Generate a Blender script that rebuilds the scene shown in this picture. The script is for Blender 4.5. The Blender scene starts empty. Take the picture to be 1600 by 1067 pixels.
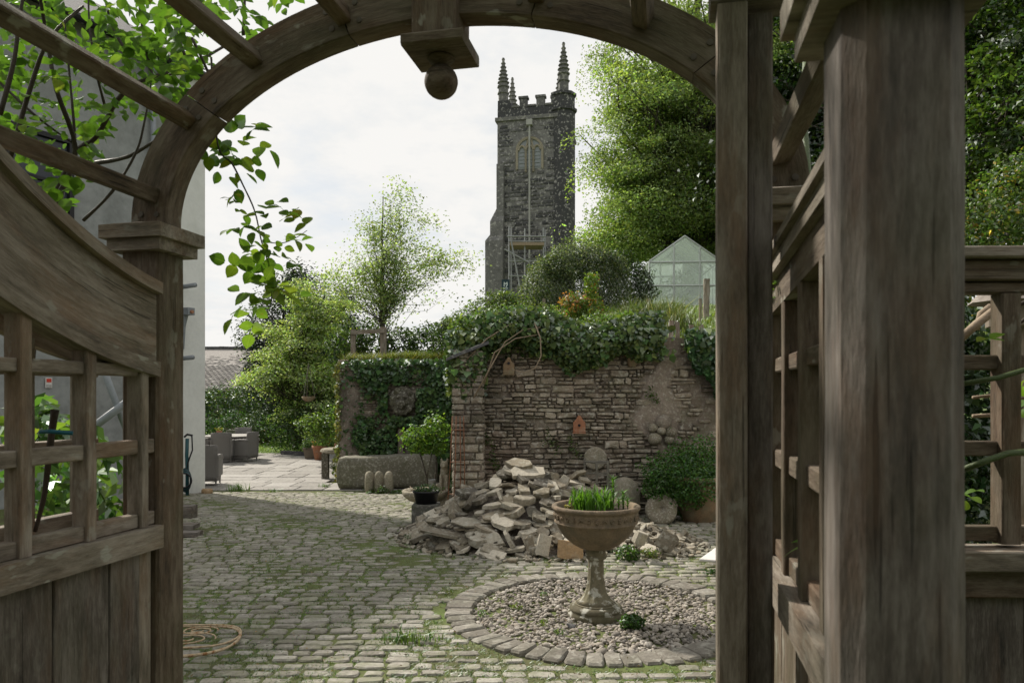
import bpy, math, random
import numpy as np
from mathutils import Vector, Matrix

random.seed(7)
RNG = np.random.default_rng(11)
S = bpy.context.scene
C = S.collection
FPX = 1150.0          # focal length in photograph pixels
EYE = 1.7
HOR = 617.0

# ------------------------------------------------------------------ camera
cam_d = bpy.data.cameras.new('camera')
cam = bpy.data.objects.new('camera', cam_d)
C.objects.link(cam)
cam.location = (0, 0, EYE)
cam.rotation_euler = (math.radians(90), 0, 0)
cam_d.sensor_width = 36
cam_d.lens = FPX / 1600 * 36
cam_d.shift_y = (HOR - 533.5) / 1600
cam_d.clip_start = 0.05
cam_d.clip_end = 2000
cam_d.dof.use_dof = True
cam_d.dof.focus_distance = 7.5
cam_d.dof.aperture_fstop = 8.5
S.camera = cam

# ------------------------------------------------------------------ sun and sky
SUN_AZ = math.radians(-45)      # from +Y towards +X: the sun stands behind the house, left and back
SUN_EL = math.radians(41)
sun_d = bpy.data.lights.new('sun', 'SUN')
sun = bpy.data.objects.new('sun', sun_d)
C.objects.link(sun)
sun_d.energy = 4.5
sun_d.angle = math.radians(2.8)
sun_d.color = (1.0, 0.93, 0.82)
sdir = Vector((math.sin(SUN_AZ) * math.cos(SUN_EL), math.cos(SUN_AZ) * math.cos(SUN_EL), math.sin(SUN_EL)))
sun.rotation_euler = sdir.to_track_quat('Z', 'Y').to_euler()
sun.location = (-20, 20, 30)

world = bpy.data.worlds.new('World')
S.world = world
world.use_nodes = True
S.view_settings.view_transform = 'Standard'
S.view_settings.look = 'None'
S.view_settings.exposure = 0.42
S.view_settings.gamma = 1
S.view_settings.use_curve_mapping = False
S.cycles.max_bounces = 8
S.cycles.transparent_max_bounces = 16


class NT:
    """small helper round a node tree"""
    def __init__(s, tree):
        s.t = tree
        s.t.nodes.clear()

    def n(s, kind, ins=None, **props):
        nd = s.t.nodes.new(kind)
        for k, v in props.items():
            setattr(nd, k, v)
        for k, v in (ins or {}).items():
            sock = nd.inputs[k]
            if hasattr(v, 'is_output') or isinstance(v, bpy.types.NodeSocket):
                s.t.links.new(v, sock)
            else:
                if isinstance(v, tuple) and len(v) == 3 and sock.type == 'RGBA':
                    v = (*v, 1)
                sock.default_value = v
        return nd

    def math(s, op, a, b=0.0, clamp=False):
        return s.n('ShaderNodeMath', {0: a, 1: b}, operation=op, use_clamp=clamp).outputs[0]

    def vmath(s, op, a, b=(0, 0, 0)):
        return s.n('ShaderNodeVectorMath', {0: a, 1: b}, operation=op).outputs[0]

    def mix(s, f, a, b, mode='MIX'):
        nd = s.n('ShaderNodeMix', data_type='RGBA', blend_type=mode)
        for i, v in ((0, f), (6, a), (7, b)):
            sock = nd.inputs[i]
            if isinstance(v, bpy.types.NodeSocket):
                s.t.links.new(v, sock)
            else:
                sock.default_value = (*v, 1) if isinstance(v, tuple) and len(v) == 3 else v
        return nd.outputs[2]

    def noise(s, vec, scale, detail=4.0, rough=0.55, out='Fac'):
        return s.n('ShaderNodeTexNoise', {'Vector': vec, 'Scale': scale, 'Detail': detail, 'Roughness': rough}).outputs[out]

    def ramp(s, f, stops):
        nd = s.n('ShaderNodeValToRGB', {0: f})
        cr = nd.color_ramp
        while len(cr.elements) < len(stops):
            cr.elements.new(0.5)
        for e, (p, c) in zip(cr.elements, stops):
            e.position = p
            e.color = (*c, 1) if isinstance(c, tuple) else (c, c, c, 1)
        return nd.outputs[0]

    def attr(s, name, out='Vector'):
        return s.n('ShaderNodeAttribute', attribute_name=name).outputs[out]

    def bump(s, h, dist=0.01, strength=1.0):
        return s.n('ShaderNodeBump', {'Height': h, 'Distance': dist, 'Strength': strength}).outputs[0]

    def out(s, sh):
        s.n('ShaderNodeOutputMaterial', {'Surface': sh})

    def principled(s, col, rough=0.85, bump=None, **kw):
        ins = {'Base Color': col, 'Roughness': rough}
        ins.update(kw)
        if bump is not None:
            ins['Normal'] = bump
        return s.n('ShaderNodeBsdfPrincipled', ins).outputs[0]


# the sky: Nishita sky seen through a thin broken deck of white cloud
w = NT(world.node_tree)
sky = w.n('ShaderNodeTexSky', sky_type='NISHITA', sun_disc=False, sun_elevation=SUN_EL, sun_rotation=SUN_AZ, air_density=1.0, dust_density=1.5)
geo = w.n('ShaderNodeTexCoord').outputs['Generated']
sep = w.n('ShaderNodeSeparateXYZ', {0: geo})
zc = w.math('ADD', w.math('MAXIMUM', sep.outputs[2], 0.0), 0.18)
proj = w.n('ShaderNodeCombineXYZ', {0: w.math('DIVIDE', sep.outputs[0], zc), 1: w.math('DIVIDE', sep.outputs[1], zc), 2: 0.3}).outputs[0]
cl1 = w.noise(proj, 2.1, 7, 0.55)
cl2 = w.noise(proj, 5.5, 6, 0.6)
cover = w.ramp(w.math('ADD', w.math('MULTIPLY', cl1, 0.75), w.math('MULTIPLY', cl2, 0.25)), [(0.34, 0.86), (0.47, 1.0)])
shade = w.ramp(w.math('ADD', w.math('MULTIPLY', cl2, 0.5), w.math('MULTIPLY', cl1, 0.5)), [(0.36, (0.61, 0.625, 0.63)), (0.53, (0.705, 0.695, 0.675))])
bg1 = w.n('ShaderNodeBackground', {'Color': sky.outputs[0], 'Strength': 0.10}).outputs[0]
bg2 = w.n('ShaderNodeBackground', {'Color': shade, 'Strength': 1.0}).outputs[0]
mx = w.n('ShaderNodeMixShader', {0: cover, 1: bg1, 2: bg2}).outputs[0]
w.n('ShaderNodeOutputWorld', {'Surface': mx})


# ------------------------------------------------------------------ placing helpers
def at(px, py, d):
    return Vector(((px - 800) / FPX * d, d, EYE + (HOR - py) / FPX * d))


def gz(y):
    return min(0.0, max(-0.31, -0.055 * (y - 9.5)))


def gnd(px, py):
    d = 8.0
    for _ in range(60):
        d = (EYE - gz(d)) * FPX / (py - HOR) * 0.5 + d * 0.5
    return Vector(((px - 800) / FPX * d, d, gz(d)))


# ------------------------------------------------------------------ object helpers
def tag(o, label, cat, group=None, kind=None):
    o['label'] = label
    o['category'] = cat
    if group:
        o['group'] = group
    if kind:
        o['kind'] = kind
    return o


def thing(name, label, cat, loc=(0, 0, 0), rz=0.0, group=None):
    o = bpy.data.objects.new(name, None)
    o.empty_display_size = 0.1
    C.objects.link(o)
    o.location = loc
    o.rotation_euler = (0, 0, rz)
    return tag(o, label, cat, group)


def structure(o, label=None):
    o['kind'] = 'structure'
    if label:
        o['label'] = label
    return o


def mesh(name, V, F, mat=None, smooth=False, col=None, rnd=None, gco=None):
    me = bpy.data.meshes.new(name)
    if isinstance(F, np.ndarray):
        V = np.ascontiguousarray(V, dtype=np.float32)
        F = np.ascontiguousarray(F, dtype=np.int32)
        n, k = F.shape
        me.vertices.add(len(V))
        me.vertices.foreach_set('co', V.ravel())
        me.loops.add(n * k)
        me.loops.foreach_set('vertex_index', F.ravel())
        me.polygons.add(n)
        me.polygons.foreach_set('loop_start', np.arange(0, n * k, k, dtype=np.int32))
        me.polygons.foreach_set('loop_total', np.full(n, k, dtype=np.int32))
        me.update(calc_edges=True)
    else:
        me.from_pydata([tuple(v) for v in V], [], [tuple(f) for f in F])
        me.update()
    if smooth:
        me.polygons.foreach_set('use_smooth', np.ones(len(me.polygons), dtype=bool))
    if col is not None:
        a = me.attributes.new('col', 'FLOAT_COLOR', 'POINT')
        cc = np.ones((len(V), 4), dtype=np.float32)
        cc[:, :3] = col
        a.data.foreach_set('color', cc.ravel())
    if rnd is not None:
        a = me.attributes.new('rnd', 'FLOAT', 'POINT')
        a.data.foreach_set('value', np.ascontiguousarray(rnd, dtype=np.float32))
    if gco is not None:
        a = me.attributes.new('gco', 'FLOAT_VECTOR', 'POINT')
        a.data.foreach_set('vector', np.ascontiguousarray(gco, dtype=np.float32).ravel())
    if mat:
        me.materials.append(mat)
    return me


def link(name, me, parent=None, loc=None, rot=None, scale=None, kind=None):
    o = bpy.data.objects.new(name, me)
    C.objects.link(o)
    if parent:
        o.parent = parent
    if loc is not None:
        o.location = loc
    if rot is not None:
        o.rotation_euler = rot
    if scale is not None:
        o.scale = scale
    if kind:
        o['kind'] = kind
    return o


def mk(name, V, F, mat, parent=None, loc=None, rot=None, kind=None, **kw):
    return link(name, mesh(name, V, F, mat, **kw), parent, loc, rot, None, kind)


class MB:
    """collects simple shapes into one mesh"""
    def __init__(s):
        s.V, s.F, s.G = [], [], []

    def add(s, V, F, G=None):
        b = len(s.V)
        s.V += [tuple(v) for v in V]
        s.F += [tuple(i + b for i in f) for f in F]
        s.G += [tuple(g) for g in (G if G is not None else V)]
        return s

    def box(s, c, d, rz=0.0, ch=0.0):
        hx, hy, hz = d[0] / 2, d[1] / 2, d[2] / 2
        P = [(x, y, z) for z in (-hz, hz) for x, y in ((-hx, -hy), (hx, -hy), (hx, hy), (-hx, hy))]
        ca, sa = math.cos(rz), math.sin(rz)
        V = [(c[0] + x * ca - y * sa, c[1] + x * sa + y * ca, c[2] + z) for x, y, z in P]
        return s.add(V, [(3, 2, 1, 0), (4, 5, 6, 7), (0, 1, 5, 4), (1, 2, 6, 5), (2, 3, 7, 6), (3, 0, 4, 7)])

    def tube(s, pts, r, sides=8, cap=True):
        V, F = tube(pts, r, sides, cap)
        return s.add(V, F)

    def lathe(s, prof, c=(0, 0, 0), n=24, fl=None):
        V, F = lathe(prof, n, fl)
        return s.add([(x + c[0], y + c[1], z + c[2]) for x, y, z in V], F)

    def build(s, name, mat, parent=None, loc=None, rot=None, smooth=False, kind=None, gco=False):
        return mk(name, s.V, s.F, mat, parent, loc, rot, kind, smooth=smooth, gco=np.array(s.G) if gco else None)


def tube(pts, r, sides=8, cap=True):
    pts = [Vector(p) for p in pts]
    n = len(pts)
    rs = r if isinstance(r, (list, tuple)) else [r] * n
    V, F = [], []
    ref = None
    for i, p in enumerate(pts):
        a = pts[max(i - 1, 0)]
        b = pts[min(i + 1, n - 1)]
        t = (b - a)
        t = t.normalized() if t.length > 1e-9 else Vector((0, 0, 1))
        if ref is None:
            ref = Vector((1, 0, 0)) if abs(t.x) < 0.8 else Vector((0, 1, 0))
        u = (ref - t * ref.dot(t)).normalized()
        ref = u
        v = t.cross(u)
        for k in range(sides):
            an = 2 * math.pi * k / sides
            V.append(p + (u * math.cos(an) + v * math.sin(an)) * rs[i])
    for i in range(n - 1):
        for k in range(sides):
            k2 = (k + 1) % sides
            F.append((i * sides + k, i * sides + k2, (i + 1) * sides + k2, (i + 1) * sides + k))
    if cap:
        F.append(tuple(range(sides - 1, -1, -1)))
        F.append(tuple((n - 1) * sides + k for k in range(sides)))
    return V, F


def lathe(prof, n=24, fl=None):
    """prof: list of (radius, z); fl(theta, i) -> radius factor"""
    V, F = [], []
    for i, (r, z) in enumerate(prof):
        for k in range(n):
            a = 2 * math.pi * k / n
            f = fl(a, i) if fl else 1.0
            V.append((r * f * math.cos(a), r * f * math.sin(a), z))
    for i in range(len(prof) - 1):
        for k in range(n):
            k2 = (k + 1) % n
            F.append((i * n + k, i * n + k2, (i + 1) * n + k2, (i + 1) * n + k))
    F.append(tuple(range(n - 1, -1, -1)))
    F.append(tuple((len(prof) - 1) * n + k for k in range(n)))
    return V, F


def board(name, p0, p1, wd, th, wdir, mat, parent, ch=0.004, seg=1, wob=0.0):
    """a sawn timber from p0 to p1: width wd along wdir, thickness th, chamfered edges"""
    p0, p1, wdir = Vector(p0), Vector(p1), Vector(wdir)
    ax = (p1 - p0)
    L = ax.length
    ax.normalize()
    wv = (wdir - ax * wdir.dot(ax)).normalized()
    tv = ax.cross(wv)
    a, b = wd / 2, th / 2
    ring = [(-a + ch, -b), (a - ch, -b), (a, -b + ch), (a, b - ch), (a - ch, b), (-a + ch, b), (-a, b - ch), (-a, -b + ch)]
    V, G, F = [], [], []
    off = (random.uniform(0, 40), random.uniform(0, 40), random.uniform(0, 40))
    for i in range(seg + 1):
        t = i / seg * L
        for (x, y) in ring:
            jx, jy = random.uniform(-wob, wob), random.uniform(-wob, wob)
            V.append(p0 + ax * t + wv * (x + jx) + tv * (y + jy))
            G.append((t + off[0], x + off[1], y + off[2]))
    for i in range(seg):
        for k in range(8):
            k2 = (k + 1) % 8
            F.append((i * 8 + k, i * 8 + k2, (i + 1) * 8 + k2, (i + 1) * 8 + k))
    F.append(tuple(range(7, -1, -1)))
    F.append(tuple(seg * 8 + k for k in range(8)))
    return mk(name, V, F, mat, parent, gco=np.array(G))


def blob(name, balls, mat, parent=None, voxel=0.02, loc=None, rot=None):
    """lumps merged into one continuous carved surface"""
    V, F = [], []
    for (c, r) in balls:
        r = r if isinstance(r, (tuple, list)) else (r, r, r)
        b = len(V)
        n, m = 10, 7
        for i in range(m + 1):
            ph = math.pi * i / m
            for k in range(n):
                a = 2 * math.pi * k / n
                V.append((c[0] + r[0] * math.sin(ph) * math.cos(a), c[1] + r[1] * math.sin(ph) * math.sin(a), c[2] + r[2] * math.cos(ph)))
        for i in range(m):
            for k in range(n):
                k2 = (k + 1) % n
                F.append((b + i * n + k, b + (i + 1) * n + k, b + (i + 1) * n + k2, b + i * n + k2))
    o = mk(name, V, F, mat, parent, loc, rot)
    md = o.modifiers.new('r', 'REMESH')
    md.mode = 'VOXEL'
    md.voxel_size = voxel
    md.use_smooth_shade = True
    sm = o.modifiers.new('s', 'SMOOTH')
    sm.iterations = 2
    return o


# ------------------------------------------------------------------ materials
def new_mat(name):
    m = bpy.data.materials.new(name)
    m.use_nodes = True
    return m, NT(m.node_tree)


def wood_mat(name, dark, mid, light, lichen=0.5, green=0.0):
    m, t = new_mat(name)
    g = t.attr('gco')
    st = t.vmath('MULTIPLY', g, (8, 66, 66))
    st2 = t.vmath('MULTIPLY', g, (45, 260, 260))
    blot = t.noise(t.vmath('MULTIPLY', g, (5, 17, 17)), 1.0, 6, 0.7)
    n1 = t.noise(st, 1.0, 6, 0.65)
    n2 = t.noise(st2, 1.0, 3, 0.6)
    f = t.math('ADD', t.math('ADD', t.math('MULTIPLY', n1, 0.36), t.math('MULTIPLY', n2, 0.2)), t.math('MULTIPLY', blot, 0.44))
    col = t.ramp(f, [(0.34, dark), (0.49, mid), (0.65, light)])
    crack = t.ramp(t.noise(t.vmath('MULTIPLY', g, (2.5, 95, 95)), 1.0, 2, 0.5), [(0.67, 0.0), (0.70, 0.6)])
    col = t.mix(crack, col, (dark[0] * .35, dark[1] * .35, dark[2] * .35))
    warm = t.math('MULTIPLY', t.ramp(t.noise(t.vmath('MULTIPLY', g, (2.2, 9, 9)), 1.0, 5, 0.65), [(0.50, 0.0), (0.66, 0.42)]), t.ramp(n2, [(0.3, 0.6), (0.6, 1.0)]))
    col = t.mix(warm, col, (mid[0] * 1.45, mid[1] * 0.95, mid[2] * 0.62))
    silver = t.math('MULTIPLY', t.ramp(t.noise(t.vmath('MULTIPLY', t.vmath('ADD', g, (7.3, 2.1, 5.5)), (2.6, 11, 11)), 1.0, 5, 0.65), [(0.50, 0.0), (0.64, 0.65)]), t.ramp(n1, [(0.35, 0.35), (0.6, 1.0)]))
    col = t.mix(silver, col, (light[0] * 1.12, light[1] * 1.12, light[2] * 1.15))
    sp = t.noise(t.vmath('MULTIPLY', g, (14, 24, 24)), 1.0, 3, 0.5)
    area = t.noise(t.vmath('MULTIPLY', g, (2.0, 3, 3)), 1.0, 2)
    lf = t.math('MULTIPLY', t.ramp(sp, [(0.60, 0.0), (0.66, 1.0)]), t.ramp(area, [(0.48, 0.0), (0.6, 1.0)]))
    col = t.mix(t.math('MULTIPLY', lf, lichen), col, (0.36, 0.36, 0.31))
    if green:
        gf = t.ramp(t.noise(t.vmath('MULTIPLY', g, (4, 7, 7)), 1.0, 4), [(0.45, 0.0), (0.7, green)])
        col = t.mix(gf, col, (0.075, 0.085, 0.04))
    h = t.math('SUBTRACT', t.math('ADD', t.math('MULTIPLY', n1, 0.6), t.math('MULTIPLY', n2, 0.4)), t.math('MULTIPLY', crack, 0.6))
    t.out(t.principled(col, 0.82, t.bump(h, 0.004, 0.9), **{'Specular IOR Level': 0.3}))
    return m


def stone_mat(name, stops, lichen=(0.5, 0.49, 0.43), lich=0.4, moss=0.0, scale=1.0, rough=0.9, bump=0.012, mosscol=(0.06, 0.08, 0.025), stain=0.0, sharp=(0.53, 0.62)):
    m, t = new_mat(name)
    pos = t.n('ShaderNodeNewGeometry').outputs['Position']
    orr = t.n('ShaderNodeObjectInfo').outputs['Random']
    r = t.math('FRACT', t.math('ADD', orr, t.attr('rnd', 'Fac')))
    n1 = t.noise(pos, 6 * scale, 6, 0.65)
    n2 = t.noise(pos, 38 * scale, 5, 0.7)
    f = t.math('ADD', t.math('MULTIPLY', r, 0.62), t.math('MULTIPLY', n1, 0.38))
    col = t.ramp(f, stops)
    col = t.mix(0.55, col, t.ramp(n2, [(0.3, 0.45), (0.5, 1.0), (0.72, 1.45)]), 'MULTIPLY')
    lf = t.math('MULTIPLY', t.ramp(t.noise(pos, 17 * scale, 4, 0.6), [(sharp[0], 0.0), (sharp[1], 1.0)]), lich)
    col = t.mix(lf, col, lichen)
    if moss:
        mf = t.math('MULTIPLY', t.ramp(t.noise(pos, 4.5 * scale, 5, 0.65), [(0.46, 0.0), (0.62, 1.0)]), moss)
        col = t.mix(mf, col, mosscol)
    if stain:
        big = t.noise(pos, 1.15, 5, 0.6)
        col = t.mix(stain, col, t.ramp(big, [(0.36, 0.38), (0.5, 0.95), (0.66, 1.3)]), 'MULTIPLY')
        col = t.mix(t.math('MULTIPLY', t.ramp(t.noise(pos, 0.9, 3, 0.5), [(0.52, 0.0), (0.66, 0.25)]), stain), col, (0.24, 0.15, 0.12))
    h = t.math('ADD', t.math('MULTIPLY', n1, 0.5), t.math('MULTIPLY', n2, 0.5))
    t.out(t.principled(col, rough, t.bump(h, bump, 0.8), **{'Specular IOR Level': 0.25}))
    return m


def leaf_mat(name, trans=0.45, gloss=0.12, attr=True, base=(0.08, 0.16, 0.03), hue=0.05, tint=(1.15, 1.25, 0.5)):
    m, t = new_mat(name)
    if attr:
        col = t.attr('col', 'Color')
    else:
        r = t.n('ShaderNodeObjectInfo').outputs['Random']
        col = t.ramp(r, [(0.0, (base[0] * 0.6, base[1] * 0.7, base[2] * 0.7)), (0.5, base), (0.9, (base[0] * 1.5, base[1] * 1.2, base[2])), (1.0, (base[0] * 2.2, base[1] * 1.2, base[2]))])
        pos = t.n('ShaderNodeNewGeometry').outputs['Position']
        col = t.mix(0.5, col, t.ramp(t.noise(pos, 60, 4), [(0.3, 0.7), (0.7, 1.2)]), 'MULTIPLY')
        oc = t.n('ShaderNodeSeparateXYZ', {0: t.n('ShaderNodeTexCoord').outputs['Object']})
        ay = t.math('ABSOLUTE', oc.outputs[1])
        side = t.math('ABSOLUTE', t.math('SUBTRACT', t.math('FRACT', t.math('MULTIPLY', t.math('SUBTRACT', oc.outputs[0], t.math('MULTIPLY', ay, 0.8)), 7.0)), 0.5))
        vein = t.math('MAXIMUM', t.ramp(ay, [(0.012, 1.0), (0.03, 0.0)]), t.math('MULTIPLY', t.ramp(side, [(0.02, 1.0), (0.09, 0.0)]), 0.5))
        col = t.mix(t.math('MULTIPLY', vein, 0.45), col, (base[0] * 1.9, base[1] * 1.5, base[2] * 2.2))
        spot = t.ramp(t.noise(pos, 45, 3), [(0.68, 0.0), (0.74, 0.6)])
        col = t.mix(spot, col, (0.20, 0.13, 0.04))
    d = t.n('ShaderNodeBsdfDiffuse', {'Color': col}).outputs[0]
    tc = t.mix(1.0, col, tint, 'MULTIPLY')
    tr = t.n('ShaderNodeBsdfTranslucent', {'Color': tc}).outputs[0]
    a = t.n('ShaderNodeMixShader', {0: trans, 1: d, 2: tr}).outputs[0]
    gl = t.n('ShaderNodeBsdfGlossy', {'Color': (0.75, 0.8, 0.8), 'Roughness': 0.5}).outputs[0]
    fr = t.math('MULTIPLY', t.n('ShaderNodeLayerWeight', {0: 0.35}).outputs['Fresnel'], gloss * 2.5, True)
    t.out(t.n('ShaderNodeMixShader', {0: fr, 1: a, 2: gl}).outputs[0])
    return m


def plain_mat(name, col, rough=0.7, var=0.3, scale=8.0, bump=0.003, metal=0.0, col2=None, thr=(0.5, 0.65)):
    m, t = new_mat(name)
    pos = t.n('ShaderNodeTexCoord').outputs['Object']
    n1 = t.noise(pos, scale, 6, 0.65)
    n2 = t.noise(pos, scale * 7, 4, 0.6)
    c = t.mix(var * 2, col, t.ramp(t.math('ADD', t.math('MULTIPLY', n1, 0.6), t.math('MULTIPLY', n2, 0.4)), [(0.32, 0.35), (0.5, 1.0), (0.68, 1.5)]), 'MULTIPLY') if var else col
    if col2:
        c = t.mix(t.ramp(t.noise(pos, scale * 0.8, 6, 0.6), [(thr[0], 0.0), (thr[1], 1.0)]), c, col2)
    t.out(t.principled(c, rough, t.bump(t.math('ADD', n1, n2), bump, 0.7), Metallic=metal, **{'Specular IOR Level': 0.3}))
    return m


M = {}
M['wood'] = wood_mat('weathered_oak', (0.030, 0.022, 0.0155), (0.100, 0.074, 0.051), (0.19, 0.158, 0.12), 0.6, 0.3)
M['wood_grey'] = wood_mat('silvered_oak', (0.062, 0.052, 0.041), (0.182, 0.152, 0.119), (0.335, 0.30, 0.25), 0.8, 0.15)
M['wood_post'] = wood_mat('stained_oak', (0.032, 0.028, 0.0245), (0.105, 0.089, 0.076), (0.225, 0.202, 0.18), 0.12, 0.25)
M['wood_pale'] = wood_mat('bleached_softwood', (0.10, 0.08, 0.065), (0.22, 0.19, 0.155), (0.34, 0.31, 0.27), 0.2)
M['cobble'] = stone_mat('cobble_granite', [(0.1, (0.15, 0.137, 0.115)), (0.4, (0.225, 0.209, 0.177)), (0.7, (0.285, 0.267, 0.23)), (0.9, (0.36, 0.342, 0.30))], lich=0.25, moss=0.45, scale=1.0, bump=0.012, mosscol=(0.13, 0.145, 0.06))
M['kerb'] = stone_mat('kerb_granite', [(0.1, (0.12, 0.108, 0.09)), (0.5, (0.185, 0.169, 0.143)), (0.9, (0.25, 0.233, 0.203))], lich=0.3, moss=0.15)
M['wall'] = stone_mat('wall_rubble', [(0.12, (0.115, 0.096, 0.080)), (0.32, (0.19, 0.156, 0.124)), (0.58, (0.265, 0.224, 0.178)), (0.78, (0.345, 0.302, 0.243)), (0.95, (0.275, 0.213, 0.175))], lich=0.5, moss=0.25, bump=0.03, stain=0.8)
M['mortar'] = stone_mat('old_mortar', [(0.2, (0.12, 0.10, 0.082)), (0.6, (0.20, 0.167, 0.138)), (0.9, (0.25, 0.21, 0.178))], lich=0.3, moss=0.3, bump=0.03, stain=0.7)
M['render_patch'] = stone_mat('lime_render', [(0.1, (0.165, 0.135, 0.112)), (0.5, (0.235, 0.195, 0.162)), (0.9, (0.31, 0.265, 0.222))], lich=0.4, moss=0.2, bump=0.04, stain=0.8, scale=1.6)
M['slab'] = stone_mat('heap_slate', [(0.1, (0.06, 0.055, 0.048)), (0.3, (0.135, 0.118, 0.092)), (0.5, (0.22, 0.186, 0.137)), (0.7, (0.275, 0.248, 0.197)), (0.92, (0.41, 0.375, 0.31))], lich=0.35, moss=0.12, bump=0.015)
M['slab_tan'] = stone_mat('heap_sandstone', [(0.1, (0.33, 0.22, 0.12)), (0.9, (0.42, 0.29, 0.17))], lich=0.15)
M['slab_pale'] = stone_mat('heap_pale_slate', [(0.1, (0.37, 0.335, 0.27)), (0.9, (0.46, 0.42, 0.345))], lich=0.2)
M['trough'] = stone_mat('trough_granite', [(0.1, (0.085, 0.078, 0.062)), (0.5, (0.135, 0.124, 0.098)), (0.9, (0.19, 0.178, 0.142))], lich=0.45, moss=0.45, scale=1.3, bump=0.03, mosscol=(0.10, 0.10, 0.055))
M['statue'] = stone_mat('carved_stone', [(0.1, (0.16, 0.14, 0.105)), (0.5, (0.24, 0.21, 0.16)), (0.9, (0.32, 0.285, 0.22))], lich=0.5, moss=0.25, scale=2.5, bump=0.012)
M['paving'] = stone_mat('patio_sandstone', [(0.1, (0.21, 0.198, 0.182)), (0.5, (0.285, 0.27, 0.25)), (0.9, (0.35, 0.335, 0.315))], lich=0.2, scale=0.5)
M['pebble'] = stone_mat('river_pebble', [(0.08, (0.09, 0.085, 0.08)), (0.3, (0.20, 0.18, 0.155)), (0.5, (0.28, 0.245, 0.205)), (0.7, (0.34, 0.31, 0.27)), (0.92, (0.48, 0.455, 0.41))], lich=0.0, scale=4, bump=0.002)
M['tower'] = stone_mat('tower_slatestone', [(0.1, (0.040, 0.041, 0.044)), (0.4, (0.070, 0.071, 0.073)), (0.68, (0.118, 0.117, 0.115)), (0.80, (0.18, 0.178, 0.172)), (0.88, (0.50, 0.49, 0.475))], lich=0.8, scale=0.3, bump=0.06, sharp=(0.57, 0.62), lichen=(0.36, 0.355, 0.335))
M['tower_trim'] = stone_mat('tower_granite', [(0.1, (0.085, 0.086, 0.085)), (0.9, (0.165, 0.165, 0.155))], lich=0.4, scale=0.3, bump=0.04)
M['bark'] = stone_mat('tree_bark', [(0.1, (0.04, 0.034, 0.026)), (0.9, (0.085, 0.075, 0.058))], lich=0.2, scale=1.5, bump=0.02)
M['cane'] = plain_mat('rose_cane', (0.045, 0.035, 0.025), 0.6, 0.3, 30)
M['cane_green'] = plain_mat('green_cane', (0.07, 0.10, 0.035), 0.5, 0.2, 30)
M['vine_dry'] = plain_mat('dry_vine', (0.27, 0.21, 0.15), 0.8, 0.3, 20)
M['leaf'] = leaf_mat('leaf_soft', 0.5, 0.03)
M['leaf_gloss'] = leaf_mat('leaf_glossy', 0.3, 0.06)
M['rose_leaf'] = leaf_mat('rose_leaf', 0.6, 0.05, False, (0.125, 0.22, 0.036))
M['grass'] = leaf_mat('grass_blade', 0.35, 0.06)
M['terracotta'] = plain_mat('terracotta', (0.33, 0.15, 0.085), 0.85, 0.3, 9, 0.004, col2=(0.30, 0.20, 0.14))
M['terracotta_old'] = plain_mat('weathered_terracotta', (0.24, 0.165, 0.10), 0.9, 0.35, 9, 0.006, col2=(0.20, 0.18, 0.12), thr=(0.42, 0.7))
M['bowl'] = plain_mat('mossy_cast_stone', (0.19, 0.142, 0.096), 0.92, 0.45, 10, 0.010, col2=(0.125, 0.105, 0.075), thr=(0.42, 0.66))
M['pedestal'] = stone_mat('pedestal_stone', [(0.1, (0.08, 0.07, 0.045)), (0.5, (0.13, 0.113, 0.074)), (0.9, (0.18, 0.158, 0.108))], lich=0.85, moss=0.2, scale=0.8, bump=0.006)
M['soil'] = plain_mat('soil', (0.05, 0.037, 0.025), 0.95, 0.4, 30, 0.02)
M['plastic_black'] = plain_mat('black_plastic', (0.012, 0.012, 0.014), 0.45, 0.1, 10, 0.001)
M['concrete'] = stone_mat('concrete_block', [(0.1, (0.07, 0.068, 0.06)), (0.9, (0.12, 0.115, 0.1))], lich=0.3, moss=0.3, scale=1.5)
M['rust'] = plain_mat('rusty_painted_rod', (0.46, 0.36, 0.24), 0.8, 0.4, 35, 0.003, col2=(0.27, 0.13, 0.05), thr=(0.52, 0.62))
M['rust_dark'] = plain_mat('rusty_iron', (0.19, 0.085, 0.045), 0.85, 0.4, 20, 0.003)
M['iron_grey'] = plain_mat('grey_iron', (0.16, 0.15, 0.125), 0.7, 0.35, 20, 0.003)
M['galv'] = plain_mat('galvanised_tube', (0.27, 0.28, 0.285), 0.5, 0.2, 4, 0.001, metal=0.3)
M['pipe_grey'] = plain_mat('grey_pipe', (0.22, 0.24, 0.26), 0.5, 0.15, 6, 0.001)
M['white'] = plain_mat('white_paint', (0.60, 0.575, 0.55), 0.75, 0.15, 5, 0.002, col2=(0.45, 0.41, 0.37), thr=(0.56, 0.7))
M['house_grey'] = plain_mat('grey_render', (0.25, 0.262, 0.26), 0.9, 0.3, 0.9, 0.008, col2=(0.17, 0.18, 0.175), thr=(0.48, 0.75))  # grey render of the long house wall, with darker blotches
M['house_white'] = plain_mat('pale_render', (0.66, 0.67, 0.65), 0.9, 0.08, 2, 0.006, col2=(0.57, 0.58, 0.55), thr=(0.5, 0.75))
M['cream'] = plain_mat('cream_render', (0.66, 0.60, 0.49), 0.9, 0.08, 2, 0.004)
M['louvre'] = plain_mat('grey_louvre', (0.25, 0.27, 0.285), 0.7, 0.1, 3, 0.0)
M['pipe_white'] = plain_mat('weathered_white_pipe', (0.33, 0.335, 0.31), 0.7, 0.15, 3, 0.0)
M['glass_dark'] = plain_mat('dark_window', (0.03, 0.035, 0.045), 0.12, 0.0, 3, 0.0)
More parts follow.
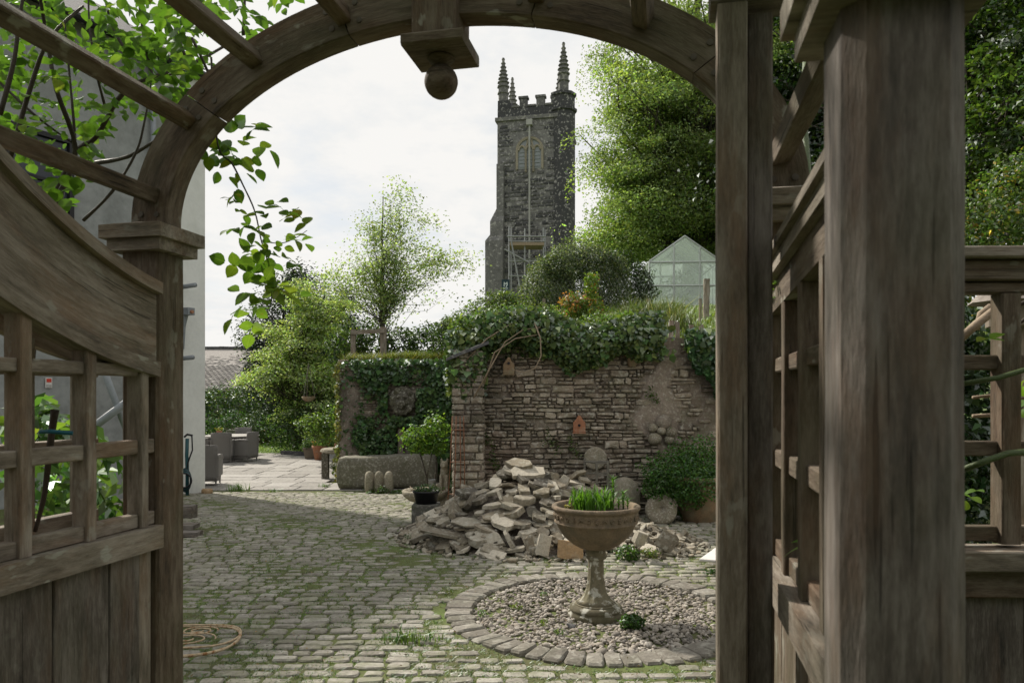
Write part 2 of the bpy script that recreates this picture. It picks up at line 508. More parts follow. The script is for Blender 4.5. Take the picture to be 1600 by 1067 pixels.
M['slate'] = stone_mat('roof_slate', [(0.1, (0.20, 0.185, 0.175)), (0.5, (0.27, 0.25, 0.235)), (0.9, (0.34, 0.32, 0.30))], lich=0.3, scale=0.6)
M['slate_dark'] = stone_mat('dark_roof_slate', [(0.1, (0.05, 0.05, 0.055)), (0.9, (0.10, 0.10, 0.105))], lich=0.2, scale=0.6)
M['shingle'] = stone_mat('shed_shingle', [(0.1, (0.17, 0.145, 0.125)), (0.9, (0.30, 0.265, 0.235))], lich=0.3)
M['blue_sign'] = plain_mat('navy_sign', (0.012, 0.035, 0.05), 0.5, 0.1, 3, 0)
M['white_print'] = plain_mat('white_print', (0.6, 0.68, 0.7), 0.6, 0.0, 3, 0)
M['red_print'] = plain_mat('red_print', (0.5, 0.05, 0.03), 0.6, 0.0, 3, 0)
M['hose'] = plain_mat('teal_hose', (0.02, 0.075, 0.085), 0.45, 0.1, 10, 0)
M['tie'] = plain_mat('blue_tie', (0.01, 0.10, 0.14), 0.5, 0.0, 10, 0)
M['alu'] = plain_mat('greenhouse_alu', (0.5, 0.53, 0.52), 0.45, 0.12, 4, 0.0, metal=0.2)
M['dead_leaf'] = plain_mat('dead_leaf', (0.35, 0.16, 0.05), 0.8, 0.3, 30, 0)

# woven rattan
m_, t_ = new_mat('rattan')
oc = t_.n('ShaderNodeTexCoord').outputs['Object']
wv1 = t_.n('ShaderNodeTexWave', {'Vector': oc, 'Scale': 22.0, 'Distortion': 0.8}, bands_direction='Z').outputs['Fac']
wv2 = t_.n('ShaderNodeTexWave', {'Vector': oc, 'Scale': 26.0, 'Distortion': 0.6}, bands_direction='X').outputs['Fac']
h_ = t_.math('ADD', t_.math('MULTIPLY', wv1, 1.3), t_.math('MULTIPLY', wv2, 0.5))
cc_ = t_.mix(t_.math('MULTIPLY', h_, 0.5), (0.16, 0.152, 0.145), (0.32, 0.305, 0.285))
t_.out(t_.principled(cc_, 0.6, t_.bump(h_, 0.01, 0.8)))
M['rattan'] = m_

# dirty greenhouse glass
m_, t_ = new_mat('greenhouse_glass')
pos_ = t_.n('ShaderNodeNewGeometry').outputs['Position']
dirt = t_.ramp(t_.noise(pos_, 1.6, 5, 0.6), [(0.3, 0.14), (0.7, 0.42)])
gd = t_.n('ShaderNodeBsdfDiffuse', {'Color': (0.50, 0.56, 0.49, 1)}).outputs[0]
gtl = t_.n('ShaderNodeBsdfTranslucent', {'Color': (0.55, 0.65, 0.50, 1)}).outputs[0]
gdt = t_.n('ShaderNodeMixShader', {0: 0.5, 1: gd, 2: gtl}).outputs[0]
gtr = t_.n('ShaderNodeBsdfTransparent', {'Color': (0.88, 0.92, 0.88, 1)}).outputs[0]
ggl = t_.n('ShaderNodeBsdfGlossy', {'Color': (0.9, 0.95, 0.95, 1), 'Roughness': 0.08}).outputs[0]
ga = t_.n('ShaderNodeMixShader', {0: dirt, 1: gtr, 2: gdt}).outputs[0]
t_.out(t_.n('ShaderNodeMixShader', {0: 0.10, 1: ga, 2: ggl}).outputs[0])
M['gh_glass'] = m_

# mossy ground between the cobbles, lawn, terrace turf
def ground_mat(name, a, b, c, s):
    m, t = new_mat(name)
    pos = t.n('ShaderNodeNewGeometry').outputs['Position']
    n1 = t.noise(pos, s, 6, 0.65)
    n2 = t.noise(pos, s * 14, 5, 0.7)
    col = t.ramp(t.math('ADD', t.math('MULTIPLY', n1, 0.6), t.math('MULTIPLY', n2, 0.4)), [(0.36, a), (0.5, b), (0.64, c)])
    t.out(t.principled(col, 0.95, t.bump(n2, 0.02, 0.8), **{'Specular IOR Level': 0.15}))
    return m
M['joint'] = ground_mat('mossy_joint', (0.085, 0.077, 0.045), (0.105, 0.12, 0.047), (0.115, 0.165, 0.045), 1.2)
M['turf'] = ground_mat('turf', (0.07, 0.10, 0.025), (0.10, 0.15, 0.035), (0.15, 0.18, 0.05), 0.9)
M['lawn'] = ground_mat('lawn', (0.10, 0.17, 0.035), (0.14, 0.21, 0.04), (0.18, 0.24, 0.055), 0.7)
M['field'] = ground_mat('field', (0.06, 0.09, 0.03), (0.08, 0.11, 0.035), (0.10, 0.13, 0.04), 0.05)

# ------------------------------------------------------------------ vegetation helpers
def unit(a):
    return a / np.maximum(np.linalg.norm(a, axis=1, keepdims=True), 1e-9)


def leaf_arrays(P, N, size, ar=0.55, fold=0.18, rng=RNG):
    """one folded four-sided leaf per point P with normal N"""
    n = len(P)
    T = unit(np.cross(N, rng.normal(size=(n, 3))))
    B = np.cross(N, T)
    sz = (size * rng.uniform(0.65, 1.25, n))[:, None]
    droop = N * (sz * rng.uniform(-0.25, 0.1, (n, 1)))
    v0 = P - T * sz * 0.5
    v1 = P + B * sz * ar * 0.5 + N * sz * fold - T * sz * 0.05
    v2 = P + T * sz * 0.5 + droop
    v3 = P - B * sz * ar * 0.5 + N * sz * fold - T * sz * 0.05
    V = np.stack([v0, v1, v2, v3], 1).reshape(-1, 3)
    F = np.arange(n * 4).reshape(-1, 4)
    return V, F


def ivy_arrays(P, N, size, rng=RNG):
    """five-pointed flat ivy leaves hanging point down"""
    n = len(P)
    down = np.tile(np.array([0, 0, -1.0]), (n, 1)) + rng.normal(scale=0.45, size=(n, 3))
    T = unit(down - N * np.sum(down * N, 1, keepdims=True))
    B = np.cross(N, T)
    sz = (size * rng.uniform(0.45, 1.0, n) * np.exp(rng.normal(scale=.28, size=n)))[:, None]
    shp = [(-0.38, 0.0), (-0.30, 0.42), (0.05, 0.48), (0.62, 0.0), (0.05, -0.48), (-0.30, -0.42)]
    vs = [P + T * sz * a + B * sz * b + N * sz * (abs(b) * 0.3) for a, b in shp]
    V = np.stack(vs, 1).reshape(-1, 3)
    F = np.arange(n * 6).reshape(-1, 6)
    return V, F


def leaf_cols(n, k, base, var=0.28, clump=None, alt=None, altp=0.0, rng=RNG):
    c = np.tile(np.array(base, float), (n, 1))
    l = np.exp(rng.normal(scale=var, size=(n, 1)))
    if clump is not None:
        l = l * clump[:, None]
    c = c * l
    c[:, 0] *= rng.uniform(0.8, 1.25, n)
    if alt is not None:
        m = rng.random(n) < altp
        c[m] = np.array(alt) * l[m]
    return np.repeat(c, k, axis=0)


def lobe_points(lobes, n, rng=RNG, shell=0.45, rough=0.22):
    """points through the outer part of several lumpy ellipsoids: positions and outward normals"""
    wts = np.array([l[2] if len(l) > 2 else l[1][0] * l[1][1] + l[1][0] * l[1][2] + l[1][1] * l[1][2] for l in lobes], float)
    wts /= wts.sum()
    idx = rng.choice(len(lobes), n, p=wts)
    cs = np.array([l[0] for l in lobes], float)[idx]
    rs = np.array([l[1] for l in lobes], float)[idx]
    d = unit(rng.normal(size=(n, 3)))
    rr = 1 - shell * rng.random(n) ** 1.6
    ph = idx * 1.7
    bump = np.sin(d[:, 0] * 5 + ph) * np.sin(d[:, 1] * 6 + ph * 2) + np.sin(d[:, 2] * 7 + ph) * 0.7 + 0.5 * np.sin(d[:, 0] * 13 + d[:, 2] * 11 + ph)
    rr = rr * (1 + rough * 0.6 * bump) + rng.normal(scale=0.05, size=n)
    P = cs + d * rs * rr[:, None]
    N = unit(d / rs)
    return P, N, bump


def plant(name, label, cat, loc, lobes, n, size, base, var=0.3, mat='leaf', ar=0.55, stems=None, group=None, alt=None, altp=0.0, shell=0.5, rough=0.25, up=0.4, ivy=False, zmin=None, spread=0.8, seed=1):
    rng = np.random.default_rng(seed)
    P, N, b = lobe_points(lobes, n, rng, shell, rough)
    if zmin is not None:
        k = P[:, 2] > zmin
        P, N, b = P[k], N[k], b[k]
    n = len(P)
    N = unit(N + rng.normal(scale=spread, size=(n, 3)) + np.array([0, 0, up]))
    if ivy:
        V, F = ivy_arrays(P, N, size, rng)
        k = 6
    else:
        V, F = leaf_arrays(P, N, size, ar, rng=rng)
        k = 4
    col = leaf_cols(n, k, base, var, None, alt, altp, rng)
    if stems:
        t = thing(name, label, cat, loc, group=group)
        mk('foliage', V, F, M[mat], t, col=col)
        for pts, r in stems:
            MB().tube(pts, r, 6).build('stem', M['bark'], t, smooth=True)
        return t
    o = mk(name, V, F, M[mat], loc=loc, col=col)
    return tag(o, label, cat, group)


def tree(name, label, cat, loc, height, tr, lobes, nclust, per, csize, lsize, base, var=0.25, mat='leaf', seed=1, flat=0.45, alt=None, altp=0.0, group=None, fork=0.35, shell=0.75, ar=0.6, up=0.9, limb=0.35, lean=(0, 0), limbs=True, thin=1.0, along=0.0):
    """tapered trunk, limbs running to leaf clusters that fill the lobes unevenly"""
    rng = np.random.default_rng(seed)
    t = thing(name, label, cat, loc, group=group)
    cl, cn, cb = lobe_points(lobes, nclust, rng, shell, 0.25)
    mb = MB()
    npt = 9
    tp = []
    for i in range(npt):
        f = i / (npt - 1)
        tp.append(Vector((lean[0] * f + rng.normal() * tr * 0.3 * (i > 0), lean[1] * f + rng.normal() * tr * 0.3 * (i > 0), height * f)))
    mb.tube(tp, [tr * (1.25 if i == 0 else 1) * (1 - 0.85 * i / (npt - 1)) for i in range(npt)], 8)
    paths = []
    if limbs:
        for c in cl:
            c = Vector(c)
            f = min(0.95, max(fork, c.z / height * 0.75 - 0.1 + rng.normal() * 0.05))
            k = f * (npt - 1)
            i0 = int(k)
            s = tp[i0].lerp(tp[min(i0 + 1, npt - 1)], k - i0)
            L = (c - s).length
            m1 = s.lerp(c, 0.33) + Vector(rng.normal(size=3) * L * 0.07) + Vector((0, 0, L * 0.05))
            m2 = s.lerp(c, 0.7) + Vector(rng.normal(size=3) * L * 0.07) + Vector((0, 0, L * 0.06))
            r0 = min(tr * limb * (1 - 0.6 * f), 0.02 + L * 0.018) * thin
            paths.append((s, m1, m2, c))
            mb.tube([s, m1, m2, c], [r0, r0 * 0.65, r0 * 0.35, r0 * 0.12], 5, False)
    mb.build('trunk', M['bark'], t, smooth=True)
    pr = per * np.exp(rng.normal(scale=0.35, size=nclust))
    cnt = np.maximum(4, pr).astype(int)
    idx = np.repeat(np.arange(nclust), cnt)
    n = len(idx)
    cs = csize * np.exp(rng.normal(scale=0.25, size=nclust))
    off = np.clip(rng.normal(size=(n, 3)), -1.75, 1.75) * np.array([1, 1, flat]) * (cs[idx] * 0.55)[:, None]
    # sprays hang along a slightly drooping, outward plane
    rad = cl.copy()
    rad[:, 2] = 0
    rad = unit(rad)
    off[:, 2] -= np.sum(off[:, :2] * rad[idx][:, :2], 1) * 0.3
    P = cl[idx] + off
    if along:
        pa = np.array([[tuple(v) for v in p] for p in paths])
        m = np.where(rng.random(n) < along)[0]
        tt_ = rng.uniform(.9, 3.0, len(m))
        i0 = np.minimum(2, tt_.astype(int))
        fr = (tt_ - i0)[:, None]
        q = pa[idx[m], i0] * (1 - fr) + pa[idx[m], i0 + 1] * fr
        P[m] = q + off[m] * .35
    N = unit(rng.normal(size=(n, 3)) * 0.5 + cn[idx] * 0.45 + unit(rng.normal(size=(nclust, 3)))[idx] * .35 + np.array([0, 0, up * .75]))
    V, F = leaf_arrays(P, N, lsize, ar, rng=rng)
    clump = np.exp(rng.normal(scale=0.16, size=nclust))[idx]
    mk('crown', V, F, M[mat], t, col=leaf_cols(n, 4, base, var, clump, alt, altp, rng))
    return t


def blades(P, length, width, lean, base, var=0.25, rng=RNG, alt=None, altp=0.0, bend=0.5):
    """curved grass blades: three triangles each"""
    n = len(P)
    a = rng.uniform(0, 2 * math.pi, n)
    D = np.stack([np.cos(a), np.sin(a), np.zeros(n)], 1)
    W = np.stack([-np.sin(a), np.cos(a), np.zeros(n)], 1)
    L = (length * rng.uniform(0.5, 1.3, n))[:, None]
    ln = (lean * rng.uniform(0.2, 1.3, n))[:, None]
    up = np.array([0, 0, 1.0])
    wd = (width * rng.uniform(0.7, 1.3, n))[:, None]
    p1 = P + (D * ln * 0.4 + up) * L * 0.55
    p2 = P + (D * ln * (0.6 + bend) + up * (1 - 0.45 * bend * ln)) * L
    V = np.stack([P - W * wd, P + W * wd, p1 - W * wd * 0.8, p1 + W * wd * 0.8, p2], 1).reshape(-1, 3)
    b = np.arange(n) * 5
    F = np.concatenate([np.stack([b, b + 1, b + 3], 1), np.stack([b, b + 3, b + 2], 1), np.stack([b + 2, b + 3, b + 4], 1)])
    return V, F, leaf_cols(n, 5, base, var, None, alt, altp, rng)


# stone templates -------------------------------------------------------------
def slab_template(seed, n=7, round_=0.16, jag=0.18):
    r = random.Random(seed)
    ang = [2 * math.pi * (i + r.uniform(-0.3, 0.3)) / n for i in range(n)]
    rad = [r.uniform(1 - jag * 1.6, 1.0) for _ in range(n)]
    # rather four-sided outlines
    sq = [1 / max(abs(math.cos(a)), abs(math.sin(a))) ** 0.75 for a in ang]
    pts = [(0.5 * q * k * math.cos(a), 0.5 * q * k * math.sin(a)) for a, q, k in zip(ang, sq, rad)]
    V, F = [], []
    for (s, z) in ((1 - round_, -0.5), (1.0, -0.5 + round_ * r.uniform(0.6, 2)), (1.0, 0.5 - round_ * r.uniform(0.6, 2)), (1 - round_ * 0.8, 0.5)):
        for x, y in pts:
            j = 1 + r.uniform(-0.05, 0.05)
            V.append((x * s * j, y * s * j, z + r.uniform(-0.07, 0.07)))
    V.append((r.uniform(-.1, .1), r.uniform(-.1, .1), 0.5 + r.uniform(-0.04, 0.1)))
    for i in range(3):
        for k in range(n):
            k2 = (k + 1) % n
            F.append((i * n + k, i * n + k2, (i + 1) * n + k2, (i + 1) * n + k))
    F.append(tuple(range(n - 1, -1, -1)))
    for k in range(n):
        F.append((3 * n + k, 3 * n + (k + 1) % n, 4 * n))
    return V, F


def block_template(seed, jit=0.07, edge=0.13):
    """wall stone: x,z in -.5...5, face towards -y at about -1, back at 0"""
    r = random.Random(seed)
    j = lambda a: r.uniform(-a, a)
    ring = [(-.5, -.5), (0, -.5), (.5, -.5), (.5, 0), (.5, .5), (0, .5), (-.5, .5), (-.5, 0)]
    V = [(x, 0, z) for x, z in ((-.5, -.5), (.5, -.5), (.5, .5), (-.5, .5))]
    out = [(x + (j(jit) - jit * .4 * np.sign(x)) * .6, -0.72 + j(.1), z + j(jit) - jit * .5 * np.sign(z)) for x, z in ring]
    inn = [(x * (1 - edge) + j(jit) * .6, -1.0 + j(.12), z * (1 - edge * 2) + j(jit)) for x, z in ring]
    V += out + inn + [(j(.15), -1.05 + j(.12), j(.15))]
    F = [(0, 1, 6, 5, 4), (1, 2, 8, 7, 6), (2, 3, 10, 9, 8), (3, 0, 4, 11, 10)]
    for k in range(8):
        k2 = (k + 1) % 8
        F.append((4 + k, 4 + k2, 12 + k2, 12 + k))
        F.append((12 + k, 12 + k2, 20))
    return V, F


def cobble_template(seed):
    r = random.Random(seed)
    j = lambda a: r.uniform(-a, a)
    V, F = [], []
    ring = [(-.5, -.36), (-.36, -.5), (.36, -.5), (.5, -.36), (.5, .36), (.36, .5), (-.36, .5), (-.5, .36)]
    base = [(x + j(.03), y + j(.06)) for x, y in ring]
    for s, z in ((1.0, -1.0), (1.0, 0.45), (0.90, 1.0)):
        for x, y in base:
            V.append((x * s + (j(.025) if z > 0 else 0), y * s * (0.93 if z == 1 else 1) + (j(.03) if z > 0 else 0), z + (j(.16) if z == 1 else 0)))
    V.append((j(.2), j(.2), 1.1 + j(.2)))
    for i in range(2):
        for k in range(8):
            k2 = (k + 1) % 8
            F.append((i * 8 + k, i * 8 + k2, (i + 1) * 8 + k2, (i + 1) * 8 + k))
    for k in range(8):
        F.append((16 + k, 16 + (k + 1) % 8, 24))
    return V, F


def flag_template(seed):
    r = random.Random(seed)
    j = lambda a: r.uniform(-a, a)
    V, F = [], []
    pts = [(-.5, -.48), (-.48, -.5), (0, -.5), (.48, -.5), (.5, -.48), (.5, .48), (.48, .5), (0, .5), (-.48, .5), (-.5, .48)]
    pts = [(x + j(.008), y + j(.012)) for x, y in pts]
    for s, z in ((1, -.5), (1, .35), (.985, .5)):
        V += [(x * s, y * s, z + (j(.05) if z == .5 else 0)) for x, y in pts]
    n = 10
    for i in range(2):
        for k in range(n):
            F.append((i * n + k, i * n + (k + 1) % n, (i + 1) * n + (k + 1) % n, (i + 1) * n + k))
    F.append(tuple(2 * n + k for k in range(n)))
    return V, F


def tri_fan(F):
    out = []
    for f in F:
        for i in range(1, len(f) - 1):
            out.append((f[0], f[i], f[i + 1]))
    return np.array(out)


class Pieces:
    """pieces alike: the largest as objects that share meshes, the others joined into one stuff part"""
    def __init__(s, name, rest, mat, templates, smooth=False):
        s.name, s.rest, s.mat, s.sm = name, rest, mat, smooth
        s.T = [(np.array(V, float), tri_fan(F)) for V, F in templates]
        s.me = [mesh(name, V, F, mat, smooth=smooth) for V, F in templates]
        s.L = []

    def add(s, loc, rot, scale, prio=0.0):
        s.L.append((prio, loc, rot, scale, random.randrange(len(s.T))))

    def build(s, parent, n=300):
        s.L.sort(key=lambda a: -a[0])
        for p, loc, rot, sc, k in s.L[:n]:
            link(s.name, s.me[k], parent, loc, rot, sc)
        rest = s.L[n:]
        if rest:
            Vs, Fs, R = [], [], []
            b = 0
            from mathutils import Euler
            for p, loc, rot, sc, k in rest:
                V, F = s.T[k]
                m = np.array(Euler(rot).to_matrix())
                W = (V * np.array(sc)) @ m.T + np.array(loc)
                Vs.append(W)
                Fs.append(F + b)
                R.append(np.full(len(V), random.random()))
                b += len(V)
            mk(s.rest, np.concatenate(Vs), np.concatenate(Fs), s.mat, parent, kind='stuff', smooth=s.sm, rnd=np.concatenate(R))


def grid(name, xs, ys, zf, mat, parent=None, skip=None):
    V = [(x, y, zf(x, y)) for y in ys for x in xs]
    n = len(xs)
    F = []
    for j in range(len(ys) - 1):
        for i in range(n - 1):
            if skip and skip((xs[i] + xs[i + 1]) / 2, (ys[j] + ys[j + 1]) / 2):
                continue
            F.append((j * n + i, j * n + i + 1, (j + 1) * n + i + 1, (j + 1) * n + i))
    return mk(name, V, F, mat, parent, smooth=True)


def lin(a, b, n):
    return [a + (b - a) * i / (n - 1) for i in range(n)]


# ================================================================== SETTING
structure(grid('field', lin(-700, 700, 9), lin(-700, 700, 9), lambda x, y: -0.6, M['field']))
ground = structure(grid('courtyard', lin(-16, 10, 27), [-9, -6, -3, 0, 2, 4, 6, 8, 9.5, 10.5, 11.5, 12.5, 13.5, 14.5, 15.13, 15.6, 18], lambda x, y: gz(y), M['joint'], skip=lambda x, y: y > 15.6 and x < -4.2))
def joint_h(x, y):
    f = 0.5 + 0.35 * math.sin(x * 1.7 + 0.6) * math.sin(y * 1.3 + 1) + 0.25 * math.sin(x * 4.1 + y * 3.3) + 0.2 * math.sin(x * 9 - y * 7) + .18 * math.sin(x * 21 + y * 17) * math.sin(x * 13 - y * 19)
    return gz(y) + 0.0 + 0.0165 * max(0, min(1.25, f)) / (1 + math.exp((x - 1.8 - 0.1 * (y - 6)) * 1.2)) + .003


jb = grid('moss', lin(-7.2, 4.0, 225), lin(3.4, 15.1, 235), joint_h, M['joint'], ground, skip=lambda x, y: math.hypot(x - .675, y - 5.76) < 1.1 or (y > 10.75 and x > -.9) or x < -.47 * y - .9 or x > .33 * y + .8)
jb['kind'] = 'stuff'
ground['label'] = 'old courtyard laid with rows of granite cobbles and mossy joints'
patio = structure(grid('patio', lin(-14, -3.9, 6), lin(15.35, 24.6, 4), lambda x, y: -0.325, M['joint']))
lawn = structure(grid('lawn', lin(-30, -3.0, 8), lin(24.6, 40, 6), lambda x, y: -0.32 + (y - 24.6) * 0.01, M['lawn']))


def tz(x, y):
    f = min(1, max(0, (x + 1.6) / 2.2))
    f = f * f * (3 - 2 * f)
    a = 2.42 + 0.168 * (min(y, 25) - 11.1) + max(0, y - 25) * 0.02
    b = 2.40 + 0.06 * (y - 17)
    w = a * f + b * (1 - f)
    return w + 0.05 * math.sin(x * 1.9 + y) + 0.04 * math.sin(x * 4.3 - y * 2.2)


terrace = structure(grid('terrace', [-3.75, -3.0, -2.2, -1.5, -1.0, -0.45, 0.1, 0.7, 1.3, 1.9, 2.5, 3.1, 3.7, 4.5, 6, 9, 13, 18, 26, 40], [11.15, 11.6, 12.2, 13, 14, 15, 16, 17.1, 18, 19, 20, 22, 25, 30, 38, 50, 70], tz, M['turf'], skip=lambda x, y: x < -0.45 and y < 17.1))
# far wooded hills beyond the gardens
structure(grid('hill', lin(-260, 200, 47), lin(180, 330, 7), lambda x, y: -1 + 17 * math.exp(-((y - 260) / 60) ** 2) * (0.8 + 0.25 * math.sin(x * 0.021 + 1.2) + 0.06 * math.sin(x * 0.3)), M['field']))

# ------------------------------------------------------------------ ring of kerb stones and gravel (centre of the courtyard)
RC = Vector((0.675, 5.76, 0))
R_IN, R_OUT = 0.985, 1.19

# cobbles
cob = Pieces('cobble', 'cobbles', M['cobble'], [cobble_template(i) for i in range(9)])
HOUSE0 = Vector((-6.4, 15.1, 0))
y = 3.3
row = 0
while y < 15.05:
    pitch = 0.115 * random.uniform(0.93, 1.07)
    x = -0.45 * y - 1.1 - random.random() * 0.25
    x1 = 0.31 * y + 1.7
    while x < x1:
        l = random.choice((0.12, 0.14, 0.16, 0.18, 0.20)) * random.uniform(0.92, 1.08)
        cx = x + l / 2
        wav = 0.02 * math.sin(cx * 1.3 + y * 0.7) + 0.012 * math.sin(cx * 3.1 + row)
        cy = y + wav
        x += l + random.uniform(0.012, 0.03)
        d = math.hypot(cx - RC.x, cy - RC.y)
        if d < R_OUT + 0.075:
            continue
        if cy > 10.75 and cx > -0.9:
            continue
        if cx < HOUSE0.x - 0.517 * (15.1 - cy) * 0.9 + 0.1 and cy > 13.5:
            continue
        vis = -510 / FPX * cy - 0.1 < cx < 340 / FPX * cy + 0.1 and cy > 4.25
        cob.add((cx, cy, gz(cy) + 0.003 + random.uniform(-0.006, 0.005)), (random.gauss(0, 0.03), random.gauss(0, 0.03), random.gauss(0, 0.035)), (l, pitch - random.uniform(0.023, 0.038), 0.016), (100 if vis else 0) - cy)
    y += pitch
    row += 1
cob.build(ground, 300)

kerb = thing('kerb_ring', 'ring of rough granite kerb stones round the gravel bed', 'kerb', RC)
kt = Pieces('kerb_stone', 'kerb_stones', M['kerb'], [cobble_template(50 + i) for i in range(6)])
a = 0.0
while a < 2 * math.pi - 0.05:
    da = random.uniform(0.085, 0.125)
    if 2 * math.pi - a - da < 0.09:
        da = 2 * math.pi - a
    am = a + da / 2
    rm = (R_IN + R_OUT) / 2 + random.uniform(-0.012, 0.012)
    kt.add((rm * math.cos(am), rm * math.sin(am), 0.012 + random.uniform(-0.006, 0.006)), (random.gauss(0, 0.02), random.gauss(0, 0.02), am), (R_OUT - R_IN + random.uniform(-0.02, 0.03), da * rm * 0.985, 0.024), 1)
    a += da
kt.build(kerb)
# the bed itself and its pebbles
bed = MB().lathe([(0.02, -0.075), (R_IN + 0.03, -0.075), (R_IN + 0.03, -0.13), (0.02, -0.13)], n=40)
gravel_bed = bed.build('gravel_bed', M['soil'], loc=(RC.x, RC.y, 0.03))
structure(gravel_bed)


def ico_np():
    import bmesh
    b = bmesh.new()
    bmesh.ops.create_icosphere(b, subdivisions=2, radius=1)
    V = np.array([v.co[:] for v in b.verts])
    F = np.array([[v.index for v in f.verts] for f in b.faces])
    b.free()
    return V, F


IV, IF = ico_np()
rng = np.random.default_rng(5)
npb = 4300
rr = (R_IN - 0.01) * np.sqrt(rng.random(npb))
aa = rng.uniform(0, 2 * math.pi, npb)
sz = 0.0125 * np.exp(rng.normal(scale=0.28, size=npb))
Vp = np.zeros((npb, len(IV), 3))
sc = np.stack([sz * rng.uniform(1.0, 1.6, npb), sz * rng.uniform(0.8, 1.1, npb), sz * rng.uniform(0.55, 0.85, npb)], 1)
lump = 1 + 0.12 * np.sin(IV @ rng.normal(size=(3, npb)) * 2.5).T
Vp = IV[None] * sc[:, None, :] * lump[:, :, None]
yaw = rng.uniform(0, 2 * math.pi, npb)
til = rng.normal(scale=0.35, size=npb)
ct, st_ = np.cos(til)[:, None], np.sin(til)[:, None]
Vp = np.stack([Vp[..., 0] * ct - Vp[..., 2] * st_, Vp[..., 1], Vp[..., 0] * st_ + Vp[..., 2] * ct], -1)
cy_, sy_ = np.cos(yaw)[:, None], np.sin(yaw)[:, None]
Vp = np.stack([Vp[..., 0] * cy_ - Vp[..., 1] * sy_, Vp[..., 0] * sy_ + Vp[..., 1] * cy_, Vp[..., 2]], -1)
mound = 0.006 + 0.007 * np.sin(rr * 5 + aa * 2) + rng.uniform(-0.006, 0.012, npb)
Vp += np.stack([RC.x + rr * np.cos(aa), RC.y + rr * np.sin(aa), mound], -1)[:, None, :]
Fp = (IF[None] + (np.arange(npb) * len(IV))[:, None, None]).reshape(-1, 3)
gv = mk('gravel', Vp.reshape(-1, 3), Fp, M['pebble'], smooth=True, rnd=np.repeat(rng.random(npb), len(IV)), kind='stuff')
gv['label'] = 'rounded brown and grey pebbles filling the kerb ring'

# grass and moss in the cobble joints
rng = np.random.default_rng(9)
n0 = 230000
gy = 3.6 + 11.4 * rng.random(n0) ** 1.25
gx = rng.uniform(-0.45, 0.31, n0) * gy + rng.uniform(-0.5, 0.5, n0)
dens = 0.5 + 0.32 * np.sin(gx * 1.7 + 0.6) * np.sin(gy * 1.3 + 1) + 0.25 * np.sin(gx * 4.1 + gy * 3.3) + 0.18 * np.sin(gx * 9 - gy * 7)
shady = 1 / (1 + np.exp((gx + 0.2 - 0.12 * (gy - 6)) * 1.6))
dens = dens * (0.28 + 0.72 * shady) * np.where(gy > 10.5, 0.4, 1.0)
keep = (rng.random(n0) < dens * 0.62) & (np.hypot(gx - RC.x, gy - RC.y) > R_OUT + 0.03) & ~((gy > 10.7) & (gx > -0.9))
gx, gy = gx[keep], gy[keep]
P = np.stack([gx, gy, np.array([gz(v) for v in gy]) - 0.004], 1)
k = 3
P = np.repeat(P, k, 0) + rng.normal(scale=0.016, size=(len(P) * k, 3)) * np.array([1.4, 1, 0])
V, F, col = blades(P, 0.034, 0.003, 1.0, (0.085, 0.145, 0.036), 0.35, rng, (0.14, 0.15, 0.055), 0.25)
g = mk('joint_grass', V, F, M['grass'], ground, col=col, kind='stuff')

# fallen leaves and litter
rng = np.random.default_rng(19)
n0 = 900
ly = 3.9 + 6 * rng.random(n0)
lx = rng.uniform(-0.44, 0.3, n0) * ly
V, F = leaf_arrays(np.stack([lx, ly, np.full(n0, 0.034)], 1), unit(rng.normal(scale=0.35, size=(n0, 3)) + np.array([0, 0, 1])), 0.022, 0.5, rng=rng)
mk('leaf_litter', V, F, M['leaf'], ground, col=leaf_cols(n0, 4, (0.13, 0.085, 0.045), 0.5, rng=rng), kind='stuff')

# patio paving slabs
pav = Pieces('slab', 'slabs', M['paving'], [flag_template(300 + i) for i in range(6)])
yy = 15.42
rw = 0
while yy < 24.4:
    dp = random.choice((0.55, 0.7, 0.85))
    xx = -13.5 + random.random()
    while xx < (-0.5 if yy < 16.0 else -4.1):
        l = random.choice((0.6, 0.8, 1.0, 1.2))
        if yy + dp / 2 < 16.6 or xx + l / 2 < -4.2:
            pav.add((xx + l / 2, yy + dp / 2, -0.315 + random.uniform(-0.004, 0.004)), (random.gauss(0, .004), random.gauss(0, .004), random.gauss(0, .01)), (l - 0.022, dp - 0.022, 0.06), -yy)
        xx += l
    yy += dp
pav.build(patio, 300)

# lawn blades near the patio edge
rng = np.random.default_rng(29)
n0 = 26000
P = np.stack([rng.uniform(-15, -3.4, n0), 24.6 + 9 * rng.random(n0), np.zeros(n0)], 1)
P[:, 2] = -0.32 + (P[:, 1] - 24.6) * 0.01
V, F, col = blades(P, 0.06, 0.008, 0.8, (0.14, 0.21, 0.04), 0.25, rng)
mk('lawn_grass', V, F, M['grass'], lawn, col=col, kind='stuff')

# ------------------------------------------------------------------ house on the left
HD = Vector((-0.46, -0.888, 0)).normalized()
HN = Vector((0.888, -0.46, 0)).normalized()      # out of the long wall, towards the courtyard
hrz = math.atan2(HD.y, HD.x)
house = thing('house', 'tall rendered house with slate roof rising behind the arbour on the left', 'house', (HOUSE0.x, HOUSE0.y, -0.35), hrz)
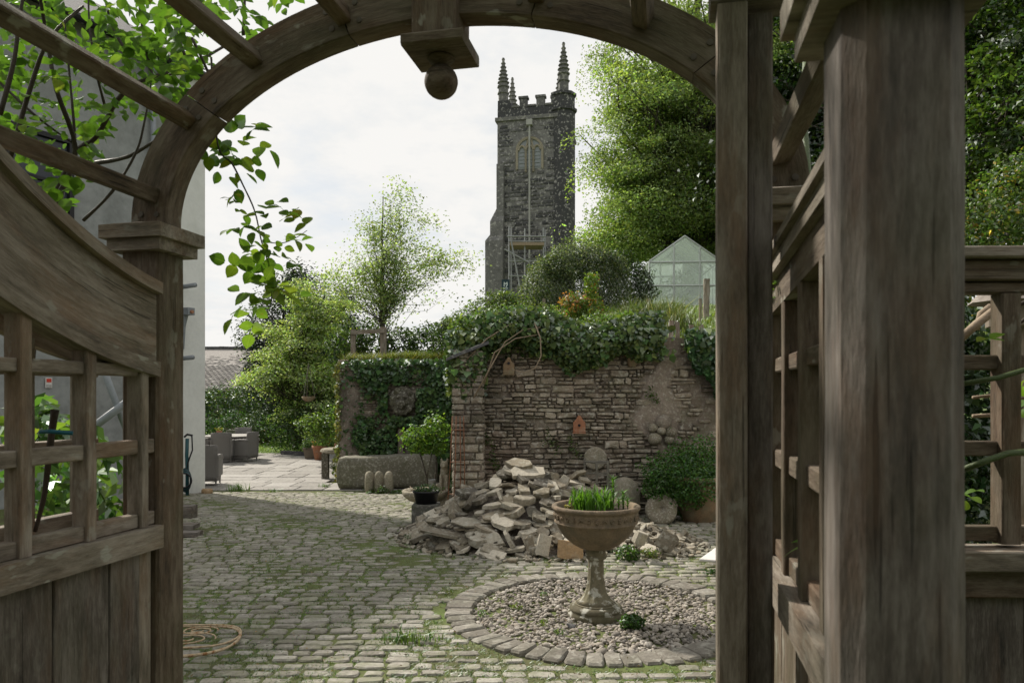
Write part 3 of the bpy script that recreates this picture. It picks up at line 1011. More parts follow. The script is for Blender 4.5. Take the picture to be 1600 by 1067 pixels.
# local: x along the wall from the far corner towards the viewer, y = -HN ... check handedness
# rotating +x onto HD puts +y at (-HD.y, HD.x) = (0.888,-0.46): out of the wall
HE = 8.55
mb = MB()
W, Dp = 13.0, 7.0
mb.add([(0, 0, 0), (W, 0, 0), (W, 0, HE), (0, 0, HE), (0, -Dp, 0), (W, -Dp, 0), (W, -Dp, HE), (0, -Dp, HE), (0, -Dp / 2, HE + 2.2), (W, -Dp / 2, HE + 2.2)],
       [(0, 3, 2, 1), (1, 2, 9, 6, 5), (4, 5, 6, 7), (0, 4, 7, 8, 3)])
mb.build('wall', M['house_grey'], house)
mb = MB()
mb.box((0.36, 0.05, HE / 2), (0.75, 0.16, HE - 0.03))
mb.build('corner_pier', M['house_white'], house)
mb = MB()
mb.add([(-0.2, 0.25, HE - 0.1), (W + .2, 0.25, HE - 0.1), (W + .2, -Dp / 2, HE + 2.3), (-0.2, -Dp / 2, HE + 2.3), (-0.2, 0.25, HE + 0.0), (W + .2, 0.25, HE + 0.0), (W + .2, -Dp / 2, HE + 2.42), (-0.2, -Dp / 2, HE + 2.42), (-.2, -Dp - .25, HE - .1), (W + .2, -Dp - .25, HE - .1), (W + .2, -Dp - .25, HE), (-.2, -Dp - .25, HE)],
       [(3, 2, 1, 0), (4, 5, 6, 7), (0, 1, 5, 4), (0, 4, 7, 3), (1, 2, 6, 5), (8, 9, 2, 3), (7, 6, 10, 11), (9, 8, 11, 10), (3, 7, 11, 8), (2, 9, 10, 6)])
mb.build('roof', M['slate_dark'], house)
mb = MB().tube([(-0.25, 0.3, HE - 0.06), (W + .2, 0.3, HE - 0.06)], 0.07, 8)
mb.build('gutter', M['plastic_black'], house)
mb = MB().tube([(1.15, 0.1, HE - 0.1), (1.15, 0.1, 0.0)], 0.05, 8)
mb.build('downpipe', M['pipe_grey'], house, smooth=True)
for (wx, wz, ww, wh) in ((3.2, 4.9, 1.0, 1.5), (5.9, 4.9, 1.0, 1.5), (8.5, 4.9, 1.0, 1.5), (8.5, 1.3, 1.1, 1.5)):
    fr = MB()
    fr.box((wx - ww / 2, 0.03, wz + wh / 2), (0.08, 0.1, wh + 0.08)).box((wx + ww / 2, 0.03, wz + wh / 2), (0.08, 0.1, wh + 0.08))
    fr.box((wx, 0.03, wz + wh), (ww - 0.081, 0.098, 0.08)).box((wx, 0.03, wz), (ww - 0.081, 0.098, 0.08)).box((wx, 0.025, wz + wh / 2), (ww - 0.081, 0.09, 0.05))
    fo = fr.build('window', M['plastic_black'], house)
    MB().box((wx, 0.012, wz + wh / 2), (ww - 0.09, 0.01, wh - 0.09)).build('pane', M['glass_dark'], fo)
    MB().box((wx, 0.07, wz - 0.09), (ww + 0.3, 0.2, 0.09)).build('sill', M['house_white'], fo)
for (zx, zz) in ((4.55, 5.3), (4.8, 5.3)):
    MB().tube([(zx, 0.07, 7.8), (zx, 0.07, 4.2), (zx, 0.07, 0.0)], 0.045, 8).build('waste_pipe', M['plastic_black'], house, smooth=True)
# overflow pipes that stick out past the pier
for (pz, ln) in ((4.16, 0.52), (2.76, 0.45)):
    MB().tube([(0.62, 0.1, pz), (0.62, 0.1 + ln, pz + 0.02)], 0.045, 8).build('overflow_pipe', M['pipe_grey'], house, smooth=True)
o = MB()
o.tube([(0.6, 0.2, 2.95), (0.6, 0.24, 3.4), (0.6, 0.32, 3.62)], 0.05, 8).box((0.6, 0.38, 3.68), (0.16, 0.2, 0.14))
o.build('vent_pipe', M['pipe_grey'], house, smooth=False)
MB().tube([(0.60, 0.52, 3.67), (0.60, 0.48, 3.67)], 0.035, 8).build('vent_cap', M['terracotta'], house)

# ------------------------------------------------------------------ rubble walls
def rubble(parent, x0, x1, z0, z1, ydep, n, seed, top=None, band=(0.07, 0.17), ln=(0.12, 0.42), recess=None, rz=0.0, o=(0, 0, 0), only=None, boost=1.0):
    """courses of split stones set proud of the mortar; local x along the wall, face towards -y"""
    global random
    st = random.getstate()
    random.seed(seed)
    pc = Pieces('stone', 'stones', M['wall'], [block_template(seed * 31 + i, .15, .12) for i in range(14)])
    wave = lambda x, z: .006 * math.sin(x * 1.9 + z * 2.7 + seed) + .004 * math.sin(x * 4.7 - z * 5 + seed)
    z = z0
    while z < z1:
        h = random.uniform(*band)
        x = x0 - random.random() * 0.1
        while x < x1:
            l = random.uniform(ln[0] ** .5, ln[1] ** .5) ** 2 * (1.3 if random.random() < 0.12 else 1)
            l = min(l, max(0.08, x1 - x))
            k = 1 if h < 0.075 else random.choice((1, 2, 2, 3)) if h > 0.12 else random.choice((1, 1, 2, 2))
            zz = z
            for i in range(k):
                hh = h / k * (random.uniform(0.8, 1.2) if k > 1 and i < k - 1 else 1)
                if i == k - 1:
                    hh = z + h - zz
                parts = [(x, l)] if (k == 1 or random.random() < 0.5) else [(x, l * 0.5), (x + l * 0.5, l * 0.5)]
                for (px_, pl) in parts:
                    cx, cz = px_ + pl / 2, zz + hh / 2
                    cz += wave(cx, cz)
                    sl_ = -math.atan(.011 * math.cos(cx * 1.9 + cz * 2.7 + seed) + .019 * math.cos(cx * 4.7 - cz * 5 + seed)) * .8
                    if top is None or cz < top(cx):
                        pr = 0.028 + random.uniform(-0.016, 0.028)
                        if recess:
                            pr -= recess(cx, cz)
                        if random.random() < .05:
                            continue
                        if pr > 0.008 and (only is None or only(cx, cz)):
                            pc.add((cx, -pr + 0.06, cz), (0, sl_ + random.gauss(0, 0.03), random.gauss(0, 0.04)), (pl - random.uniform(0.008, 0.022), 0.06, hh - random.uniform(0.008, 0.018)), pl * hh + (1 if (only is None) else 1))
                zz += hh
            x += l
        z += h
    pc.build(parent, n)
    random.setstate(st)


WY = 10.85


def wtop(x):
    return 2.42 + 0.10 * math.sin(x * 2.1) + 0.05 * math.sin(x * 6.0) + (0.18 if x > 2.2 else 0)


gw = thing('garden_wall', 'high rubble stone garden wall behind the stone heap, its top hung with ivy', 'wall', (0, WY, 0))
xs = lin(-0.42, 6.5, 60)
mb = MB()
nx = len(xs)
rows = [-0.2, 0.5, 1.2, 1.8, None]
V, F = [], []
for zr in rows:
    for x in xs:
        zt = wtop(x) if zr is None else zr
        V.append((x, 0.02 + 0.012 * math.sin(x * 9 + zt * 7), zt))
for x in xs:
    V.append((x, 0.4, wtop(x)))
for x in xs:
    V.append((x, 0.4, -0.2))
for j in range(len(rows) + 1):
    for i in range(nx - 1):
        F.append((j * nx + i, j * nx + i + 1, (j + 1) * nx + i + 1, (j + 1) * nx + i))
mk('mortar', V, F, M['mortar'], gw)


def patch(x, z):   # where lime render hides the stones
    c = 2.26 + 0.12 * math.sin(z * 3.1) + 0.06 * math.sin(z * 9)
    e = abs(x - c) - (0.27 + 0.08 * math.sin(z * 5 + 1))
    a = 0.07 * max(0, min(1, -e * 8))
    if x > 2.55:
        a = max(a, 0.025)
    return a


rubble(gw, -0.42, 3.45, -0.1, 2.6, 0.1, 300, 3, wtop, (0.045, 0.125), (0.08, 0.36), patch)
gw2 = None
rubble(gw, 3.45, 6.4, -0.1, 2.6, 0.1, 0, 4, wtop, (0.09, 0.18), (0.2, 0.5))
# lumpy strip of old lime render
V, F = [], []
zs = lin(-0.1, 2.25, 40)
us = lin(-1, 1, 13)
rr_ = random.Random(3)
for z in zs:
    c = 2.26 + 0.12 * math.sin(z * 3.1) + 0.06 * math.sin(z * 9)
    hw = 0.27 + 0.08 * math.sin(z * 5 + 1) + rr_.uniform(-.03, .03)
    for u in us:
        d = 0.012 if abs(u) > 0.95 else -0.022 - 0.02 * math.sin(u * 5 + z * 11) * math.sin(z * 7 + u) + rr_.uniform(-.008, .008)
        V.append((c + u * hw, d, z))
for j in range(len(zs) - 1):
    for i in range(len(us) - 1):
        b = j * len(us) + i
        F.append((b, b + 1, b + 1 + len(us), b + len(us)))
mk('render_patch', V, F, M['render_patch'], gw, smooth=True)

# squared pier at the left end of the wall
pier = thing('stone_pier', 'square stone pier with a sloping slate cap at the left end of the garden wall', 'pier', (-0.63, 10.62, 0))
MB().box((0, 0.2, 1.1), (0.40, 0.62, 2.5)).build('core', M['mortar'], pier)
pr_ = Pieces('stone', 'stones', M['wall'], [block_template(900 + i, .10, .12) for i in range(8)])
z = -0.1
random.seed(21)
while z < 2.3:
    h = random.uniform(0.045, 0.13)
    x = -0.225
    while x < 0.2:
        l = min(random.uniform(0.09, 0.27), 0.225 - x)
        if l > 0.04:
            pr_.add((x + l / 2, -0.09, z + h / 2), (0, random.gauss(0, .02), random.gauss(0, .03)), (l - 0.012, 0.05, h - 0.012), l * h)
        x += l
    for sx in (-1, 1):
        y_ = -0.11
        while y_ < 0.45:
            l = random.uniform(0.14, 0.3)
            pr_.add((sx * 0.18, y_ + l / 2, z + h / 2), (0, 0, sx * math.pi / 2), (l - 0.012, 0.05, h - 0.012), l * h * 0.3)
            y_ += l
    z += h
pr_.build(pier, 90)
mb = MB()
mb.add([(-0.3, -0.22, 2.18), (0.3, -0.22, 2.42), (0.3, 0.3, 2.50), (-0.3, 0.3, 2.26), (-0.3, -0.22, 2.22), (0.3, -0.22, 2.46), (0.3, 0.3, 2.54), (-0.3, 0.3, 2.30)], [(3, 2, 1, 0), (4, 5, 6, 7), (0, 1, 5, 4), (1, 2, 6, 5), (2, 3, 7, 6), (3, 0, 4, 7)])
mb.build('cap_slate', M['slate_dark'], pier)
# ivy-clad wall further back on the left
IWY = 16.8
iw = thing('ivy_wall', 'stone boundary wall smothered in ivy behind the long granite trough', 'wall', (-3.93, IWY, -0.35))
mb = MB().box((2.1, 0.2, 1.35), (4.2, 0.4, 2.75))
mb.build('mortar', M['mortar'], iw)
rubble(iw, 0.0, 3.9, 0.0, 2.7, 0.1, 260, 8, None, (0.08, 0.18), (0.14, 0.46))
V, F = [], []
zs = lin(0.0, 2.55, 26)
for z in zs:
    for u in lin(0, 1, 6):
        V.append((u * (0.40 + 0.09 * math.sin(z * 4)), 0.0 - (0.075 + 0.012 * math.sin(u * 9 + z * 8)) * (0 if u > 0.98 else 1), z))
for j in range(25):
    for i in range(5):
        b = j * 6 + i
        F.append((b, b + 1, b + 7, b + 6))
mk('render_patch', V, F, M['render_patch'], iw, smooth=True)

# ------------------------------------------------------------------ church tower
TD = 53.0
k_ = TD / FPX
tw = thing('church_tower', 'dark slatestone church tower with battlements and crocketed pinnacles', 'tower', ((837 - 800) * k_, TD, 3.8), math.radians(-12))
Z = lambda py: EYE + (HOR - py) * k_ - 3.8
X = lambda px: (px - 837) * k_ * 0.99
xl, xr = X(775), X(882)
zs_ = Z(186)
body = MB().box(((xl + xr) / 2, 3.0, zs_ / 2), (xr - xl, 6.0, zs_))
body.build('shaft', M['tower'], tw)
MB().box(((xl + xr) / 2, 3.0, zs_ + 0.12), (xr - xl + 0.3, 6.3, 0.26)).build('string_course', M['tower_trim'], tw)
zp = Z(166)
MB().box(((xl + xr) / 2, 3.0, (zs_ + 0.25 + zp) / 2), (xr - xl - 0.02, 5.98, zp - zs_ - 0.25)).build('parapet', M['tower'], tw)
for (a_, b_) in ((811, 823), (838, 851)):
    MB().box((X((a_ + b_) / 2), 0.2, (zp + Z(153)) / 2 + 0.01), (X(b_) - X(a_), 0.4, Z(153) - zp)).box((X((a_ + b_) / 2), 0.2, Z(153) + 0.1), (X(b_) - X(a_) + .16, 0.52, 0.16)).build('merlon', M['tower'], tw)
for (a_, b_) in ((798, 810.5), (823.5, 837.5), (851.5, 864)):
    MB().box((X((a_ + b_) / 2), 0.2, zp + 0.08), (X(b_) - X(a_) - .02, 0.5, 0.14)).build('coping', M['tower_trim'], tw)
MB().box((X(786), 0.5, (zp + Z(153)) / 2), (X(796) - X(775), 1.0, Z(153) - zp)).build('corner_merlon', M['tower'], tw)
# stair turret on the right corner
tc = (X(879), 0.6)
tr_ = 0.86
MB().lathe([(tr_, 0), (tr_, Z(176)), (tr_ + .14, Z(175)), (tr_ + .14, Z(171)), (tr_ - .02, Z(170)), (tr_ - .02, Z(152)), (tr_ + .1, Z(151)), (tr_ + .1, Z(147)), (tr_ - .3, Z(145.5))], (tc[0], tc[1], 0), 8).build('stair_turret', M['tower'], tw)
MB().box((X(868), 0.3, (zp + Z(147)) / 2), (0.6, 0.6, Z(147) - zp)).build('merlon', M['tower'], tw)


def pinnacle(cx, cy, r, zb, zt, mat_):
    H = zt - zb
    pr = [(r, zb), (r, zb + H * 0.26), (r * 1.22, zb + H * 0.27), (r * 1.22, zb + H * 0.29), (r, zb + H * 0.30), (r, zb + H * 0.39), (r * 1.25, zb + H * 0.40), (r * 1.25, zb + H * 0.425)]
    n = 7
    for i in range(n):
        f = i / n
        z = zb + H * (0.43 + 0.54 * f)
        rr = r * (0.85 * (1 - f) + 0.16)
        pr += [(rr, z), (rr * 0.9, z + H * 0.05), (rr * 1.22, z + H * 0.062), (rr * 1.2, z + H * 0.072)]
    pr += [(r * 0.16, zb + H * 0.98), (r * 0.28, zb + H * 0.985), (0.02, zt)]
    return MB().lathe(pr, (cx, cy, 0), 8).build('pinnacle', mat_, tw)


pinnacle(X(782), 0.55, 0.37, Z(160), Z(80), M['tower_trim'])
pinnacle(X(879.5), 0.6, 0.37, Z(150), Z(64), M['tower_trim'])
pinnacle(X(773.5), 5.6, 0.36, Z(160), Z(64), M['tower_trim'])
pinnacle(X(856), 5.6, 0.36, Z(160), Z(64), M['tower_trim'])
# buttress with weathered offsets at the left corner
mb = MB()
bx = X(779)
for (pz0, pz1, wd, ow) in ((620, 376, 0.98, 0.75), (376, 345, 0.55, 0.42)):
    z0_, z1_ = max(0, Z(pz0)), Z(pz1)
    x0_ = X(775) - ow
    x1_ = X(787)
    d_ = -0.35 - wd * 0.35
    V = [(x0_, d_, z0_), (x1_, d_, z0_), (x1_, 0.9, z0_), (x0_, 0.9, z0_), (x0_, d_, z1_), (x1_, d_, z1_), (x1_, 0.9, z1_), (x0_, 0.9, z1_), (x0_ + ow * 0.9, d_ + .45, z1_ + 1.0), (x1_, d_ + .45, z1_ + 1.0), (x1_, .9, z1_ + 1.0), (x0_ + ow * 0.9, .9, z1_ + 1.0)]
    F = [(3, 2, 1, 0), (0, 1, 5, 4), (1, 2, 6, 5), (2, 3, 7, 6), (3, 0, 4, 7), (4, 5, 9, 8), (5, 6, 10, 9), (6, 7, 11, 10), (7, 4, 8, 11), (8, 9, 10, 11)]
    mb.add(V, F)
mb.box(((X(775) + X(787)) / 2, -0.18, Z(300)), (X(787) - X(775) - 0.03, 0.4, Z(255) - Z(345)))
mb.build('buttress', M['tower'], tw)
# belfry window: stone arch, three louvred lights, mullions
wx0, wx1, wzs, wzt = X(809), X(846), Z(263), Z(217)
wc, whw = (wx0 + wx1) / 2, (wx1 - wx0) / 2
spring = wzt - whw * 0.95


def arch_pts(hw, top_, n=14):
    return [(wc + hw * math.cos(math.pi * i / n), spring + (top_ - spring) * math.sin(math.pi * i / n)) for i in range(n + 1)]


win = None
ou, inn = arch_pts(whw + 0.17, wzt + 0.17), arch_pts(whw, wzt)
ou = [(wc + whw + 0.17, wzs - .1)] + ou + [(wc - whw - 0.17, wzs - .1)]
inn = [(wc + whw, wzs)] + inn + [(wc - whw, wzs)]
V, F = [], []
for (x, z) in ou:
    V += [(x, -0.13, z), (x, 0.02, z)]
for (x, z) in inn:
    V += [(x, -0.10, z), (x, 0.02, z)]
no = len(ou)
for i in range(no - 1):
    a, b = 2 * i, 2 * (i + 1)
    c, d = 2 * no + 2 * i, 2 * no + 2 * (i + 1)
    F += [(a, b, d, c), (a, a + 1, b + 1, b), (c, d, d + 1, c + 1)]
win = mk('window', V, F, M['statue'], tw)
pts = inn
V = [(x, -0.012, z) for x, z in pts]
mk('louvre_panel', V, [tuple(range(len(V)))], M['louvre'], win)
for mxx in (-0.33, 0.33):
    MB().box((wc + whw * mxx, -0.06, (wzs + spring) / 2), (0.15, 0.10, spring - wzs + 0.5)).build('mullion', M['statue'], win)
for cxo in (-0.66, 0.0, 0.66):
    hw = whw * 0.30
    pp = [(wc + whw * cxo + hw * math.cos(math.pi * i / 8), -0.055, spring + 0.0 + hw * 1.25 * math.sin(math.pi * i / 8)) for i in range(9)]
    MB().tube(pp, 0.09, 6).build('tracery', M['statue'], win)
    for i in range(5):
        MB().box((wc + whw * cxo, -0.03, wzs + 0.15 + i * 0.26), (hw * 1.6, 0.05, 0.05)).build('louvre', M['pipe_grey'], win)
MB().tube([(wc - whw * 0.33, -0.055, spring + .2), (wc - whw * .1, -.055, spring + .75), (wc + whw * .25, -.055, wzt - .15)], 0.07, 6).build('tracery', M['statue'], win)
MB().tube([(wc + whw * 0.33, -0.055, spring + .2), (wc + whw * .1, -.055, spring + .75), (wc - whw * .25, -.055, wzt - .15)], 0.07, 6).build('tracery', M['statue'], win)
MB().tube([(X(828), -0.25, Z(195)), (X(828), -0.25, Z(470))], 0.07, 8).box((X(828), -0.25, Z(193)), (.42, .34, .4)).build('downpipe', M['pipe_white'], tw)
# individual courses of stone standing a little proud of the face
rng = np.random.default_rng(77)
Vs, Fs, Rn = [], [], []
T0 = [(np.array(v), tri_fan(f)) for v, f in (block_template(1200 + i) for i in range(5))]
b = 0
z = 0.3
while z < zs_ - 0.3:
    h = rng.uniform(0.14, 0.34)
    x = xl + 0.2 * rng.random()
    while x < xr - 0.4:
        l = rng.uniform(0.25, 0.85)
        if rng.random() < 0.78 and not (wx0 - .45 < x + l / 2 < wx1 + .45 and wzs - .3 < z < wzt + .4):
            V, F = T0[rng.integers(5)]
            W_ = V * np.array([l * 0.95, 0.05, h * 0.9]) + np.array([x + l / 2, 0.015 + rng.uniform(-.005, .02), z + h / 2])
            Vs.append(W_)
            Fs.append(F + b)
            Rn.append(np.full(len(V), min(0.999, rng.random() ** 1.3 * 0.98)))
            b += len(V)
        x += l
    z += h
mk('facing_stones', np.concatenate(Vs), np.concatenate(Fs), M['tower'], tw, rnd=np.concatenate(Rn), kind='stuff')

# scaffold against the tower
SD = 50.5
sc_ = thing('scaffold', 'tube scaffold with a plank platform against the foot of the church tower', 'scaffold', at(822, 470, SD))
so = at(822, 470, SD)
sp = lambda px, py, dd=0: tuple(at(px, py, SD + dd) - so)
for px, t0, dd in ((795.5, 354, 0), (799, 356, 1.3), (820, 357, 0), (849, 356, 0), (852, 360, 1.3)):
    MB().tube([sp(px, t0, dd), sp(px, 475, dd)], 0.05, 6).build('standard', M['galv'], sc_)
for px0, px1, py, dd in ((792, 853, 369.5, -.1), (795, 852, 377, -.1), (795, 853, 408, -.1), (795, 852, 431, -.1), (797, 853, 405, 1.3)):
    MB().tube([sp(px0, py, dd), sp(px1, py, dd)], 0.05, 6).build('ledger', M['galv'], sc_)
MB().tube([sp(788, 389.5, -.2), sp(826, 410, -.2)], 0.05, 6).build('brace', M['galv'], sc_)
MB().tube([sp(798, 372, -.2), sp(812, 447, -.2)], 0.05, 6).build('brace', M['galv'], sc_)
c_ = Vector(sp(823, 386.5, 0.6))
for i in range(3):
    MB().box((c_.x, c_.y - 0.5 + i * 0.48, c_.z), (2.35, 0.44, 0.06)).build('plank', M['vine_dry'], sc_)
MB().box((c_.x, c_.y - 0.78, c_.z + .08), (2.35, 0.04, 0.2)).build('toe_board', M['vine_dry'], sc_)
# builder's banner tied to the scaffold
bn = thing('banner', 'dark blue banner with a white letter mark on the scaffold', 'sign', at(790, 446, SD - .25))
MB().box((0, 0, 0), (0.54, 0.03, 0.80)).build('panel', M['blue_sign'], bn)
mb = MB()
for (x0_, z0_, x1_, z1_) in ((-.10, -.08, -.10, .24), (-.10, .24, .0, .06), (0, .06, .11, .24), (.11, .24, .11, 0.02), (.11, .02, .02, -.10)):
    v = Vector((x1_ - x0_, 0, z1_ - z0_))
    nrm = Vector((-v.z, 0, v.x)).normalized() * 0.028
    a, b2 = Vector((x0_, -0.02, z0_)), Vector((x1_, -0.02, z1_))
    mb.add([a - nrm, b2 - nrm, b2 + nrm, a + nrm], [(0, 1, 2, 3)])
mb.box((0, -.02, -.17), (.34, .006, .035)).box((0.0, -.02, -.27), (.32, .006, .03))
mb.build('lettering', M['white_print'], bn)

# ------------------------------------------------------------------ greenhouse on the upper lawn
GD = 24.5
g0 = at(1070, 470, GD)
gk = GD / FPX
GZ = tz(g0.x, GD) - 0.05
gh = thing('greenhouse', 'small aluminium greenhouse with algae-stained panes on the raised lawn', 'greenhouse', (g0.x, GD, GZ), math.radians(-3))
hw_, ez, az, Lg = 55 * gk, EYE + (HOR - 408) * gk - GZ, EYE + (HOR - 369) * gk - GZ, 3.0


def bar(p, q, r=0.034, nm='glazing_bar', par=None):
    MB().tube([p, q], r, 6).build(nm, M['alu'], par or gh)


for yy_ in (0.0, Lg):
    for (p, q) in (((-hw_, 0), (-hw_, ez)), ((hw_, 0), (hw_, ez)), ((-hw_, ez), (0, az)), ((hw_, ez), (0, az)), ((-hw_ * .31, 0), (-hw_ * .31, ez + (az - ez) * .69)), ((hw_ * .42, 0), (hw_ * .42, ez + (az - ez) * .58)), ((-hw_, ez * .98), (hw_, ez * .98)), ((-hw_, ez * .47), (hw_, ez * .47)), ((-hw_, 0.02), (hw_, 0.02))):
        bar((p[0], yy_, p[1]), (q[0], yy_, q[1]))
bar((0, 0, az), (0, Lg, az), 0.03, 'ridge')
for s in (-1, 1):
    bar((s * hw_, 0, ez), (s * hw_, Lg, ez), 0.028, 'eaves_bar')
    for i in range(1, 5):
        y_ = Lg * i / 5
        bar((s * hw_, y_, ez), (0, y_, az), 0.014)
        bar((s * hw_, y_, 0), (s * hw_, y_, ez), 0.014)


def pane(P):
    n = (Vector(P[1]) - Vector(P[0])).cross(Vector(P[2]) - Vector(P[0])).normalized() * 0.002
    k = len(P)
    V = [Vector(p) - n for p in P] + [Vector(p) + n for p in P]
    F = [tuple(range(k - 1, -1, -1)), tuple(range(k, 2 * k))] + [(i, (i + 1) % k, k + (i + 1) % k, k + i) for i in range(k)]
    mk('pane', V, F, M['gh_glass'], gh)


cuts = [-hw_, -hw_ * .31, hw_ * .42, hw_]
rz_ = lambda x: ez + (az - ez) * (1 - abs(x) / hw_)
for yy_ in (0.0, Lg):
    for i in range(3):
        a, b2 = cuts[i] + .02, cuts[i + 1] - .02
        pane([(a, yy_, .03), (b2, yy_, .03), (b2, yy_, ez * .46), (a, yy_, ez * .46)])
        pane([(a, yy_, ez * .48), (b2, yy_, ez * .48), (b2, yy_, ez * .97), (a, yy_, ez * .97)])
        tp_ = [(a, yy_, ez * .99), (b2, yy_, ez * .99), (b2, yy_, rz_(b2) - .02)] + ([(0, yy_, az - .03)] if a < 0 < b2 else []) + [(a, yy_, rz_(a) - .02)]
        pane(tp_)
for s in (-1, 1):
    for i in range(5):
        y0_, y1_ = Lg * i / 5 + .01, Lg * (i + 1) / 5 - .01
        pane([(s * hw_, y0_, .03), (s * hw_, y1_, .03), (s * hw_, y1_, ez - .03), (s * hw_, y0_, ez - .03)])
        pane([(s * hw_, y0_, ez + .02), (s * hw_, y1_, ez + .02), (0.02 * s, y1_, az), (0.02 * s, y0_, az)])
# staging and plants seen dimly inside
MB().box((hw_ * .55, 1.6, 0.8), (hw_ * .7, 2.4, 0.05)).build('staging', M['alu'], gh)
o = plant('tomato_plants', 'dim green plants growing inside the greenhouse', 'plants', (g0.x - .3, GD + 1.5, GZ), [((0, 0, .6), (.5, 1.0, .6)), ((.6, .2, 1.0), (.4, .8, .5))], 900, 0.12, (0.08, 0.13, 0.04), seed=4)

# fence post, wire netting and low stakes on the terrace
p_ = at(1103, 478, 17.0)
fz = tz(p_.x, 17.0)
fp = thing('fence_post', 'rough split timber post standing before the greenhouse', 'post', (p_.x, 17.0, fz - .2))
board('post_shaft', (0, 0, 0), (0.02, 0, EYE + (HOR - 436) / FPX * 17 - fz + .2), 0.13, 0.10, (1, 0, 0), M['wood_grey'], fp, 0.012, 8, 0.008)
nf = thing('netting_fence', 'sagging wire netting fence among the shrubs on the terrace', 'fence', (0.6, 16.2, tz(1.5, 16.2)))
for i in range(4):
    board('post', (i * 1.15 + .1, 0, -.2), (i * 1.15 + .1 + random.uniform(-.03, .03), 0, .5), 0.06, 0.06, (1, 0, 0), M['wood_grey'], nf)
mb = MB()
for i in range(46):
    x = i * 0.085
    for s in (-1, 1):
        x1_ = x + s * 0.45
        mb.tube([(x, 0.035, 0.05), (x1_, 0.035 + .03 * math.sin(x), 0.95 - .07 * math.sin(x * 2.2))], 0.0011, 3, False)
mb.build('wire_mesh', M['galv'], nf, kind='stuff')
for i, (px, py) in enumerate(((1046, 490), (1058, 489), (1076, 493), (1097, 495))):
    q = at(px, 512, 11.35)
    hgt = (512 - py) / FPX * 11.35 + .25
    st_o = board('stake', (0, 0, 0), (random.uniform(-.04, .04), 0, hgt), 0.07, 0.035, (1, 0, 0), M['wood_grey'], None, 0.008, 4, 0.006)
    st_o.location = (q.x, 11.3, wtop(q.x) - .18)
    tag(st_o, ('low grey stake leaning on the wall top beside the ivy', 'taller grey stake second along the wall top', 'short broken stake third along the wall top', 'last low stake before the corner ivy on the wall top')[i], 'stake', 'stakes along the wall top')

# timber goal frame on the bank behind the ivy wall
fr_o = at(576, 560, 18.2)
fr_ = thing('timber_goalpost', 'grey timber frame of two posts and a crossbar above the ivy wall', 'frame', (fr_o.x, 18.2, tz(fr_o.x, 18.2) - .1))
fk = 18.2 / FPX
fh = EYE + (HOR - 515) * fk - fr_.location.z
board('post', (-24 * fk, 0, 0), (-24 * fk, 0, fh), .115, .10, (1, 0, 0), M['wood_grey'], fr_)
board('post', (23 * fk, 0, 0), (23 * fk, 0, fh + .06), .15, .12, (1, 0, 0), M['wood_grey'], fr_)
board('crossbar', (-24 * fk - .05, -.07, fh - .08), (23 * fk + .04, -.07, fh - .04), .10, .05, (0, 0, 1), M['wood_grey'], fr_)
p2 = at(708, 522, 17.6)
o = board('fence_post', (0, 0, 0), (0, 0, EYE + (HOR - 510) / FPX * 17.6 - tz(p2.x, 17.6) + .3), .12, .1, (1, 0, 0), M['wood_grey'], None)
o.location = (p2.x, 17.6, tz(p2.x, 17.6) - .3)
tag(o, 'single grey timber post among shrubs left of the pier top', 'post')

# ------------------------------------------------------------------ far building with slate roof
fb = thing('slate_roof_building', 'long low building with a grey slate roof beyond the hedge', 'building', (-16.5, 40, -0.4))
fk = 40 / FPX
ez_, rz2 = EYE + (HOR - 609) * fk + .4, EYE + (HOR - 547) * (46.0 / FPX) + .4
MB().box((0, 6, ez_ / 2), (15, 12, ez_)).build('wall', M['concrete'], fb)
V = [(-7.8, -.35, ez_ - .05), (7.2, -.35, ez_ - .05), (7.2, 6, rz2), (-7.8, 6, rz2), (-7.8, -.35, ez_ + .05), (7.2, -.35, ez_ + .05), (7.2, 6, rz2 + .1), (-7.8, 6, rz2 + .1), (7.2, 12.35, ez_), (-7.8, 12.35, ez_)]
F = [(3, 2, 1, 0), (4, 5, 6, 7), (0, 1, 5, 4), (1, 2, 6, 5), (3, 0, 4, 7), (7, 6, 8, 9), (2, 8, 6), (3, 7, 9)]
rf = mk('roof', V, F, M['slate'], fb)
rs_ = Pieces('roof_tile', 'roof_tiles', M['slate'], [([(-.5, -.5, 0), (.5, -.5, 0), (.5, .5, 0), (-.5, .5, 0), (-.5, -.5, 1), (.5, -.5, 1), (.5, .5, .6), (-.5, .5, .6)], [(4, 5, 6, 7), (0, 1, 5, 4), (1, 2, 6, 5), (3, 0, 4, 7)])])
sl = Vector((0, 6.35, rz2 - ez_))
Ls = sl.length
pit = math.atan2(sl.z, sl.y)
nr = int(Ls / 0.22)
for r_ in range(nr):
    f = (r_ + .5) / nr
    x = -7.7 + (0.15 if r_ % 2 else 0)
    while x < 7.1:
        rs_.add((x, -.35 + sl.y * f, ez_ + .06 + sl.z * f), (pit, 0, 0), (.285, .26, random.uniform(.015, .035)), 0)
        x += .3
rs_.build(rf, 0)
mb = MB()
for i in range(50):
    mb.box((-7.6 + i * .3, 6, rz2 + .14 + random.uniform(-.01, .01)), (.28, .3, .16))
mb.build('ridge_tiles', M['slate_dark'], fb, kind='stuff')

# ------------------------------------------------------------------ oak arbour (local x across, y along its axis, z up)
TH = math.radians(11.8)
arb = thing('arbour', 'weathered oak garden arbour with arched head, latticed sides and ball pendant', 'arbour', (0, 0, 0), -TH)
ca_, sa_ = math.cos(TH), math.sin(TH)


def uv(p):
    """world -> arbour local"""
    return Vector((p[0] * ca_ - p[1] * sa_, p[0] * sa_ + p[1] * ca_, p[2]))


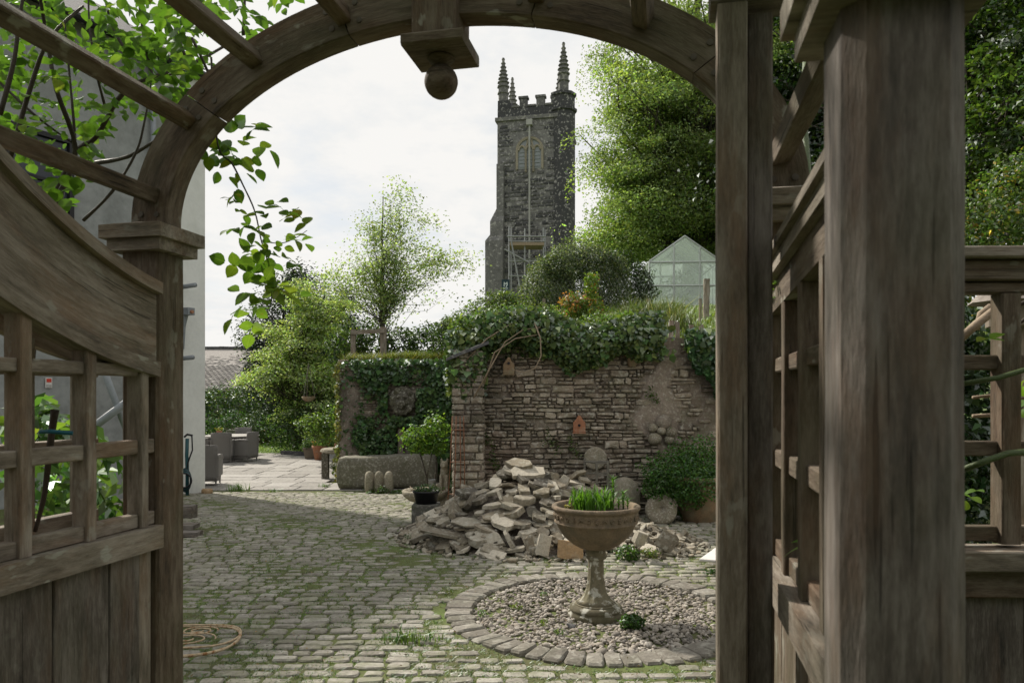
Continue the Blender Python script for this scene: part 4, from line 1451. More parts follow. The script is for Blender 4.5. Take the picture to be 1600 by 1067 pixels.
UL, UR = -1.535, 0.255        # inner faces of the left and right side walls
VB, VF = 2.0, 0.886           # back and front posts
CAP = 2.145


def cap(u, v, w=0.13):
    mb = MB()
    o = 0.044
    off = (random.uniform(0, 40), random.uniform(0, 40), random.uniform(0, 40))

    def tier(z0, z1, e, e2):
        a, b = w / 2 + e, w / 2 + e2
        V = [(-a, -a, z0), (a, -a, z0), (a, a, z0), (-a, a, z0), (-b, -b, z1), (b, -b, z1), (b, b, z1), (-b, b, z1)]
        mb.add([(u + x, v + y, z) for x, y, z in V], [(3, 2, 1, 0), (4, 5, 6, 7), (0, 1, 5, 4), (1, 2, 6, 5), (2, 3, 7, 6), (3, 0, 4, 7)], [(x + off[0], y + off[1], z + off[2]) for x, y, z in V])
    tier(CAP, CAP + .036, o - .016, o - .016)
    tier(CAP + .037, CAP + .078, o, o)
    tier(CAP + .079, CAP + .088, o - .004, o - .03)
    mb.build('post_cap', M['wood_grey'], arb, gco=True)


for (u0, u1, v0, mt) in ((-1.665, UL, VB, 'wood'), (UR, .385, VB, 'wood'), (-1.665, UL, VF, 'wood'), (0.197, .327, VF, 'wood_post')):
    uc, vc = (u0 + u1) / 2, v0 + .065
    ch = .022 if mt == 'wood_post' else .008
    board('post', (uc, vc, -.05), (uc, vc, CAP), .13, .13, (1, 0, 0), M[mt], arb, ch, 10, .0012)
    cap(uc, vc)

# arched heads, each of five sawn segments
UC, AR, BR = -0.64, 0.88, 0.55
ZS = CAP + .088


def arch(v0, v1):
    nseg = 5
    for s in range(nseg):
        a0, a1 = math.pi * s / nseg + .002, math.pi * (s + 1) / nseg - .002
        V, F, G = [], [], []
        off = (random.uniform(0, 40), random.uniform(0, 40), random.uniform(0, 40))
        n = 12
        for i in range(n + 1):
            a = a0 + (a1 - a0) * i / n
            c, sn = math.cos(a), math.sin(a)
            for (e, v) in ((0.004, v0), (0, v0 + .004), (0, v1 - .004), (.004, v1), (.125, v1), (.125, v0)):
                V.append((UC + (AR + e) * c, v, ZS + (BR + e) * sn))
                G.append((a * .8 + off[0], e + off[1], v + off[2]))
        for i in range(n):
            for k in range(6):
                k2 = (k + 1) % 6
                F.append((i * 6 + k, i * 6 + k2, (i + 1) * 6 + k2, (i + 1) * 6 + k))
        F.append(tuple(range(5, -1, -1)))
        F.append(tuple(n * 6 + k for k in range(6)))
        mk('arch_segment', V, F, M['wood'], arb, gco=np.array(G))


arch(2.02, 2.095)
for s_ in range(6):                      # oak pegs and bolt heads that hold the arch segments
    a_ = math.pi * s_ / 5
    for da_ in (-.05, .05):
        for e_ in (.035, .09):
            if 0 < a_ + da_ < math.pi:
                q_ = (UC + (AR + e_) * math.cos(a_ + da_), 2.0195, ZS + (BR + e_) * math.sin(a_ + da_))
                MB().lathe([(.009, -.002), (.0085, .003), (.002, .0035)], n=10).build('peg', M['wood_post'], arb, loc=q_, rot=(math.pi / 2, 0, 0))
arch(.91, .985)

# purlins from front arch to back arch
for deg in (8.5, 31, 52, 72, 108, 128, 149, 171.5):
    a = math.radians(deg)
    c, sn = math.cos(a), math.sin(a)
    p = Vector((UC + (AR + .062) * c, 0, ZS + (BR + .062) * sn))
    nrm = Vector((c / AR, 0, sn / BR)).normalized()
    board('purlin', (p.x, .986, p.z), (p.x, 2.0195, p.z), .05, .046, nrm, M['wood'], arb, .004, 6, .0008)

# pendant: block over the arch crown, moulded plate, neck and ball
pd = board('pendant_block', (UC, 2.055, 2.715), (UC, 2.055, 3.02), .13, .155, (1, 0, 0), M['wood'], arb, .006)
board('pendant_plate', (UC - .09, 2.055, 2.70), (UC + .09, 2.055, 2.70), .19, .034, (0, 1, 0), M['wood'], pd, .006)
mb = MB()
mb.lathe([(.036, 2.683), (.04, 2.676), (.035, 2.668), (.022, 2.663), (.022, 2.655)] + [(.049 * math.sin(math.radians(x)) if x < 180 else .001, 2.610 + .049 * math.cos(math.radians(x))) for x in range(24, 181, 12)], (UC, 2.055, 0), 24)
b_ = mb.build('pendant_ball', M['wood'], pd, smooth=True, gco=True)

# side walls: double lattice over a boarded dado
VBARS = [1.315, 1.525, 1.736, 1.945, 1.10]


def ztop_l(v):
    d = 2 - v
    return 2.045 + .18 * d + .42 * d * d


def zbot_l(v):
    d = 2 - v
    return 1.79 + .15 * d + .29 * d * d


def ztop_r(v):
    return 2.015 + .05 * (2 - v)


def zbot_r(v):
    return 1.955 + .05 * (2 - v)


def swept(name, fz0, fz1, u0, u1, mat, v0=1.016, v1=1.999, n=18):
    V, F, G = [], [], []
    off = (random.uniform(0, 40), random.uniform(0, 40), random.uniform(0, 40))
    s = 0.0
    for i in range(n + 1):
        v = v0 + (v1 - v0) * i / n
        za, zb = fz0(v), fz1(v)
        for (u, z) in ((u0, za), (u1, za), (u1, zb), (u0, zb)):
            V.append((u, v, z))
            G.append((v + off[0], z - .5 * (fz0(v) + fz1(v)) + off[1], u + off[2]))
    for i in range(n):
        for k in range(4):
            k2 = (k + 1) % 4
            F.append((i * 4 + k, i * 4 + k2, (i + 1) * 4 + k2, (i + 1) * 4 + k))
    F += [(3, 2, 1, 0), tuple(n * 4 + k for k in range(4))]
    return mk(name, V, F, mat, arb, gco=np.array(G))


for side in (-1, 1):
    U = UL if side < 0 else UR
    inw = 1 if side < 0 else -1          # towards the opening
    ub = U - inw * .045                  # lattice bars lie behind the inner face
    mt = M['wood_grey'] if side < 0 else M['wood']
    zl = zbot_l if side < 0 else zbot_r
    bd = .052 if side < 0 else .105
    for lay, uo in ((0, 0.0), (1, -inw * .20))[:2 if side < 0 else 1]:
        for v in VBARS:
            board('lattice_bar', (U - inw * bd / 2 + uo, v, 1.302), (U - inw * bd / 2 + uo, v, zl(v) + (.01 if side < 0 else -.06)), .034, bd, (0, 1, 0), mt, arb, .003, 3, .0008)
        for (z0, z1) in ((1.756, 1.791), (1.523, 1.565), (1.302, 1.343)):
            vs = [1.016] + sorted(VBARS) + [1.999]
            for i in range(len(vs) - 1):
                a = vs[i] + (.018 if i else 0)
                b = vs[i + 1] - (.018 if i < len(vs) - 2 else 0)
                board('lattice_rail', (U - inw * .030 + uo, a, (z0 + z1) / 2), (U - inw * .030 + uo, b, (z0 + z1) / 2), z1 - z0, .038, (0, 0, 1), mt, arb, .003, 2, .0008)
    if side < 0:
        sp_ = swept('curved_board', lambda v: zbot_l(v) + .012, lambda v: ztop_l(v) - .036, U - .04, U - .004, M['wood_grey'])
        swept('curved_rail', lambda v: zbot_l(v) - .034, lambda v: zbot_l(v) + .011, U - .06, U + .012, M['wood_grey'])
        swept('curved_capping', lambda v: ztop_l(v) - .035, ztop_l, U - .065, U + .02, M['wood_grey'])
        swept('curved_board', lambda v: zbot_l(v) + .0, lambda v: ztop_l(v) - .036, U - .25, U - .22, M['wood_grey'])
    else:
        swept('capping_rail', lambda v: ztop_r(v) - .018, ztop_r, U - .03, U + .085, M['wood_grey'])
        swept('capping_rail', lambda v: ztop_r(v) - .05, lambda v: ztop_r(v) - .0195, U - .018, U + .08, M['wood_grey'])
        swept('top_rail', lambda v: zbot_r(v) - .06, lambda v: ztop_r(v) - .0515, U + .0, U + .06, M['wood'])
    # sill and the ledge between the two lattices
    swept('sill', lambda v: 1.232, lambda v: 1.3005, min(U + inw * .022, U - inw * .05), max(U + inw * .022, U - inw * .05), M['wood_grey'])
    if side < 0:
        swept('ledge', lambda v: 1.255, lambda v: 1.285, min(U - inw * .052, U - inw * .235), max(U - inw * .052, U - inw * .235), mt)
    edges = [1.018, 1.22, 1.418, 1.616, 1.812, 1.938]
    for i in range(len(edges) - 1):
        board('dado_board', (U - inw * .022 - random.uniform(0, .003), (edges[i] + edges[i + 1]) / 2, .06), (U - inw * .022, (edges[i] + edges[i + 1]) / 2, 1.231), edges[i + 1] - edges[i] - .006, .024, (0, 1, 0), M['wood_post'] if side < 0 else mt, arb, .003, 6, .0008)
    board('edge_stile', (U - inw * .035, 1.969, .03), (U - inw * .035, 1.969, 1.231), .058, .03, (0, 1, 0), mt, arb)
    board('plinth_rail', (U - inw * .03, 1.02, .03), (U - inw * .03, 1.99, .03), .055, .05, (0, 0, 1), mt, arb)

for side in (-1, 1):
    U = UL if side < 0 else UR
    for v in VBARS[:4]:
        for z in (1.774, 1.544, 1.322):
            MB().lathe([(.007, -.002), (.0065, .002), (.003, .0012), (.001, .0012)], n=10).build('screw', M['iron_grey'], arb, loc=(U - side * .001 - (.0265 if side < 0 else -.05), v - .0172, z), rot=(math.pi / 2, 0, 0))
# slim full-height jamb of two boards just inside the right front post, and the head rail over it
jv = 1.62
jx0 = uv(at(1117, 617, 1.56)).x
board('jamb', (jx0 + .034, jv, -.02), (jx0 + .034, jv, 2.513), .060, .07, (1, 0, 0), M['wood_grey'], arb, .004, 10, .0008)
board('stop_strip', (jx0 + .090, jv + .012, -.02), (jx0 + .090, jv + .012, 2.495), .052, .05, (1, 0, 0), M['wood_post'], arb, .004, 10, .0008)
board('head_rail', (jx0 - .01, jv + .01, 2.565), (jx0 + .30, jv + .01, 2.565), .10, .09, (0, 0, 1), M['wood_post'], arb)

# ------------------------------------------------------------------ trellis wing on the right of the arbour
tf = thing('trellis_fence', 'oak trellis panel over a boarded base, right of the thick foreground post', 'fence', (1.02, 2.0, 0), math.radians(-1))
L_ = 1.5
board('capping', (0, 0, 2.078), (L_, 0, 2.078), .12, .03, (0, 1, 0), M['wood_grey'], tf)
board('top_rail', (0, 0, 2.033), (L_, 0, 2.033), .055, .07, (0, 0, 1), M['wood'], tf)
board('top_rail', (0, .004, 1.988), (L_, .004, 1.988), .03, .05, (0, 0, 1), M['wood'], tf)
for xb in (.10, .318, .536, .754, .972, 1.19):
    board('lattice_bar', (xb, 0, 1.30), (xb, 0, 1.972), .052, .055, (1, 0, 0), M['wood'], tf, .004, 3, .0008)
for zr in (1.788, 1.555, 1.325):
    xs_ = [0.0, .10, .318, .536, .754, .972, 1.19, L_]
    for i in range(7):
        board('lattice_rail', (xs_[i] + .027, .01, zr), (xs_[i + 1] - .027, .01, zr), .04, .035, (0, 0, 1), M['wood'], tf, .003)
board('sill', (0, -.012, 1.262), (L_, -.012, 1.262), .11, .055, (0, 1, 0), M['wood_grey'], tf)
board('base_rail', (0, -.002, 1.195), (L_, -.002, 1.195), .075, .06, (0, 0, 1), M['wood'], tf)
for i in range(8):
    board('base_board', (.09 + i * .185, .008, .03), (.09 + i * .185, .008, 1.156), .178, .025, (1, 0, 0), M['wood_post'], tf, .004, 4, .0008)

# ------------------------------------------------------------------ climbing rose over the arbour
rose = thing('climbing_rose', 'climbing rose with fresh green leaves trained over the left of the arbour', 'rose', (-1.3, 2.9, 0))
RO = Vector((-1.3, 2.9, 0))


def free(p):
    q = uv(p)
    if q.z < ZS:
        return q.x < -1.72 or q.y > 2.14
    return ((q.x - UC) / (AR + .16)) ** 2 + ((q.z - ZS) / (BR + .16)) ** 2 > 1 or q.y > 2.14


canes = [  # pixel polylines with depths
    ([(75, 330, 2.6), (118, 240, 2.55), (150, 215, 2.5), (185, 155, 2.45), (220, 128, 2.45), (300, 100, 2.6), (355, 70, 2.7)], .010),
    ([(90, 310, 2.5), (118, 235, 2.5), (88, 140, 2.4), (75, 70, 2.4), (60, -20, 2.3)], .010),
    ([(15, 250, 2.3), (50, 130, 2.3), (78, 60, 2.3), (130, 10, 2.4)], .0085),
    ([(0, 180, 2.2), (22, 95, 2.2), (30, 30, 2.2), (40, -20, 2.2)], .008),
    ([(0, 130, 2.4), (60, 185, 2.4), (115, 225, 2.5)], .005),
    ([(120, 270, 2.7), (116, 200, 2.6), (108, 110, 2.6), (100, 20, 2.6)], .006),
    ([(165, 170, 2.7), (150, 110, 2.6), (140, 40, 2.6), (138, -20, 2.6)], .005),
    ([(238, 122, 2.6), (225, 60, 2.6), (215, -15, 2.6)], .007),
    ([(200, 85, 2.6), (175, 40, 2.6), (160, -20, 2.6)], .006),
    ([(150, 255, 2.9), (200, 245, 2.8), (250, 215, 2.7)], .009),
    ([(130, 345, 2.6), (175, 300, 2.6), (212, 240, 2.6), (226, 190, 2.6), (238, 120, 2.65)], .006),
    ([(290, 90, 2.7), (272, 40, 2.7), (255, -15, 2.7)], .006),
    ([(380, 55, 2.7), (382, 10, 2.7), (383, -20, 2.7)], .007),
    ([(240, 125, 2.7), (300, 108, 2.7), (338, 112, 2.7)], .004),
    ([(95, 300, 2.6), (85, 350, 2.6), (60, 480, 2.75), (45, 620, 2.8), (30, 800, 2.85), (20, 1000, 2.9)], .013),
    ([(86, 640, 2.05), (78, 700, 2.05), (70, 770, 2.05), (55, 830, 2.05)], .011),
    ([(330, 90, 2.4), (340, 225, 2.42), (362, 255, 2.42), (380, 290, 2.42), (398, 330, 2.42), (408, 375, 2.42), (417, 405, 2.42), (424, 440, 2.42), (424, 475, 2.42)], .0034),
    ([(411, 378, 2.42), (440, 380, 2.42), (462, 372, 2.44), (480, 360, 2.46)], .0020),
    ([(300, 60, 2.4), (330, 130, 2.4), (336, 215, 2.42)], .005),
]
for poly, r in canes:
    pts = [at(*p) - RO for p in poly]
    # smooth the polyline
    sm = []
    for i in range(len(pts) - 1):
        p0, p1, p2, p3 = pts[max(i - 1, 0)], pts[i], pts[i + 1], pts[min(i + 2, len(pts) - 1)]
        for j in range(4):
            t = j / 4
            sm.append(0.5 * ((2 * p1) + (-p0 + p2) * t + (2 * p0 - 5 * p1 + 4 * p2 - p3) * t * t + (-p0 + 3 * p1 - 3 * p2 + p3) * t ** 3))
    sm.append(pts[-1])
    n = len(sm)
    V, F = tube(sm, [r * (1 - .55 * i / n) * random.uniform(.9, 1.1) for i in range(n)], 7)
    mk('cane', V, F, M['cane'], rose, smooth=True)


def leaf_mesh(seed):
    r = random.Random(seed)
    n = 5
    V, F = [], []
    fold = r.uniform(.05, .45)
    curl = r.uniform(-.6, .1)
    wd = r.uniform(.36, .44)
    for i in range(n + 1):
        t = i / n
        wv = wd * math.sin(math.pi * min(1, (t * .96 + .02)) ** .85) ** .8 if i < n else .02
        z = curl * t * t
        V += [(t, 0, z), (t - .02, wv, z + fold * wv + r.uniform(-.015, .015)), (t - .02, -wv, z + fold * wv + r.uniform(-.015, .015))]
    for i in range(n):
        a, b = i * 3, (i + 1) * 3
        F += [(a, b, b + 1, a + 1), (b, a, a + 2, b + 2)]
    return V, F


LM = [leaf_mesh(i) for i in range(8)]
LMe = [mesh('leaf', V, F, M['rose_leaf'], smooth=True) for V, F in LM]
leaflets = []
rl = random.Random(42)


def compound(p, size, out=None):
    """five leaflets on a short stalk"""
    d = Vector((rl.gauss(0, 1), rl.gauss(0, 1), rl.gauss(-.25, .5)))
    if out is not None:
        d = d * .6 + out
    d.normalize()
    up = Vector((rl.gauss(0, .35), rl.gauss(0, .35), 1)).normalized()
    side = d.cross(up).normalized()
    up = side.cross(d)
    n = rl.choice((3, 5, 5, 5))
    for k in range(n):
        if k == 0:
            b, ld = p + d * size * (1.15 * (n - 1) / 2 + .3), d
        else:
            pr = (k + 1) // 2
            sgn = 1 if k % 2 else -1
            b, ld = p + d * size * (1.15 * pr - .45), (side * sgn + d * .45).normalized()
        tw_ = Vector((rl.gauss(0, .25), rl.gauss(0, .25), rl.gauss(0, .25)))
        z = (up + tw_).normalized()
        x = (ld - z * ld.dot(z)).normalized()
        m = Matrix((x, z.cross(x), z)).transposed()
        leaflets.append((b, m.to_euler(), size * rl.uniform(.8, 1.25)))


# upper left mass
NCOMP = 330
cnt = 0
while cnt < NCOMP:
    px, py = rl.uniform(-30, 330), rl.uniform(-20, 345)
    if rl.random() < 0.25:
        px, py = rl.uniform(150, 470), rl.uniform(-20, 105)
    if px + py * 1.1 > 440 and not (py < 110):
        continue
    if px > 300 and py > 60:
        continue
    d = rl.uniform(2.25, 3.3)
    p = at(px, py, d)
    if not free(p):
        continue
    compound(p, rl.uniform(.032, .050))
    cnt += 1
# leaves along the hanging spray and its side shoot
n_before = len(leaflets)
for (px, py, s) in ((335, 212, .045), (352, 228, .05), (348, 205, .05), (378, 215, .045), (395, 205, .045), (385, 235, .05), (338, 238, .04), (372, 300, .028), (368, 322, .03), (392, 352, .03), (408, 330, .038), (425, 335, .038), (440, 345, .036), (400, 378, .032), (430, 378, .036), (452, 362, .04), (468, 376, .038), (488, 356, .04), (408, 398, .036), (425, 408, .038), (395, 425, .042), (410, 432, .045), (432, 420, .04), (400, 450, .045), (425, 452, .048), (440, 440, .04), (424, 472, .05), (415, 480, .045), (380, 318, .03), (415, 350, .034), (392, 390, .036), (440, 395, .036), (405, 415, .042), (440, 405, .04), (388, 440, .042), (412, 455, .046), (430, 465, .046), (405, 470, .042), (345, 215, .05), (365, 215, .048), (340, 200, .05), (360, 238, .046)):
    compound(at(px, py, rl.uniform(2.36, 2.48)), s * 1.08)
# few leaves low behind the lattice and by the right hand wall
for (px, py, d, s) in ((60, 660, 2.5, .055), (75, 675, 2.5, .055), (95, 655, 2.6, .05), (158, 520, 2.5, .05)):
    compound(at(px, py, d), s)
N_HANG = min(180, len(leaflets) - n_before)
vis_l = sorted(range(len(leaflets)), key=lambda i: leaflets[i][0].y)
first = set(vis_l[:300]) if len(leaflets) > 300 else set(vis_l)
# keep the hanging spray among the single leaves
first = set(range(len(leaflets) - N_HANG, len(leaflets)))
for i in vis_l:
    if len(first) < 300:
        first.add(i)
Vs, Fs, b = [], [], 0
for i, (p, e, s) in enumerate(leaflets):
    k = i % 8
    if i in first:
        link('leaf', LMe[k], rose, p - RO, e, (s, s, s))
    else:
        V = np.array(LM[k][0]) * s @ np.array(e.to_matrix()).T + np.array(p - RO)
        Vs.append(V)
        Fs.append(np.array(LM[k][1]) + b)
        b += len(V)
# unseen rose leaves added over the roof to shade the arbour
rng = np.random.default_rng(61)
n0 = 1500
al = rng.uniform(.25, math.pi * .93, n0)
vv = rng.uniform(.7, 2.0, n0)
rad = rng.uniform(.2, .45, n0)
loc_ = np.stack([UC + (AR + rad) * np.cos(al), vv, ZS + (BR + rad) * np.sin(al)], 1)
wl = np.stack([loc_[:, 0] * ca_ + loc_[:, 1] * sa_, -loc_[:, 0] * sa_ + loc_[:, 1] * ca_, loc_[:, 2]], 1)
keep = (EYE + (wl[:, 2] - EYE) > 0) & (HOR - (wl[:, 2] - EYE) / wl[:, 1] * FPX < -30)
for p in wl[keep]:
    k = rl.randrange(8)
    e = Matrix.Rotation(rl.uniform(0, 6.28), 3, 'Z') @ Matrix.Rotation(rl.gauss(0, .5), 3, 'X') @ Matrix.Rotation(rl.gauss(0, .5), 3, 'Y')
    V = np.array(LM[k][0]) * rl.uniform(.045, .065) @ np.array(e).T + p - np.array(RO)
    Vs.append(V)
    Fs.append(np.array(LM[k][1]) + b)
    b += len(V)
mk('leaves', np.concatenate(Vs), np.concatenate(Fs), M['rose_leaf'], rose, kind='stuff', smooth=True)

# honeysuckle on the right-hand wall and vine on the trellis wing
hs = thing('honeysuckle', 'few dark green leaves of a climber threading the right lattice wall', 'climber', at(1225, 470, 1.75))
hso = at(1225, 470, 1.75)
MB().tube([at(1262, 60, 2.5) - hso, at(1255, 180, 2.4) - hso, at(1262, 270, 2.25) - hso, at(1272, 330, 2.2) - hso], .012, 7).build('stem', M['cane_green'], hs, smooth=True)
MB().tube([at(1205, 430, 1.8) - hso, at(1222, 470, 1.75) - hso, at(1265, 492, 1.7) - hso], .004, 6).build('stem', M['cane_green'], hs, smooth=True)
leaf_keep = leaflets
leaflets = []
for (px, py, d) in ((1212, 437, 1.78), (1226, 447, 1.74), (1236, 440, 1.72), (1215, 480, 1.74), (1232, 495, 1.7), (1220, 505, 1.74), (1228, 462, 1.73)):
    compound(at(px, py, d), .022)
for (px, py, s) in ((1265, 855, .05), (1272, 848, .045)):
    p = at(px, py, 1.5)
    leaflets.append((p, Matrix.Rotation(2.6, 3, 'Z').to_euler(), s))
for (p, e, s) in leaflets:
    link('leaf', LMe[rl.randrange(8)], hs, p - hso, e, (s, s, s))
vn = thing('trellis_vine', 'thin green and tan stems of a vine crossing the right trellis panel', 'vine', at(1580, 700, 1.9))
vo = at(1580, 700, 1.9)
for pts, r, mt in (([(1500, 735, 1.9), (1540, 720, 1.88), (1575, 708, 1.88), (1640, 702, 1.9)], .0085, 'cane_green'), ([(1500, 600, 1.92), (1560, 590, 1.9), (1600, 578, 1.9), (1650, 570, 1.9)], .007, 'cane_green'), ([(1500, 530, 2.4), (1528, 505, 2.4), (1550, 488, 2.4), (1575, 470, 2.4), (1600, 452, 2.4)], .014, 'vine_dry'), ([(1526, 515, 2.45), (1532, 490, 2.45), (1548, 478, 2.45)], .010, 'vine_dry'), ([(1585, 480, 2.2), (1605, 470, 2.2), (1650, 480, 2.2)], .007, 'cane'), ([(1580, 515, 2.2), (1602, 498, 2.2), (1650, 490, 2.2)], .005, 'cane'), ([(1520, 621, 2.1), (1550, 618, 2.1), (1600, 622, 2.1)], .005, 'vine_dry'), ([(1520, 650, 2.2), (1556, 648, 2.2)], .006, 'vine_dry'), ([(1586, 700, 2.2), (1586, 650, 2.2), (1600, 630, 2.2), (1640, 620, 2.2)], .004, 'cane_green')):
    V, F = tube([at(*p) - vo for p in pts], r, 7)
    mk('stem', V, F, M[mt], vn, smooth=True)
leaflets = []
for (px, py, d) in ((1530, 528, 1.9), (1595, 590, 2.2), (1592, 625, 2.2), (1530, 760, 2.3)):
    compound(at(px, py, d), .035)
for (p, e, s) in leaflets:
    link('leaf', LMe[rl.randrange(8)], vn, p - vo, e, (s, s, s))

# ------------------------------------------------------------------ pedestal planter in the gravel ring
pl = thing('pedestal_planter', 'weathered bowl planter on a fluted stone pedestal in the gravel ring', 'planter', (0.644, 5.65, -0.02))
flr = lambda a, i: 1 - (0.055 * (0.5 + 0.5 * math.cos(a * 12)) if 1 <= i <= 5 else 0)
mb = MB()
mb.lathe([(.060, .50), (.060, .44), (.063, .34), (.071, .26), (.088, .20), (.118, .16), (.152, .132)], n=72, fl=flr)
mb.lathe([(.155, .132), (.160, .126), (.156, .118)], n=40)
mb.build('column', M['pedestal'], pl, smooth=True)
MB().lathe([(.064, .558), (.076, .553), (.077, .50), (.072, .492), (.079, .486), (.079, .470), (.066, .462)], n=36).build('collar', M['pedestal'], pl, smooth=True)
MB().lathe([(.157, .122), (.190, .112), (.203, .095), (.205, .085), (.199, .078), (.214, .066), (.219, .045), (.217, .02), (.214, 0.0)], n=48).build('base', M['pedestal'], pl, smooth=True)
MB().lathe([(.262, .012), (.268, .006), (.266, -.02)], n=9).build('footing_slab', M['concrete'], pl)
bp = [(.10, .545), (.125, .552), (.185, .585), (.245, .637), (.285, .695), (.303, .738), (.318, .748), (.321, .756), (.312, .763), (.317, .79), (.322, .828), (.322, .842), (.334, .848), (.340, .860), (.337, .874), (.326, .880), (.310, .879), (.298, .872), (.290, .84), (.282, .80), (.0, .80)]
MB().lathe(bp[:-1] + [(.02, .80)], n=64).build('bowl', M['bowl'], pl, smooth=True)
# moulded frieze of scrolls and leaves under the rim
mb = MB()
rf = random.Random(5)
for i in range(34):
    a = 2 * math.pi * i / 34
    ca, sa = math.cos(a), math.sin(a)
    R = .320
    k = i % 3
    def pt(da, z, r=R):
        return (r * math.cos(a + da), r * math.sin(a + da), z)
    if k == 0:
        mb.tube([pt(.045 * math.cos(t) * (1 - t / 14), .797 + .019 * math.sin(t) * (1 - t / 14)) for t in [j * .55 for j in range(13)]], .0055, 5)
    elif k == 1:
        for j in range(5):
            t = j * 2 * math.pi / 5
            mb.tube([pt(0, .797), pt(.035 * math.cos(t), .797 + .019 * math.sin(t), R + .004)], [.004, .0075], 5)
    else:
        mb.tube([pt(-.05, .785), pt(0, .81), pt(.05, .79)], [.004, .008, .003], 5)
mb.build('frieze', M['bowl'], pl, smooth=True, kind='stuff')
MB().lathe([(.286, .835), (.15, .842), (.01, .846)], n=30).build('soil', M['soil'], pl)

PO = Vector((.644, 5.65, .815))


def strap_leaf(name, p, az, L, wd, lean, mat, parent, fold=.3):
    V, F = [], []
    n = 5
    d = Vector((math.cos(az), math.sin(az), 0))
    s = Vector((-math.sin(az), math.cos(az), 0))
    for i in range(n + 1):
        t = i / n
        c = Vector(p) + d * (lean * L * t * t) + Vector((0, 0, L * t * (1 - .25 * lean * t)))
        w_ = wd * (1 - t ** 2.2) * (.8 + .6 * t) + .0006
        V += [c - s * w_ + d * fold * w_, c, c + s * w_ + d * fold * w_]
    for i in range(n):
        b = i * 3
        F += [(b, b + 1, b + 4, b + 3), (b + 1, b + 2, b + 5, b + 4)]
    c0 = np.array((.09, .19, .03)) * random.uniform(.75, 1.25)
    return mk(name, V, F, M[mat], parent, smooth=True, col=np.tile(c0, (len(V), 1)))


iris = thing('iris_clump', 'clump of upright sword-shaped leaves growing in the planter bowl', 'plant', PO)
random.seed(31)
for i in range(150):
    a, r = random.uniform(0, 6.28), random.uniform(0, .14)
    cxo = random.choice((-.12, -.09, -.03, .03, .06))
    strap_leaf('leaf', (cxo + r * math.cos(a) * .7, r * math.sin(a), .0), random.uniform(0, 6.28), random.uniform(.11, .215), random.uniform(.006, .0095), random.uniform(.05, .7), 'leaf', iris)
lily = thing('lily_shoots', 'leafy lily shoots at the right of the planter bowl, one taller than the rest', 'plant', PO)
for (dx, dy, hh) in ((.135, .02, .245), (.20, -.05, .14), (.22, .05, .13), (.16, -.10, .10), (.24, -.02, .09), (.10, .10, .13)):
    MB().tube([(dx, dy, 0), (dx + .005, dy, hh)], .004, 6).build('stem', M['cane_green'], lily, smooth=True)
    n = int(hh * 150)
    for i in range(n):
        z = hh * (.25 + .75 * i / n)
        strap_leaf('leaf', (dx, dy, z), i * 2.4, random.uniform(.045, .06), .0045, random.uniform(.8, 1.5), 'leaf', lily)
sd = plant('succulent', 'small pale succulent rosette at the left inside the planter rim', 'plant', PO + Vector((-.21, -.05, .02)), [((0, 0, .01), (.035, .035, .03))], 60, .03, (.22, .21, .10), seed=3)

# chip of slate lying against the pedestal foot
o = mk('slate_chip', *slab_template(77, 5), M['slate_dark'])
o.location = gnd(893, 979) + Vector((0, -.03, .015))
o.rotation_euler = (.5, .2, .6)
o.scale = (.10, .06, .018)
tag(o, 'dark triangular slate chip lying on the gravel by the pedestal foot', 'slate chip')

# ------------------------------------------------------------------ heap of salvaged stone
random.seed(1234)


def heap_h(x, y):
    dx = (x - .12)
    rx = (dx / 1.40) if dx < 0 else (dx / 1.62)
    ry = (y - 8.9) / (1.30 if y < 8.9 else 1.15)
    r = math.sqrt(rx * rx + ry * ry)
    h = .97 * max(0, 1 - r) ** 0.92
    h2 = .80 * max(0, 1 - math.hypot((x - .82) / .85, (y - 8.95) / 1.0)) ** .9
    h3 = .24 * max(0, 1 - math.hypot((x - 1.5) / .55, (y - 8.35) / .7)) ** .8
    return max(h, h2, h3) * .93


V, F = [], []
N_ = 40
for j in range(N_):
    for i in range(N_):
        x, y = -1.5 + 3.3 * i / (N_ - 1), 7.4 + 2.8 * j / (N_ - 1)
        V.append((x, y, heap_h(x, y) * .80 - .07 + gz(y) + random.uniform(-.02, .02)))
for j in range(N_ - 1):
    for i in range(N_ - 1):
        b = j * N_ + i
        F.append((b, b + 1, b + N_ + 1, b + N_))
o = mk('rubble_core', V, F, M['mortar'], kind='stuff')
o['label'] = 'dark rubble and earth between the heaped stones'

templ = [mesh('stone', *slab_template(500 + i, random.choice((6, 7, 8)), random.uniform(.025, .07), random.uniform(.10, .24)), M['slab']) for i in range(22)]
templ_t = mesh('stone', *slab_template(640, 6, .08, .05), M['slab_tan'])
templ_p = [mesh('stone', *slab_template(650 + i, 7, .03, .17), M['slab_pale']) for i in range(5)]


def stone(me, loc, rot, sc, label, group='stones heaped in the courtyard', cat='stone'):
    o = link('stone', me, None, loc, rot, sc)
    return tag(o, label, cat, group)


def zone(x, y, z):
    side = 'left flank' if x < -.45 else 'right end' if x > 1.15 else 'middle'
    if z > .62:
        return 'rough stone near the top of the tall heap, behind the planter bowl' if x > .5 else 'rough slate slab on the crest of the stone heap'
    if z < .16 and y < 8.3:
        return {'left flank': 'loose stone at the foot of the heap towards the black pot', 'middle': 'flat stone at the front foot of the heap behind the gravel ring', 'right end': 'small flat stone trailing off the right foot of the heap'}[side]
    return {'left flank': 'rough grey slab in the left flank of the stone heap', 'middle': 'rough tan-grey slab on the front slope of the stone heap', 'right end': 'rough stone in the low right end of the heap'}[side]


